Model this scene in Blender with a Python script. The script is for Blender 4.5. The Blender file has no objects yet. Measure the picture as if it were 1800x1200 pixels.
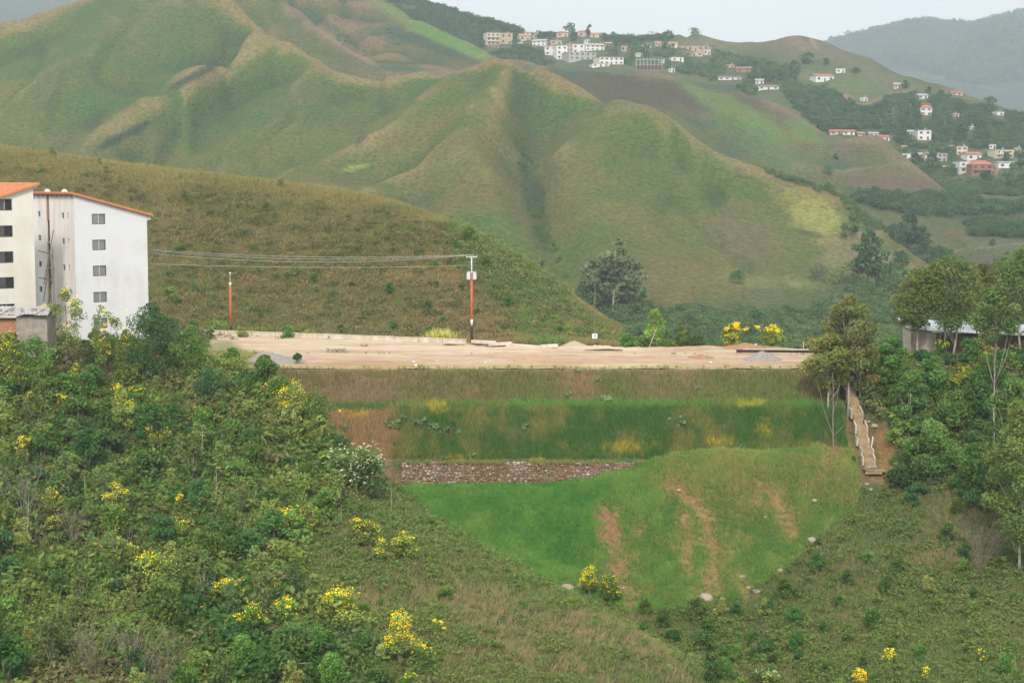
import bpy, math, random
import numpy as np
from mathutils import Vector, Matrix

# ------------------------------------------------------------------ camera
F = 3038.0                       # focal length in pixels of an 1800 px wide frame
PITCH = math.atan(285.0 / F)
CP, SP = math.cos(PITCH), math.sin(PITCH)
scene = bpy.context.scene
COL = scene.collection
cam_d = bpy.data.cameras.new("camera")
cam = bpy.data.objects.new("camera", cam_d)
COL.objects.link(cam)
cam_d.sensor_width = 36.0
cam_d.lens = 36.0 * F / 1800.0
cam_d.clip_start = 0.5
cam_d.clip_end = 20000.0
cam.location = (0, 0, 0)
cam.rotation_euler = (math.radians(90) - PITCH, 0, 0)
scene.camera = cam

# ------------------------------------------------------------------ world, sun, exposure
SUN_EL, SUN_AZ = math.radians(40), math.radians(184)      # azimuth clockwise from +Y
world = bpy.data.worlds.new("World")
scene.world = world
world.use_nodes = True
wn, wl = world.node_tree.nodes, world.node_tree.links
wn.clear()
w_out = wn.new('ShaderNodeOutputWorld')
w_bg = wn.new('ShaderNodeBackground')
w_sky = wn.new('ShaderNodeTexSky')
w_sky.sky_type = 'NISHITA'
w_sky.sun_disc = False
w_sky.sun_elevation = SUN_EL
w_sky.sun_rotation = SUN_AZ
w_sky.air_density = 1.2
w_sky.dust_density = 4.0
w_tc = wn.new('ShaderNodeTexCoord')
w_map = wn.new('ShaderNodeMapping')
w_map.inputs['Scale'].default_value = (1.0, 1.0, 3.5)
w_noise = wn.new('ShaderNodeTexNoise')
w_noise.inputs['Scale'].default_value = 3.0
w_noise.inputs['Detail'].default_value = 5.0
w_ramp = wn.new('ShaderNodeValToRGB')
w_ramp.color_ramp.elements[0].position = 0.35
w_ramp.color_ramp.elements[0].color = (9.0, 9.1, 9.3, 1)
w_ramp.color_ramp.elements[1].position = 0.7
w_ramp.color_ramp.elements[1].color = (9.9, 9.9, 9.9, 1)
w_mix = wn.new('ShaderNodeMixRGB')
w_mix.inputs[0].default_value = 0.95
wl.new(w_tc.outputs['Generated'], w_map.inputs['Vector'])
wl.new(w_map.outputs['Vector'], w_noise.inputs['Vector'])
wl.new(w_noise.outputs['Fac'], w_ramp.inputs['Fac'])
wl.new(w_sky.outputs['Color'], w_mix.inputs[1])
wl.new(w_ramp.outputs['Color'], w_mix.inputs[2])
wl.new(w_mix.outputs['Color'], w_bg.inputs['Color'])
w_bg.inputs['Strength'].default_value = 0.10
wl.new(w_bg.outputs['Background'], w_out.inputs['Surface'])

sun_d = bpy.data.lights.new("sun", 'SUN')
sun_d.energy = 2.5
sun_d.angle = math.radians(10)
sun_d.color = (1.0, 0.92, 0.80)
sun = bpy.data.objects.new("sun", sun_d)
COL.objects.link(sun)
sdir = Vector((math.sin(SUN_AZ) * math.cos(SUN_EL), math.cos(SUN_AZ) * math.cos(SUN_EL), math.sin(SUN_EL)))
sun.rotation_euler = sdir.to_track_quat('Z', 'Y').to_euler()
sun.location = (0, 0, 300)

scene.view_settings.view_transform = 'Standard'
scene.view_settings.look = 'None'
scene.view_settings.gamma = 1.0
scene.view_settings.exposure = 0.38
scene.view_settings.use_curve_mapping = False
try:
    scene.cycles.max_bounces = 6
    scene.cycles.diffuse_bounces = 2
    scene.cycles.transmission_bounces = 3
    scene.cycles.volume_bounces = 1
    scene.cycles.use_denoising = True
except Exception:
    pass

# ------------------------------------------------------------------ helpers
rng = np.random.default_rng(11)
random.seed(5)

def P(u, v, Y):
    """point at world depth Y seen at pixel (u, v) of the 1800x1200 photograph"""
    u = np.asarray(u, float); v = np.asarray(v, float); Y = np.asarray(Y, float)
    a = (u - 900.0) / F; b = (600.0 - v) / F
    d = Y / (CP + b * SP)
    return np.stack([d * a, Y + 0 * a, d * (b * CP - SP)], -1)

def UV(p):
    p = np.asarray(p, float)
    dep = p[..., 1] * CP - p[..., 2] * SP
    up = p[..., 1] * SP + p[..., 2] * CP
    return 900 + F * p[..., 0] / dep, 600 - F * up / dep

def G(u, v, z):
    """point on the level z seen at pixel (u, v)"""
    a = (u - 900.0) / F; b = (600.0 - v) / F
    d = z / (b * CP - SP)
    return np.array([d * a, d * (CP + b * SP), z])

class VNoise:
    def __init__(self, seed):
        r = np.random.default_rng(seed)
        self.t = r.random((256, 256))
    def n(self, x, y):
        xi = np.floor(x).astype(int); yi = np.floor(y).astype(int)
        fx = x - xi; fy = y - yi
        fx = fx * fx * (3 - 2 * fx); fy = fy * fy * (3 - 2 * fy)
        t = self.t
        a = t[yi & 255, xi & 255]; b = t[yi & 255, (xi + 1) & 255]
        c = t[(yi + 1) & 255, xi & 255]; d = t[(yi + 1) & 255, (xi + 1) & 255]
        return (a * (1 - fx) + b * fx) * (1 - fy) + (c * (1 - fx) + d * fx) * fy
    def fbm(self, x, y, s, octv=4, gain=0.5):
        x = np.asarray(x, float) / s; y = np.asarray(y, float) / s
        r = 0; a = 1; tot = 0
        for i in range(octv):
            r = r + a * (self.n(x + 17.3 * i, y + 9.1 * i) - 0.5); tot += a
            x = x * 2.03; y = y * 2.03; a *= gain
        return r / tot * 2           # about -1..1
NZ = VNoise(3); NZ2 = VNoise(8); NZ3 = VNoise(21)

def mesh_np(name, V, Fc, col=None, smooth=False):
    """V (n,3); Fc (m,k) all faces with k corners, or a list of such arrays"""
    if isinstance(Fc, np.ndarray): Fc = [Fc]
    Fc = [f for f in Fc if len(f)]
    me = bpy.data.meshes.new(name)
    V = np.asarray(V, np.float32)
    me.vertices.add(len(V)); me.vertices.foreach_set("co", V.ravel())
    nl = sum(f.size for f in Fc); nf = sum(len(f) for f in Fc)
    me.loops.add(nl)
    me.loops.foreach_set("vertex_index", np.concatenate([f.ravel() for f in Fc]).astype(np.int32))
    me.polygons.add(nf)
    tot = np.concatenate([np.full(len(f), f.shape[1]) for f in Fc]).astype(np.int32)
    st = np.concatenate([[0], np.cumsum(tot)[:-1]]).astype(np.int32)
    me.polygons.foreach_set("loop_start", st)
    me.polygons.foreach_set("loop_total", tot)
    me.polygons.foreach_set("use_smooth", np.full(nf, bool(smooth)))
    if col is not None:
        a = me.color_attributes.new("Col", 'FLOAT_COLOR', 'POINT')
        c = np.ones((len(V), 4), np.float32); c[:, :3] = col
        a.data.foreach_set("color", c.ravel())
    me.update(calc_edges=True)
    return me

def link(name, me, mat, parent=None, loc=None):
    o = bpy.data.objects.new(name, me)
    COL.objects.link(o)
    if mat is not None and me is not None and not me.materials: me.materials.append(mat)
    if parent is not None: o.parent = parent
    if loc is not None: o.location = loc
    return o

def tag(o, label=None, cat=None, group=None, kind=None):
    if label: o['label'] = label
    if cat: o['category'] = cat
    if group: o['group'] = group
    if kind: o['kind'] = kind
    return o

def thing(name, label, cat, loc=(0, 0, 0), rz=0.0, group=None):
    o = bpy.data.objects.new(name, None)
    COL.objects.link(o)
    o.empty_display_size = 0.3
    o.location = tuple(float(q) for q in loc); o.rotation_euler = (0, 0, rz)
    return tag(o, label, cat, group)

def copy_tree(o, parent=None):
    c = o.copy(); COL.objects.link(c)
    if parent is not None: c.parent = parent
    for ch in list(o.children): copy_tree(ch, c)
    return c

# ------------------------------------------------------------------ materials
def newmat(name):
    m = bpy.data.materials.new(name); m.use_nodes = True
    n = m.node_tree.nodes; n.clear()
    return m, n, m.node_tree.links

def mat_terrain(name, s1=1.0, s2=0.15, amp=0.35, bump=0.3, bd=0.3, stretch=(1, 1, 1), gain=0.78):
    m, n, l = newmat(name)
    out = n.new('ShaderNodeOutputMaterial'); b = n.new('ShaderNodeBsdfPrincipled')
    b.inputs['Roughness'].default_value = 0.95
    gn = n.new('ShaderNodeMixRGB'); gn.blend_type = 'MULTIPLY'; gn.inputs[0].default_value = 1; gn.inputs[2].default_value = (gain, gain, gain, 1)
    b.inputs['Specular IOR Level'].default_value = 0.1
    at = n.new('ShaderNodeAttribute'); at.attribute_name = 'Col'
    g = n.new('ShaderNodeNewGeometry')
    mp = n.new('ShaderNodeMapping'); mp.inputs['Scale'].default_value = stretch
    l.new(g.outputs['Position'], mp.inputs['Vector'])
    t1 = n.new('ShaderNodeTexNoise'); t1.inputs['Scale'].default_value = s1; t1.inputs['Detail'].default_value = 6; t1.inputs['Roughness'].default_value = 0.7
    t2 = n.new('ShaderNodeTexNoise'); t2.inputs['Scale'].default_value = s2; t2.inputs['Detail'].default_value = 5
    l.new(mp.outputs['Vector'], t1.inputs['Vector']); l.new(mp.outputs['Vector'], t2.inputs['Vector'])
    mr = n.new('ShaderNodeMapRange'); mr.inputs['From Min'].default_value = 0.3; mr.inputs['From Max'].default_value = 0.7
    mr.inputs['To Min'].default_value = 1 - amp; mr.inputs['To Max'].default_value = 1 + amp
    l.new(t1.outputs['Fac'], mr.inputs['Value'])
    mx = n.new('ShaderNodeMixRGB'); mx.blend_type = 'MULTIPLY'; mx.inputs[0].default_value = 1
    l.new(at.outputs['Color'], gn.inputs[1]); l.new(gn.outputs['Color'], mx.inputs[1]); l.new(mr.outputs['Result'], mx.inputs[2])
    hs = n.new('ShaderNodeHueSaturation')
    mr2 = n.new('ShaderNodeMapRange'); mr2.inputs['From Min'].default_value = 0.3; mr2.inputs['From Max'].default_value = 0.7
    mr2.inputs['To Min'].default_value = 0.475; mr2.inputs['To Max'].default_value = 0.525
    l.new(t2.outputs['Fac'], mr2.inputs['Value']); l.new(mr2.outputs['Result'], hs.inputs['Hue'])
    l.new(mx.outputs['Color'], hs.inputs['Color'])
    l.new(hs.outputs['Color'], b.inputs['Base Color'])
    bp = n.new('ShaderNodeBump'); bp.inputs['Strength'].default_value = bump; bp.inputs['Distance'].default_value = bd
    l.new(t1.outputs['Fac'], bp.inputs['Height']); l.new(bp.outputs['Normal'], b.inputs['Normal'])
    l.new(b.outputs['BSDF'], out.inputs['Surface'])
    return m

def mat_leaf(name, trans=0.3, objvar=0.25, tint=(2.05, 1.95, 1.6), gloss=0.0):
    m, n, l = newmat(name)
    out = n.new('ShaderNodeOutputMaterial')
    at = n.new('ShaderNodeAttribute'); at.attribute_name = 'Col'
    oi = n.new('ShaderNodeObjectInfo')
    mr = n.new('ShaderNodeMapRange'); mr.inputs['To Min'].default_value = 1 - objvar; mr.inputs['To Max'].default_value = 1 + objvar
    l.new(oi.outputs['Random'], mr.inputs['Value'])
    hs = n.new('ShaderNodeHueSaturation')
    mh = n.new('ShaderNodeMath'); mh.operation = 'MULTIPLY'; mh.inputs[1].default_value = 7.31
    fr = n.new('ShaderNodeMath'); fr.operation = 'FRACT'
    l.new(oi.outputs['Random'], mh.inputs[0]); l.new(mh.outputs[0], fr.inputs[0])
    m2 = n.new('ShaderNodeMapRange'); m2.inputs['To Min'].default_value = 0.5 - 0.1 * objvar; m2.inputs['To Max'].default_value = 0.5 + 0.1 * objvar
    l.new(fr.outputs[0], m2.inputs['Value']); l.new(m2.outputs['Result'], hs.inputs['Hue'])
    l.new(mr.outputs['Result'], hs.inputs['Value'])
    tn = n.new('ShaderNodeMixRGB'); tn.blend_type = 'MULTIPLY'; tn.inputs[0].default_value = 1; tn.inputs[2].default_value = (*tint, 1)
    l.new(at.outputs['Color'], tn.inputs[1]); l.new(tn.outputs['Color'], hs.inputs['Color'])
    d = n.new('ShaderNodeBsdfDiffuse'); t = n.new('ShaderNodeBsdfTranslucent'); mx = n.new('ShaderNodeMixShader')
    mx.inputs[0].default_value = trans
    l.new(hs.outputs['Color'], d.inputs['Color']); l.new(hs.outputs['Color'], t.inputs['Color'])
    l.new(d.outputs[0], mx.inputs[1]); l.new(t.outputs[0], mx.inputs[2])
    l.new(mx.outputs[0], out.inputs['Surface'])
    return m

def mat_surf(name, c1, c2=None, scale=2.0, rough=0.85, bump=0.15, detail=6, thr=(0.35, 0.65), bd=0.05, stretch=(1, 1, 1), metallic=0.0, objvar=0.0):
    m, n, l = newmat(name)
    out = n.new('ShaderNodeOutputMaterial'); b = n.new('ShaderNodeBsdfPrincipled')
    b.inputs['Roughness'].default_value = rough; b.inputs['Metallic'].default_value = metallic
    b.inputs['Specular IOR Level'].default_value = 0.3
    if c2 is None: c2 = tuple(q * 0.75 for q in c1)
    tc = n.new('ShaderNodeTexCoord'); mp = n.new('ShaderNodeMapping'); mp.inputs['Scale'].default_value = stretch
    l.new(tc.outputs['Object'], mp.inputs['Vector'])
    t = n.new('ShaderNodeTexNoise'); t.inputs['Scale'].default_value = scale; t.inputs['Detail'].default_value = detail; t.inputs['Roughness'].default_value = 0.65
    l.new(mp.outputs['Vector'], t.inputs['Vector'])
    r = n.new('ShaderNodeValToRGB')
    r.color_ramp.elements[0].position = thr[0]; r.color_ramp.elements[0].color = (*c2, 1)
    r.color_ramp.elements[1].position = thr[1]; r.color_ramp.elements[1].color = (*c1, 1)
    l.new(t.outputs['Fac'], r.inputs['Fac']); l.new(r.outputs['Color'], b.inputs['Base Color'])
    bp = n.new('ShaderNodeBump'); bp.inputs['Strength'].default_value = bump; bp.inputs['Distance'].default_value = bd
    l.new(t.outputs['Fac'], bp.inputs['Height']); l.new(bp.outputs['Normal'], b.inputs['Normal'])
    l.new(b.outputs['BSDF'], out.inputs['Surface'])
    return m

# ------------------------------------------------------------------ haze
def box_mesh(name, x0, x1, y0, y1, z0, z1):
    V = np.array([(x, y, z) for x in (x0, x1) for y in (y0, y1) for z in (z0, z1)], float)
    Fq = np.array([(0, 1, 3, 2), (4, 6, 7, 5), (0, 4, 5, 1), (2, 3, 7, 6), (0, 2, 6, 4), (1, 5, 7, 3)])
    return mesh_np(name, V, Fq)
HAZE = 0.00021
mh, nh, lh = newmat("haze")
oh = nh.new('ShaderNodeOutputMaterial'); vh = nh.new('ShaderNodeVolumePrincipled')
vh.inputs['Density'].default_value = HAZE
vh.inputs['Color'].default_value = (0.79, 0.895, 1.0, 1)
vh.inputs['Anisotropy'].default_value = 0.2
lh.new(vh.outputs['Volume'], oh.inputs['Volume'])
haze = link("haze", box_mesh("haze", -3600, 3600, -300, 5600, -91, 540), mh)
tag(haze, kind='stuff')
# ------------------------------------------------------------------ terrain layers
class Hill:
    """height field through ridge and valley lines, each line a list of (u, v, Y)"""
    def __init__(self, lines, pts=(), step=14.0, sx=1.0, smooth=0.0, noise=((0.6, 40),), seed=1, crest=(), rill=None):
        A = []; self.eps2 = (0.5 * step) ** 2; self.rill = rill
        for ln in lines:
            w = [P(*q) for q in ln]
            for a, b in zip(w[:-1], w[1:]):
                L = np.hypot(*(b - a)[:2]); k = max(1, int(L / step))
                for i in range(k): A.append(a + (b - a) * i / k)
            A.append(w[-1])
        for p in pts: A.append(np.asarray(p, float))
        for ln, dy, dz in crest:          # the far side of a crest falls away
            for q in ln: w = P(*q); A.append(w + np.array([w[0] / w[1] * dy, dy, -dz]))
        A = np.array(A)
        keep = []
        for i in range(len(A)):
            if all((A[i, 0] - A[j, 0]) ** 2 + (A[i, 1] - A[j, 1]) ** 2 > (step * 0.35) ** 2 for j in keep): keep.append(i)
        A = A[keep]
        self.c = A[:, :2].copy(); self.s = 100.0
        D = self._k(self.c, self.c) - np.eye(len(A)) * smooth
        n = len(A)
        M = np.zeros((n + 3, n + 3)); M[:n, :n] = D
        M[:n, n] = 1; M[:n, n + 1:] = self.c / self.s; M[n:, :n] = M[:n, n:].T
        self.w = np.linalg.solve(M, np.concatenate([A[:, 2], [0, 0, 0]]))
        self.noise = noise; self.flat = None; self.nz = VNoise(seed)
    def _k(self, a, b):
        return np.sqrt(((a[:, None, :] - b[None, :, :]) ** 2).sum(-1) + self.eps2) / self.s
    def base(self, x, y):
        sh = np.shape(x); q = np.stack([np.ravel(x), np.ravel(y)], -1); out = np.empty(len(q))
        for i in range(0, len(q), 20000):
            qq = q[i:i + 20000]
            out[i:i + 20000] = self._k(qq, self.c) @ self.w[:-3] + self.w[-3] + qq / self.s @ self.w[-2:]
        return out.reshape(sh)
    def z(self, x, y):
        r = self.base(x, y)
        for a, s in self.noise: r = r + a * self.nz.fbm(x, y, s, 4)
        if self.rill:
            a, sx, sy = self.rill; w = x + 14 * self.nz.fbm(x, y, 60, 2)
            n_ = np.abs(self.nz.fbm(w / sx, np.asarray(y) / sy, 1.0, 3)); r = r - a * np.exp(-(n_ / 0.16) ** 2) * (0.4 + self.nz.n(np.asarray(x) / 90 + 7, np.asarray(y) / 90))
        if self.flat is not None: k = self.flat(x, y); r = r * (1 - k) + self.base(x, y) * k
        return r
    def hit(self, u, v, Y0, Y1, n=500):
        """first place where the sight line through (u, v) meets this surface"""
        Y = np.linspace(Y0, Y1, n); p = P(np.full(n, u), np.full(n, v), Y)
        g = self.z(p[:, 0], p[:, 1]) - p[:, 2]
        k = np.nonzero(g >= 0)[0]
        i = k[0] if len(k) else int(np.argmax(g))
        return np.array([p[i, 0], p[i, 1], self.z(p[i:i + 1, 0], p[i:i + 1, 1])[0]])

def grid_layer(name, hill, u0, u1, nu, Y0, Y1, nY, colf, mat, clip=None, kind='structure', power=1.0):
    u = np.linspace(u0, u1, nu); t = np.linspace(0, 1, nY)
    Y = Y0 * (Y1 / Y0) ** t
    UU, YY = np.meshgrid(u, Y)
    X = (UU - 900) / F * YY
    Z = hill.z(X, YY) if hasattr(hill, 'z') else hill(X, YY)
    if clip is not None: Z = clip(X, YY, Z)
    V = np.stack([X, YY, Z], -1)
    zx = np.gradient(Z, axis=1) / np.gradient(X, axis=1); zy = np.gradient(Z, axis=0) / np.gradient(YY, axis=0)
    # smoothed curvature: ridges are positive
    def blur(A, k):
        for ax in (0, 1):
            A = np.apply_along_axis(lambda r: np.convolve(np.pad(r, k, mode='edge'), np.ones(2 * k + 1) / (2 * k + 1), 'valid'), ax, A)
        return A
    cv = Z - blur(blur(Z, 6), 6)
    C = colf(X, YY, Z, zx, zy, cv, *UV(V))
    idx = np.arange(nu * nY).reshape(nY, nu)
    Fq = np.stack([idx[:-1, :-1], idx[:-1, 1:], idx[1:, 1:], idx[1:, :-1]], -1).reshape(-1, 4)
    me = mesh_np(name, V.reshape(-1, 3), Fq, C.reshape(-1, 3), smooth=True)
    o = link(name, me, mat)
    if kind: o['kind'] = kind
    return o

def lerp(a, b, t):
    t = np.clip(t, 0, 1)[..., None] if np.ndim(t) else t
    return np.asarray(a) * (1 - t) + np.asarray(b) * t
def sst(a, b, x):
    t = np.clip((x - a) / (b - a), 0, 1); return t * t * (3 - 2 * t)
def blob(u, v, cu, cv, ru, rv, ang=0.0, soft=0.5, nz=0.35, s=40, seed=NZ2):
    c, s_ = math.cos(math.radians(ang)), math.sin(math.radians(ang))
    du, dv = u - cu, v - cv
    a = (du * c + dv * s_) / ru; b = (-du * s_ + dv * c) / rv
    r = np.sqrt(a * a + b * b) + nz * seed.fbm(u, v, s, 3)
    return 1 - sst(1 - soft, 1 + soft * 0.3, r)
def poly_in(u, v, pts):
    ins = np.zeros(np.shape(u), bool); n = len(pts)
    for i in range(n):
        x1, y1 = pts[i]; x2, y2 = pts[(i + 1) % n]
        c = ((y1 > v) != (y2 > v)) & (u < (x2 - x1) * (v - y1) / (y2 - y1 + 1e-9) + x1)
        ins ^= c
    return ins

ZP = float(P(900, 643, 180)[2])                  # level of the plateau, -19.46

# --- the ravine: left spur, gully, grass fill and right slope
R = Hill([
    [(-300, 600, 168), (0, 612, 170), (150, 630, 174), (300, 640, 178), (425, 655, 179)],
    [(425, 665, 177), (560, 730, 168), (620, 805, 162), (690, 880, 156), (780, 935, 150), (940, 1022, 141), (1100, 1100, 133), (1250, 1185, 126), (1400, 1265, 118)],
    [(-300, 800, 150), (0, 800, 151), (200, 800, 153), (400, 800, 155), (540, 860, 150)],
    [(-300, 1000, 131), (0, 1000, 131), (300, 1000, 132), (600, 1000, 134), (800, 1060, 131)],
    [(-300, 1200, 113), (0, 1200, 113), (300, 1200, 112), (600, 1200, 113), (900, 1200, 114), (1150, 1225, 118)],
    [(-300, 1400, 97), (300, 1400, 96), (900, 1400, 97), (1300, 1400, 103)],
    # gully
    [(560, 800, 172), (640, 870, 170), (700, 885, 167), (800, 945, 163), (940, 1012, 159), (1000, 1045, 157), (1100, 1078, 154), (1230, 1115, 150), (1262, 1185, 142), (1330, 1245, 134), (1400, 1330, 120)],
    # grass fill: bench edge, face
    [(560, 850, 173.5), (705, 856, 172.4), (960, 853, 172.2), (1050, 843, 172.2), (1140, 815, 172.2), (1200, 798, 172), (1300, 794, 172), (1450, 794, 172), (1500, 812, 171.5)],
    [(705, 862, 170.4), (960, 862, 170), (1060, 850, 169.6), (1200, 815, 169), (1300, 812, 169), (1450, 816, 169)],
    [(800, 905, 167), (1000, 910, 166), (1200, 900, 165.5), (1400, 900, 165.5), (1500, 900, 165)],
    [(960, 985, 162), (1100, 990, 161), (1200, 985, 161), (1300, 980, 160), (1420, 955, 161)],
    [(1000, 1045, 157), (1100, 1062, 156), (1230, 1062, 154), (1300, 1040, 155), (1370, 1005, 157), (1450, 960, 159)],
    # channel line
    [(1488, 676, 179), (1497, 706, 178), (1503, 742, 176.2), (1511, 772, 174.6), (1517, 798, 173.2), (1522, 824, 172), (1528, 850, 170.6)],
    # right slope
    [(1560, 650, 182), (1650, 648, 183), (1800, 640, 183), (2100, 630, 182)],
    [(1570, 750, 175), (1650, 755, 174), (1800, 755, 173), (2100, 750, 172)],
    [(1560, 865, 168), (1650, 890, 163), (1800, 890, 161), (2100, 890, 159)],
    [(1500, 990, 156), (1650, 1000, 152), (1800, 1000, 150), (2100, 1000, 148)],
    [(1400, 1100, 147), (1500, 1100, 143), (1800, 1100, 137), (2100, 1100, 135)],
    [(1340, 1180, 138), (1500, 1200, 130), (1800, 1200, 124), (2100, 1200, 122)],
    [(1500, 1400, 110), (1800, 1400, 107), (2100, 1400, 105)],
  ], pts=[(x, 179.5, -31.0) for x in np.arange(-21, 26, 5.0)] + [(x, 186, -33) for x in np.arange(-24, 30, 6.0)] + [(x, 200, -33) for x in np.arange(-24, 30, 10.0)]
     + [(x, 188, ZP + .4) for x in (-95, -80, -65, -50, -38)] + [(x, 215, ZP + .3) for x in (-95, -80, -65, -50, -38)]
     + [(x, 196, ZP - .6) for x in (43, 55, 70, 85)] + [(x, 215, ZP - 3) for x in (43, 55, 70, 85)],
  step=5.0, smooth=0.004, noise=((0.35, 9), (0.5, 26)), seed=4)

R.flat = lambda x, y: np.maximum(sst(168.5, 170.5, y) * (x > -16) * (x < 36) * 0.85, np.exp(-((x - np.interp(y, [170, 176, 180], [35.6, 35.0, 34.6])) / 2.5) ** 2) * (y > 168) * (y < 181))
FILL = [(690, 850), (1140, 812), (1200, 790), (1300, 785), (1500, 790), (1512, 850), (1500, 900), (1430, 955), (1370, 1010), (1300, 1050), (1230, 1070), (1100, 1075), (1000, 1050), (880, 990), (760, 905)]
STREAKS = [([(1066, 905), (1078, 950), (1088, 1000), (1106, 1052)], 20), ([(1178, 852), (1222, 885), (1245, 925), (1256, 975), (1238, 1062)], 15), ([(1340, 855), (1368, 885), (1390, 935)], 14), ([(1205, 905), (1212, 955), (1206, 985)], 14), ([(1548, 765), (1552, 838)], 22), ([(1480, 748), (1474, 798)], 22), ([(1255, 975), (1262, 1040)], 10), ([(1300, 1005), (1312, 1045)], 9)]
SOIL = [(1090, 1000, 28, 60, 5), (1120, 1045, 50, 14, 0), (1240, 930, 16, 75, -25), (1215, 945, 38, 26, 0), (1185, 858, 34, 14, 10), (1265, 975, 26, 30, 0),
        (1372, 890, 16, 45, -20), (1340, 885, 25, 10, 30), (1230, 1070, 12, 26, 0), (1060, 950, 25, 10, 70), (1260, 1030, 20, 26, 0), (1305, 1030, 24, 14, 30),
        (1475, 790, 45, 40, 0), (1545, 815, 25, 45, -15), (1465, 765, 20, 30, 0), (1120, 930, 14, 30, 10), (1300, 945, 30, 10, 10), (1210, 1000, 12, 30, 0), (1420, 860, 18, 10, 0)]
def fill_green(u, v, Y):
    return poly_in(u, v, FILL) & (Y > 151)
def soil_mask(u, v):
    s = np.zeros(np.shape(u))
    for pts, w in STREAKS:
        for (a, b), (c, d) in zip(pts[:-1], pts[1:]):
            t = np.clip(((u - a) * (c - a) + (v - b) * (d - b)) / ((c - a) ** 2 + (d - b) ** 2), 0, 1)
            dd = np.hypot(u - a - t * (c - a), v - b - t * (d - b)) / w + 0.9 * NZ2.fbm(u, v, 14, 3)
            s = np.maximum(s, 1 - sst(0.1, 1.75, dd))
    for q in SOIL: s = np.maximum(s, blob(u, v, q[0], q[1], q[2] * 1.3, q[3] * 1.3, q[4], soft=0.9, nz=1.0, s=14) * 0.8)
    return s
def col_R(X, Y, Z, zx, zy, cv, u, v):
    n1 = NZ.fbm(X, Y, 7); n2 = NZ2.fbm(X, Y, 2.2); n3 = NZ3.fbm(X, Y, 18)
    C = lerp((0.10, 0.13, 0.05), (0.16, 0.145, 0.075), 0.4 + 0.9 * n1 + 0.3 * n2)
    C = lerp(C, (0.07, 0.11, 0.04), 0.35 + 0.8 * n3)
    uj = u + 60 * n1; vj = v + 60 * n2
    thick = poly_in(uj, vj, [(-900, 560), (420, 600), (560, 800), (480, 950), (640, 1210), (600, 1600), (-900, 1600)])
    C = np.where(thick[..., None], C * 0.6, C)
    g = fill_green(u + 14 * n2, v + 8 * n2, Y)
    Cg = lerp((0.075, 0.20, 0.055), (0.15, 0.20, 0.07), 0.45 + 0.7 * n3 + 0.5 * n2)
    C = np.where(g[..., None], Cg, C)
    s = soil_mask(u, v) * (Y > 150)
    Cs = lerp((0.40, 0.195, 0.09), (0.30, 0.18, 0.10), 0.5 + n2)
    return lerp(C, Cs, s * (0.75 + 0.5 * n2))
M_GROUND = mat_terrain("overgrown_ground", s1=2.2, s2=0.2, amp=0.35, bump=0.6, bd=0.4)
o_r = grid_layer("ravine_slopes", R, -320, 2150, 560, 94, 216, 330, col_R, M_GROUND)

# --- brown hillside behind the plateau
B = Hill([
    [(-300, 205, 335), (0, 262, 322), (200, 292, 312), (450, 320, 300), (600, 338, 290), (700, 360, 280), (780, 385, 268), (830, 408, 258), (870, 440, 250), (920, 483, 243), (1000, 552, 232), (1060, 595, 222), (1105, 622, 212)],
    [(-300, 600, 219), (0, 597, 220), (370, 592, 222), (600, 598, 214), (820, 603, 208), (950, 606, 205), (1080, 613, 201)],
    [(0, 430, 268), (300, 450, 264), (600, 480, 248), (800, 500, 234)],
    [(840, 430, 250), (870, 520, 232), (900, 600, 212)],
    [(-300, 400, 275), (-300, 500, 245)],
    [(0, 520, 240), (400, 525, 240)],
  ], pts=[tuple(P(u, 700, Y)) for u, Y in ((0, 400), (500, 390), (900, 330), (1150, 270), (-300, 420))] + [tuple(P(u, 640, Y)) for u, Y in ((1200, 235), (1150, 225))] + [(x, 197, ZP - .5) for x in np.arange(-60, 8, 6.0)] + [(x, 206, ZP - .35) for x in np.arange(-60, -18, 6.0)],
  step=9.0, smooth=0.01, noise=((0.7, 22), (0.35, 7)), seed=6)
def col_B(X, Y, Z, zx, zy, cv, u, v):
    n1 = NZ.fbm(X, Y, 12); n2 = NZ2.fbm(X, Y, 3.0); n3 = NZ3.fbm(X, Y, 30)
    C = lerp((0.18, 0.145, 0.075), (0.11, 0.12, 0.05), 0.45 + 0.7 * n1 + 0.3 * n2)
    C = lerp(C, (0.27, 0.185, 0.11), sst(0.1, 0.7, n3) * 0.6)
    up = sst(0, 60, 300 + (u * 0.09) + 40 - v)
    C = lerp(C, (0.27, 0.235, 0.11), up * 0.7)
    gr = blob(u, v, 900, 500, 60, 170, -38, nz=0.4, s=60)
    return lerp(C, (0.10, 0.17, 0.06), gr * 0.7)
M_BROWN = mat_terrain("dry_grass_hillside", s1=1.4, s2=0.12, amp=0.4, bump=0.6, bd=0.5)
grid_layer("grassy_hill", B, -320, 1240, 440, 196, 420, 240, col_B, M_BROWN)

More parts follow.
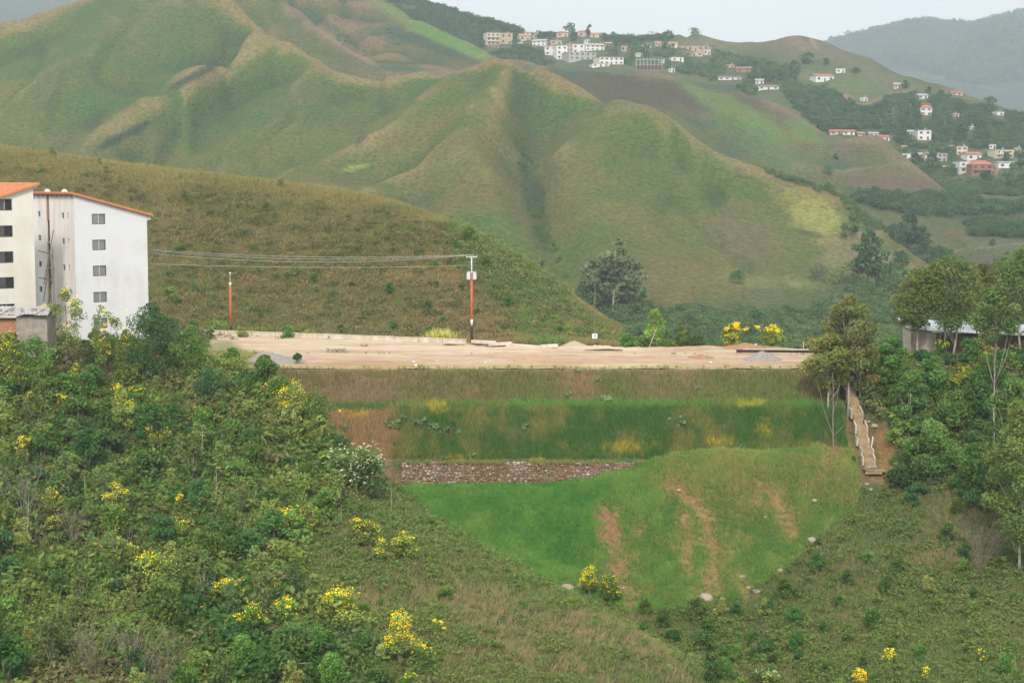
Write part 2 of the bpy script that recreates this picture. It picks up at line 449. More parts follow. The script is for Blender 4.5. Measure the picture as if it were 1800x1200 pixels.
# --- the folded green hills across the valley
H1 = Hill([
    # main left mountain crest and its right shoulder
    [(-300, 130, 900), (-120, 90, 880), (0, 42, 880), (100, 6, 900), (200, -22, 920), (300, -40, 930), (390, -20, 900), (450, 46, 850), (530, 88, 820), (610, 122, 790), (660, 140, 775), (700, 134, 780), (750, 124, 780), (800, 116, 765), (840, 100, 760), (880, 93, 760), (905, 97, 757), (940, 115, 745), (1000, 142, 730), (1060, 170, 720), (1100, 176, 712), (1160, 198, 700), (1220, 236, 690), (1290, 275, 670), (1340, 291, 650), (1400, 316, 645), (1480, 352, 640), (1540, 388, 625), (1600, 432, 610), (1645, 470, 600), (1700, 520, 560)],
    # spurs running down to the viewer
    [(450, 46, 850), (400, 110, 800), (330, 150, 770), (250, 195, 740), (190, 225, 715), (140, 265, 690), (100, 330, 650)],
    [(530, 88, 820), (500, 160, 760), (450, 220, 720), (380, 280, 690), (330, 330, 650)],
    [(200, -22, 920), (150, 50, 850), (80, 130, 790), (20, 210, 745), (-40, 290, 690)],
    [(-120, 90, 880), (-200, 200, 780), (-300, 320, 680)],
    [(800, 118, 765), (740, 170, 715), (680, 215, 690), (610, 255, 668), (555, 290, 650), (500, 340, 620)],
    [(880, 93, 760), (855, 150, 705), (800, 215, 670), (740, 275, 640), (690, 330, 610), (650, 380, 580)],
    [(905, 97, 757), (880, 190, 680), (860, 260, 650), (870, 330, 600), (890, 400, 560)],
    [(1060, 170, 720), (1010, 225, 670), (975, 270, 645), (985, 330, 610), (1040, 390, 570), (1060, 450, 530)],
    # hollows
    [(400, 60, 850), (330, 110, 812), (200, 180, 765), (120, 240, 735), (60, 320, 690)],
    [(420, 95, 838), (390, 180, 775), (300, 240, 735), (230, 290, 705)],
    [(60, 80, 860), (20, 130, 815), (-60, 220, 750)],
    [(640, 150, 785), (620, 200, 738), (560, 245, 705), (480, 300, 675), (430, 350, 640)],
    [(760, 140, 775), (700, 200, 715), (640, 250, 680), (590, 300, 650)],
    [(860, 120, 752), (800, 190, 700), (770, 240, 675), (720, 310, 640), (700, 380, 590)],
    [(930, 130, 752), (925, 200, 710), (920, 260, 680), (935, 330, 640), (950, 390, 600), (990, 470, 540), (1010, 545, 480)],
    [(1130, 260, 652), (1200, 290, 650), (1280, 320, 640), (1350, 345, 632)],
    [(1110, 340, 606), (1220, 370, 600), (1330, 390, 605), (1430, 385, 615)],
    [(1100, 430, 552), (1230, 440, 552), (1350, 440, 570), (1480, 440, 590), (1580, 455, 592)],
    [(1140, 505, 495), (1280, 500, 505), (1420, 500, 530), (1530, 490, 550)],
    [(180, 300, 680), (240, 315, 665), (300, 330, 655)], [(0, 310, 690), (90, 330, 660)],
    # valley floor
    [(1000, 560, 470), (1100, 580, 440), (1300, 590, 410), (1450, 610, 390), (1700, 620, 390), (1900, 620, 400)],
    [(1000, 640, 350), (1300, 660, 330), (1600, 670, 330), (2100, 670, 340)],
    [(1600, 500, 560), (1700, 560, 490), (1900, 560, 490)],
    [(-300, 420, 600), (0, 400, 600), (300, 400, 590), (600, 420, 560), (850, 480, 520)],
    [(-300, 520, 450), (0, 500, 450), (300, 500, 450), (600, 520, 440), (850, 560, 430)],
    # back side
    [(-300, 200, 1080), (200, 120, 1120), (500, 180, 1050), (700, 200, 960), (880, 260, 960), (1100, 300, 900), (1340, 380, 810), (1600, 500, 740), (1750, 560, 640)],
  ], step=10.0, smooth=0.004, noise=((1.4, 70), (1.0, 22)), seed=9, rill=(2.6, 34, 120),
  crest=[([(-120, 90, 880), (0, 42, 880), (100, 6, 900), (200, -22, 920), (300, -40, 930), (390, -20, 900), (450, 46, 850), (490, 67, 835), (530, 88, 820), (570, 105, 805), (610, 122, 790), (650, 136, 778), (700, 134, 780), (750, 124, 780)], 45, 22),
         ([(800, 116, 765), (840, 100, 760), (880, 93, 760), (905, 97, 757), (940, 115, 745), (1000, 142, 730), (1060, 170, 720), (1110, 179, 712), (1160, 198, 700), (1220, 236, 690), (1290, 275, 670), (1340, 291, 650), (1400, 316, 645), (1480, 352, 640), (1540, 388, 625), (1600, 432, 610), (1645, 470, 600)], 42, 24)])
def col_H1(X, Y, Z, zx, zy, cv, u, v):
    n1 = NZ.fbm(X, Y, 60); n2 = NZ2.fbm(X, Y, 12); n3 = NZ3.fbm(X, Y, 130)
    C = lerp((0.100, 0.160, 0.038), (0.190, 0.172, 0.058), 0.38 + 0.8 * n1 + 0.6 * n2)
    C = lerp(C, (0.075, 0.145, 0.035), sst(-0.1, 0.5, n3) * 0.65)
    C = lerp(C, (0.34, 0.245, 0.115), sst(0.45, 2.5, cv) * 0.68)  # dry grass on crests; the tan also paints in relief light
    C = lerp(C, (0.045, 0.095, 0.035), sst(0.3, 2.3, -cv) * 0.62)  # greener hollows, their dark colour also standing in for relief shade
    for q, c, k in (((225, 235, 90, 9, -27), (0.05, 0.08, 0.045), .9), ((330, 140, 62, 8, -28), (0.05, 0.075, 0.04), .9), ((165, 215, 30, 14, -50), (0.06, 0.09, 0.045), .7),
                    ((95, 180, 12, 60, 15), (0.07, 0.10, 0.05), .6), ((935, 340, 22, 75, -20), (0.05, 0.09, 0.04), .85), ((930, 180, 40, 70, 0), (0.075, 0.115, 0.05), .6),
                    ((950, 420, 20, 60, -20), (0.07, 0.11, 0.05), .6),
                    ((625, 295, 34, 4, -12), (0.30, 0.36, 0.10), .9), ((1425, 375, 66, 42, 35), (0.30, 0.31, 0.085), 1.0), ((1440, 320, 60, 10, 22), (0.24, 0.26, 0.09), .7),
                    ((1550, 455, 95, 16, 22), (0.27, 0.25, 0.11), .85), ((1480, 455, 50, 34, 0), (0.24, 0.22, 0.11), .8), ((1350, 495, 110, 14, 4), (0.24, 0.25, 0.10), .7), ((1620, 450, 40, 10, 38), (0.3, 0.25, 0.12), .7),
                    ((1420, 410, 30, 7, 14), (0.08, 0.09, 0.05), .8), ((1175, 545, 60, 7, 6), (0.22, 0.13, 0.08), .6), ((1185, 572, 20, 4, 22), (0.42, 0.33, 0.24), .95),
                    ((1300, 420, 90, 50, 10), (0.19, 0.15, 0.09), .5), ((1150, 480, 60, 40, 10), (0.19, 0.15, 0.09), .4), ((1420, 525, 220, 20, 0), (0.10, 0.14, 0.06), .6),
                    ((1400, 570, 320, 36, 0), (0.055, 0.11, 0.05), .9), ((1150, 570, 130, 40, 10), (0.06, 0.11, 0.05), .7), ((1530, 412, 30, 10, 0), (0.4, 0.34, 0.24), .5)):
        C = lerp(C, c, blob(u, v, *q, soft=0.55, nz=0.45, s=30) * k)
    return C
M_HILL = mat_terrain("hill_pasture", s1=0.6, s2=0.04, amp=0.55, bump=0.9, bd=1.4, stretch=(1, 1, 1.1))
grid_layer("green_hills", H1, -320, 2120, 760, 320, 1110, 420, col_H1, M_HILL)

# --- the ridge behind, running across to the right
H2 = Hill([
    [(-100, 100, 1180), (300, 0, 1150), (470, -45, 1000), (520, 20, 985), (560, 52, 960), (600, 80, 945), (640, 102, 930), (675, 114, 915), (720, 122, 905), (765, 124, 900)],
    [(500, -60, 1120), (620, -20, 1100), (700, 14, 1060), (740, 33, 1040), (780, 52, 1020), (830, 78, 1005), (870, 98, 990), (940, 112, 980), (1000, 118, 960), (1100, 127, 940), (1160, 133, 930), (1200, 141, 920), (1300, 163, 900), (1360, 182, 885), (1400, 202, 870), (1440, 228, 855), (1465, 244, 845), (1500, 246, 838), (1560, 250, 830), (1580, 266, 820), (1610, 292, 805), (1650, 332, 780)],
    [(520, -25, 1020), (580, 30, 1000), (640, 70, 970), (675, 95, 945)],
    [(600, 0, 1060), (660, 40, 1010), (720, 75, 975), (790, 105, 950), (850, 125, 930)],
    [(640, 45, 1025), (700, 82, 980), (760, 112, 950)],
    [(1000, 118, 960), (1020, 170, 890), (1060, 200, 850)],
    [(1200, 141, 920), (1180, 180, 860), (1230, 240, 800), (1320, 300, 750)],
    [(1300, 163, 900), (1290, 210, 840), (1360, 265, 790), (1420, 320, 740)],
    [(1440, 228, 855), (1420, 260, 815), (1470, 295, 780), (1450, 330, 750)],
    [(1270, 175, 890), (1240, 220, 850), (1300, 280, 790), (1370, 330, 745)],
    [(1480, 300, 790), (1540, 293, 790), (1585, 284, 795)],
    [(1480, 330, 745), (1560, 335, 740), (1640, 345, 740)],
    [(1400, 360, 700), (1500, 375, 690), (1640, 385, 690), (1750, 400, 680), (2100, 410, 680)],
    [(1500, 430, 640), (1700, 450, 620), (2100, 460, 620)],
    [(1600, 520, 560), (1800, 520, 560), (2100, 520, 560)],
    [(700, 300, 760), (1000, 320, 740), (1200, 380, 690)], [(700, 220, 860), (950, 220, 830)],
    [(600, 60, 1250), (880, 160, 1120), (1200, 220, 1020), (1400, 270, 960), (1600, 340, 900), (1750, 380, 860)],
    [(1700, 355, 770), (1800, 352, 770), (2100, 350, 760)],
    [(1680, 395, 690), (1800, 392, 700), (2100, 390, 700)],
  ], step=20.0, smooth=0.004, noise=((1.6, 80), (0.9, 25)), seed=12, rill=(2.6, 40, 130),
  crest=[([(700, 14, 1060), (780, 52, 1020), (870, 98, 990), (940, 112, 980), (1000, 118, 960), (1100, 127, 940), (1200, 141, 920), (1300, 163, 900), (1400, 202, 870), (1465, 244, 845), (1560, 250, 830), (1610, 292, 805), (1650, 332, 780)], 50, 22),
         ([(520, 20, 985), (560, 52, 960), (600, 80, 945), (640, 102, 930)], 25, 10)])
def col_H2(X, Y, Z, zx, zy, cv, u, v):
    n1 = NZ.fbm(X, Y, 70); n2 = NZ2.fbm(X, Y, 15)
    C = lerp((0.105, 0.145, 0.05), (0.145, 0.135, 0.065), 0.45 + 0.7 * n1 + 0.4 * n2)
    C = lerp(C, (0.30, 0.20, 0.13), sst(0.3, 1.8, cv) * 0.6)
    C = lerp(C, (0.06, 0.11, 0.06), sst(0.3, 1.8, -cv) * 0.7)  # crest and hollow tints: vegetation, plus relief shading put into the colour
    for q, c, k in (((780, 70, 110, 14, 27), (0.13, 0.26, 0.05), .95), ((700, 25, 60, 12, 25), (0.16, 0.24, 0.06), .8), ((830, 90, 60, 12, 25), (0.14, 0.27, 0.06), .9),
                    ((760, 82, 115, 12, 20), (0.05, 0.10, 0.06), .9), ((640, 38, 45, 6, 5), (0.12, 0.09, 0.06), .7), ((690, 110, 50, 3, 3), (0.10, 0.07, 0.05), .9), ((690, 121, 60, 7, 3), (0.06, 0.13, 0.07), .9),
                    ((590, 55, 90, 8, 38), (0.06, 0.12, 0.06), .7), ((620, 90, 80, 6, 32), (0.33, 0.21, 0.13), .8),
                    ((1120, 160, 240, 36, 6), (0.095, 0.085, 0.050), .97), ((990, 130, 50, 18, 0), (0.06, 0.11, 0.065), .8),
                    ((1300, 200, 150, 22, 30), (0.15, 0.25, 0.06), .7), ((1330, 250, 120, 26, 30), (0.11, 0.20, 0.06), .6), ((1420, 235, 60, 18, 30), (0.14, 0.24, 0.06), .7), ((1460, 262, 90, 16, 0), (0.15, 0.13, 0.08), .6), ((1560, 320, 90, 26, 8), (0.17, 0.13, 0.08), .8), ((1530, 270, 70, 20, 0), (0.14, 0.13, 0.07), .5),
                    ((1560, 247, 90, 3, 2), (0.22, 0.18, 0.11), .8), ((1500, 299, 90, 3, -8), (0.22, 0.19, 0.12), .8),
                    ((1600, 355, 180, 20, 4), (0.05, 0.10, 0.055), .9), ((1770, 356, 50, 4, 2), (0.30, 0.2, 0.12), .8), ((1740, 380, 90, 12, 2), (0.07, 0.10, 0.06), .7),
                    ((1730, 432, 120, 14, -3), (0.13, 0.15, 0.08), .8), ((1740, 462, 120, 12, 0), (0.12, 0.12, 0.09), .8), ((1680, 410, 30, 5, 0), (0.2, 0.12, 0.08), .7), ((1740, 434, 80, 2.5, -6), (0.22, 0.2, 0.12), .8),
                    ((1755, 500, 180, 24, 0), (0.06, 0.10, 0.055), .8)):
        C = lerp(C, c, blob(u, v, *q, soft=0.5, nz=0.4, s=30) * k)
    return C
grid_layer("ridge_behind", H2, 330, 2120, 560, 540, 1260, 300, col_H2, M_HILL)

# --- the village hill
H4 = Hill([
    [(200, -60, 1750), (500, -60, 1650), (600, -30, 1600), (690, 4, 1500), (760, 20, 1450), (820, 38, 1400), (880, 52, 1350), (950, 62, 1300), (1050, 66, 1260), (1130, 69, 1250), (1190, 63, 1248), (1215, 58, 1246), (1240, 62, 1240), (1275, 72, 1235), (1350, 67, 1215), (1385, 62, 1205), (1420, 62, 1200), (1450, 70, 1192), (1480, 84, 1180), (1540, 110, 1155), (1600, 136, 1125), (1700, 168, 1080), (1760, 190, 1060), (1850, 218, 1040), (2100, 290, 1000)],
    [(820, 62, 1270), (860, 80, 1230), (900, 90, 1200), (960, 105, 1170), (1050, 112, 1130), (1150, 126, 1080), (1200, 128, 1075)],
    [(880, 66, 1290), (960, 80, 1230), (1050, 90, 1190), (1180, 90, 1180), (1250, 92, 1170)],
    [(800, 150, 1100), (950, 150, 1080), (1150, 165, 1010), (1330, 200, 960)],
    [(1250, 108, 1150), (1320, 122, 1130), (1450, 125, 1110), (1500, 128, 1100), (1560, 142, 1085)],
    [(1240, 140, 1080), (1350, 150, 1050), (1460, 146, 1060), (1560, 165, 1040), (1640, 178, 1030)],
    [(1330, 175, 1010), (1450, 180, 1000), (1520, 180, 1000), (1620, 205, 990), (1750, 205, 1010), (1850, 240, 990)],
    [(1450, 240, 930), (1550, 245, 930), (1640, 245, 930), (1700, 235, 950), (1850, 270, 940)],
    [(1560, 275, 880), (1650, 278, 880), (1720, 275, 880), (1800, 275, 880), (2100, 320, 870)],
    [(1640, 310, 840), (1720, 310, 830), (1800, 310, 830), (2100, 350, 820)],
    [(1650, 345, 790), (1800, 345, 790), (2100, 370, 780)],
    [(1650, 420, 720), (1900, 420, 720)],
    [(1275, 72, 1235), (1270, 100, 1180), (1240, 120, 1120)],
    [(1400, 62, 1202), (1370, 90, 1170), (1350, 112, 1130)],
    [(1330, 80, 1212), (1320, 105, 1170)],
    [(600, 20, 1800), (900, 90, 1650), (1200, 120, 1550), (1400, 120, 1500), (1700, 220, 1400), (2100, 320, 1300)],
    [(800, 220, 980), (1200, 260, 920), (1450, 330, 840)],
  ], step=26.0, smooth=0.004, noise=((2.2, 90), (0.9, 30)), seed=15, rill=(2.5, 50, 140),
  crest=[([(880, 52, 1350), (950, 62, 1300), (1050, 66, 1260), (1130, 69, 1250), (1215, 58, 1246), (1275, 72, 1235), (1350, 67, 1215), (1420, 62, 1200), (1480, 84, 1180), (1540, 110, 1155), (1600, 136, 1125), (1700, 168, 1080), (1850, 218, 1040)], 60, 22)])
def col_H4(X, Y, Z, zx, zy, cv, u, v):
    n1 = NZ.fbm(X, Y, 60); n2 = NZ2.fbm(X, Y, 18)
    C = lerp((0.085, 0.14, 0.055), (0.15, 0.16, 0.075), 0.4 + 0.7 * n1 + 0.5 * n2)
    C = lerp(C, (0.04, 0.085, 0.04), sst(0.0, 0.6, NZ3.fbm(X, Y, 45)) * 0.7)
    for q, c, k in (((1410, 85, 170, 24, 8), (0.17, 0.15, 0.09), .95), ((1560, 140, 120, 16, 26), (0.16, 0.16, 0.09), .9), ((1240, 75, 60, 12, 0), (0.19, 0.17, 0.09), .8), ((1400, 72, 30, 14, 40), (0.25, 0.19, 0.12), .8), ((1430, 75, 16, 4, 60), (0.33, 0.23, 0.15), .9),
                    ((1480, 172, 18, 7, 0), (0.42, 0.22, 0.12), .9), ((1450, 183, 18, 5, -20), (0.36, 0.2, 0.12), .8), ((1420, 135, 18, 6, 0), (0.3, 0.2, 0.12), .7),
                    ((1545, 176, 50, 6, -18), (0.26, 0.2, 0.12), .8), ((1480, 148, 120, 16, 3), (0.13, 0.19, 0.07), .7), ((1100, 105, 60, 8, 0), (0.1, 0.17, 0.07), .6), ((1150, 124, 70, 3, 3), (0.2, 0.16, 0.1), .8), ((1050, 116, 90, 3, 4), (0.2, 0.13, 0.09), .6),
                    ((1580, 165, 60, 8, 20), (0.2, 0.17, 0.09), .6), ((1690, 165, 60, 10, 15), (0.2, 0.15, 0.1), .6)):
        C = lerp(C, c, blob(u, v, *q, soft=0.5, nz=0.5, s=26) * k)
    return C
M_FAR = mat_terrain("far_hillside", s1=0.25, s2=0.03, amp=0.35, bump=0.8, bd=2.5)
grid_layer("village_hill", H4, 590, 2120, 420, 700, 1850, 260, col_H4, M_FAR)

# --- wooded mountains in the distance
H5 = Hill([
    [(900, 240, 4260), (1250, 190, 4189), (1400, 118, 4118), (1450, 98, 4089), (1500, 80, 4061), (1560, 62, 4032), (1640, 44, 4004), (1700, 50, 4047), (1760, 46, 4118), (1850, 40, 4189), (1950, 30, 4260), (2150, 20, 4402)],
    [(1300, 300, 2698), (1600, 300, 2698), (1800, 290, 2769), (2150, 300, 2769)],
    [(1560, 62, 4032), (1600, 130, 3408), (1640, 200, 3124)], [(1760, 15, 4118), (1700, 100, 3550), (1760, 180, 3124)],
    [(1640, 90, 3834), (1650, 150, 3479)], [(1500, 130, 3834), (1530, 200, 3266)],
    [(-400, 40, 3550), (-150, -5, 3479), (-40, 5, 3408), (20, 18, 3408), (70, 12, 3436), (130, -30, 3479), (400, -60, 3550), (600, -40, 3692), (720, 20, 3834), (900, 110, 3976)],
    [(-400, 250, 2556), (0, 250, 2556), (400, 250, 2556), (900, 290, 2556)],
    [(-400, 300, 4828), (900, 310, 4970), (2150, 310, 5396)],
  ], step=100.0, smooth=0.02, noise=((22, 370), (6, 85)), seed=18)
def col_H5(X, Y, Z, zx, zy, cv, u, v):
    n1 = NZ.fbm(X, Y, 200); n2 = NZ2.fbm(X, Y, 50)
    C = lerp((0.035, 0.065, 0.035), (0.06, 0.10, 0.05), 0.45 + 0.8 * n1 + 0.5 * n2)
    st = blob(u, v, 1640, 108, 110, 5, 2, nz=0.5) + blob(u, v, 1690, 145, 90, 4, 12, nz=0.5) + blob(u, v, 1740, 128, 60, 6, -5, nz=0.5)
    return lerp(C, (0.13, 0.17, 0.08), np.clip(st, 0, 1) * 0.8)
M_WOODHILL = mat_terrain("wooded_mountain", s1=0.06, s2=0.01, amp=0.45, bump=1.0, bd=8)
grid_layer("far_mountain", H5, -420, 2160, 420, 2640, 5300, 200, col_H5, M_WOODHILL)

# --- one ground sheet under everything
gx = np.linspace(-3400, 3400, 60); gy = np.linspace(-250, 5500, 60)
GX, GY = np.meshgrid(gx, gy)
gi = np.arange(3600).reshape(60, 60)
gV = np.stack([GX, GY, -84 + 4 * NZ.fbm(GX, GY, 300)], -1).reshape(-1, 3)
ground = link("ground", mesh_np("ground", gV, np.stack([gi[:-1, :-1], gi[:-1, 1:], gi[1:, 1:], gi[1:, :-1]], -1).reshape(-1, 4), np.tile((0.09, 0.12, 0.05), (3600, 1)), True), M_FAR)
ground['kind'] = 'structure'

# --- plateau and its terraced embankment
def back_Y(u):
    return np.interp(u, [300, 370, 820, 1000, 1440, 1650], [219, 217, 204.5, 200, 196.5, 196])
MOUNDS = []
def plateau_z(X, Y):
    u = 900 + F * X / Y
    z = ZP + 0.05 * NZ2.fbm(X, Y, 1.2) + 0.10 * NZ.fbm(X * 0.35, Y, 4)
    z = z - 0.38 * sst(181.0 + 1.0 * NZ.fbm(X, Y * 0, 3.5, 3), 179.6, Y)
    z = z + 0.5 * np.exp(-((Y - 198.5 - 0.0 * X) / 0.9) ** 2) * sst(860, 900, u) * (0.6 + 0.5 * NZ3.fbm(X, Y, 2.5))
    by = back_Y(u)
    z = z - np.clip(Y - by - 1.0, 0, 99) * np.where(u < 1085, 0.06, 0.55)
    z = z - 0.05 * np.clip(u - 1500, 0, 99) - 0.05 * np.clip(372 - u, 0, 99)
    return z
def col_P(X, Y, Z, zx, zy, cv, u, v):
    n1 = NZ.fbm(X * 0.25, Y, 1.6, 4); n2 = NZ2.fbm(X, Y, 0.8); n3 = NZ3.fbm(X * 0.2, Y, 5)
    C = lerp((0.47, 0.325, 0.215), (0.64, 0.515, 0.375), 0.5 + 0.8 * n1 + 0.3 * n2 + 0.25 * np.clip((Y - 188) / 8, -1, 1))
    C = lerp(C, (0.43, 0.25, 0.15), sst(0.05, 0.7, n3) * 0.5)
    C = lerp(C, (0.40, 0.235, 0.14), blob(u, v, 640, 640, 130, 8, 0) * 0.6)
    C = lerp(C, (0.26, 0.24, 0.11), sst(0.25, 0.7, NZ.fbm(X * 0.3 + 50, Y, 2)) * 0.4)
    for yy, ww in ((186.2, .10), (187.9, .10), (190.4, .12), (192.3, .12), (194.6, .1)):
        C = lerp(C, (0.27, 0.19, 0.13), np.exp(-((Y - yy - 0.8 * np.sin(X * 0.11 + yy) - .25 * NZ2.fbm(X, Y, 3)) / ww) ** 2) * (0.6 + 0.6 * NZ.fbm(X, Y * 0, 6)).clip(0, .95))
    C = lerp(C, (0.16, 0.19, 0.07), blob(u, v, 400, 625, 75, 26, 10) * 0.75)
    C = lerp(C, (0.30, 0.30, 0.12), sst(181.2, 180.2, Y + 0.6 * n2) * 0.7)
    off = sst(0.5, 3.0, Y - back_Y(u))
    return lerp(C, (0.10, 0.13, 0.05), off)
class _Fz:
    z = staticmethod(plateau_z)
M_SAND = mat_terrain("bare_sandy_ground", s1=2.5, s2=0.3, amp=0.14, bump=0.35, bd=0.1, stretch=(0.4, 1, 1), gain=0.88)
grid_layer("plateau_ground", _Fz, 330, 1560, 560, 180.0, 238, 120, col_P, M_SAND)

def embank():
    prof = [(ZP, 180.0, 0), (ZP - .25, 179.85, 0)]
    top, b1, b2, bot = P(0, 643, 180), P(0, 706, 177.6), P(0, 716, 176.2), P(0, 811, 172.75)
    nu = 640
    us = np.linspace(300, 1476, nu)
    rows = []
    def seg(a, b, n, e0=False):
        for i in range(n): rows.append((a + (b - a) * i / n))
    pts = [np.array([180.05, ZP - 0.36]), np.array([179.75, ZP - .55]), np.array([177.9, b1[2]]), np.array([176.2, b2[2]]), np.array([175.6, b2[2] - .5]), np.array([172.85, bot[2]]), np.array([172.8, bot[2] - 2.7])]
    for a, b, n in zip(pts[:-1], pts[1:], (2, 26, 6, 4, 34, 6)): seg(a, b, n)
    rows.append(pts[-1])
    rows = np.array(rows); nr = len(rows)
    UU = np.repeat(us[None], nr, 0); YY = np.repeat(rows[:, :1], nu, 1); ZZ = np.repeat(rows[:, 1:], nu, 1)
    XX = (UU - 900) / F * 180.0
    t = np.linspace(0, 1, nr)[:, None]
    amp = np.sin(np.clip(t, 0, 1) * math.pi) ** 0.5
    YY = YY + amp * (0.30 * NZ.fbm(XX, ZZ * 1.0 + 40, 5) + 0.16 * NZ2.fbm(XX, ZZ, 1.1))
    ZZ = ZZ + amp * (0.35 * NZ3.fbm(XX, ZZ * 0 + 3, 14) + 0.10 * NZ2.fbm(XX + 90, ZZ, 1.5))
    V = np.stack([XX, YY, ZZ], -1)
    u, v = UV(V)
    n1 = NZ.fbm(XX, ZZ, 3.5); n2 = NZ2.fbm(XX * 1.8, ZZ * 0.6, 0.9); n3 = NZ3.fbm(XX, ZZ, 9)
    up = lerp((0.27, 0.205, 0.135), (0.18, 0.165, 0.09), 0.5 + n1 + 0.4 * n2)
    up = lerp(up, (0.13, 0.16, 0.06), sst(650, 705, v + 25 * n1) * sst(700, 1400, u + 200) * 0.6)
    lo = lerp((0.10, 0.17, 0.055), (0.18, 0.165, 0.08), 0.42 + 0.9 * n1 + 0.3 * n2)
    C = lerp(up, lo, sst(700, 718, v + 6 * n2))
    C = lerp(C, (0.08, 0.17, 0.05), blob(u, v, 1060, 711, 420, 7, 0, nz=0.8, s=40) * 0.8)
    C = lerp(C, (0.28, 0.19, 0.12), sst(715, 690, u + 60 * n1) * sst(716, 730, v) * 0.9)
    C = lerp(C, (0.30, 0.22, 0.12), blob(u, v, 830, 730, 60, 8, 0) * 0.7)
    for q in ((770, 718, 22, 14, 20), (1105, 790, 45, 10, 0), (1320, 712, 30, 8, 0), (800, 806, 20, 6, 0), (940, 806, 16, 6, 0), (625, 730, 25, 8, 0), (1345, 755, 12, 14, 0)):
        C = lerp(C, (0.32, 0.25, 0.05), blob(u, v, *q, soft=0.7, nz=0.8, s=10) * 0.8)
    idx = np.arange(nu * nr).reshape(nr, nu)
    Fq = np.stack([idx[:-1, :-1], idx[1:, :-1], idx[1:, 1:], idx[:-1, 1:]], -1).reshape(-1, 4)
    o = link("terraced_embankment", mesh_np("terraced_embankment", V.reshape(-1, 3), Fq, C.reshape(-1, 3), True), M_GROUND)
    o['kind'] = 'structure'
    return V
EMB = embank()
# ------------------------------------------------------------------ foliage tools
def unit(n, r, up=0.0):
    d = r.normal(size=(n, 3)); d[:, 2] += up
    return d / np.linalg.norm(d, axis=1, keepdims=True)

def leaf_quads(c, size, r, up=0.3, aspect=1.7, droop=0.0):
    """rhombic leaves centred on c (n,3)"""
    n = len(c)
    nm = unit(n, r, up)
    t = np.cross(nm, unit(n, r)); t /= np.linalg.norm(t, axis=1, keepdims=True) + 1e-9
    if droop: t[:, 2] -= droop; t /= np.linalg.norm(t, axis=1, keepdims=True)
    b = np.cross(nm, t); b /= np.linalg.norm(b, axis=1, keepdims=True) + 1e-9
    s = (np.asarray(size) * np.ones(n))[:, None]
    V = np.stack([c - t * s * aspect / 2, c + b * s * 0.42, c + t * s * aspect / 2, c - b * s * 0.42], 1)
    return V.reshape(-1, 3), np.arange(4 * n).reshape(n, 4)

def tint_leaf(n, base, r, var=0.25, hue=0.12):
    k = 1 + var * r.uniform(-1, 1, (n, 1)); h = hue * r.uniform(-1, 1, (n, 1))
    c = np.asarray(base)[None] * k * np.concatenate([1 + h, np.ones((n, 1)), 1 - h], 1)
    return np.clip(c, 0.003, 0.95)

def tube(pts, rad, k=6):
    pts = np.asarray(pts, float); rad = np.asarray(rad, float) * np.ones(len(pts)); n = len(pts)
    d = np.gradient(pts, axis=0); d /= np.linalg.norm(d, axis=1, keepdims=True) + 1e-9
    ref = np.array([0.31, 0.95, 0.05]) if abs(d[0, 2]) > 0.8 else np.array([0, 0, 1.0])
    a = np.cross(d, ref); a /= np.linalg.norm(a, axis=1, keepdims=True) + 1e-9
    b = np.cross(d, a)
    th = np.arange(k) * 2 * math.pi / k
    V = pts[:, None] + rad[:, None, None] * (a[:, None] * np.cos(th)[None, :, None] + b[:, None] * np.sin(th)[None, :, None])
    idx = np.arange(n * k).reshape(n, k); nx = np.roll(idx, -1, 1)
    Fq = np.stack([idx[:-1], nx[:-1], nx[1:], idx[1:]], -1).reshape(-1, 4)
    return V.reshape(-1, 3), Fq

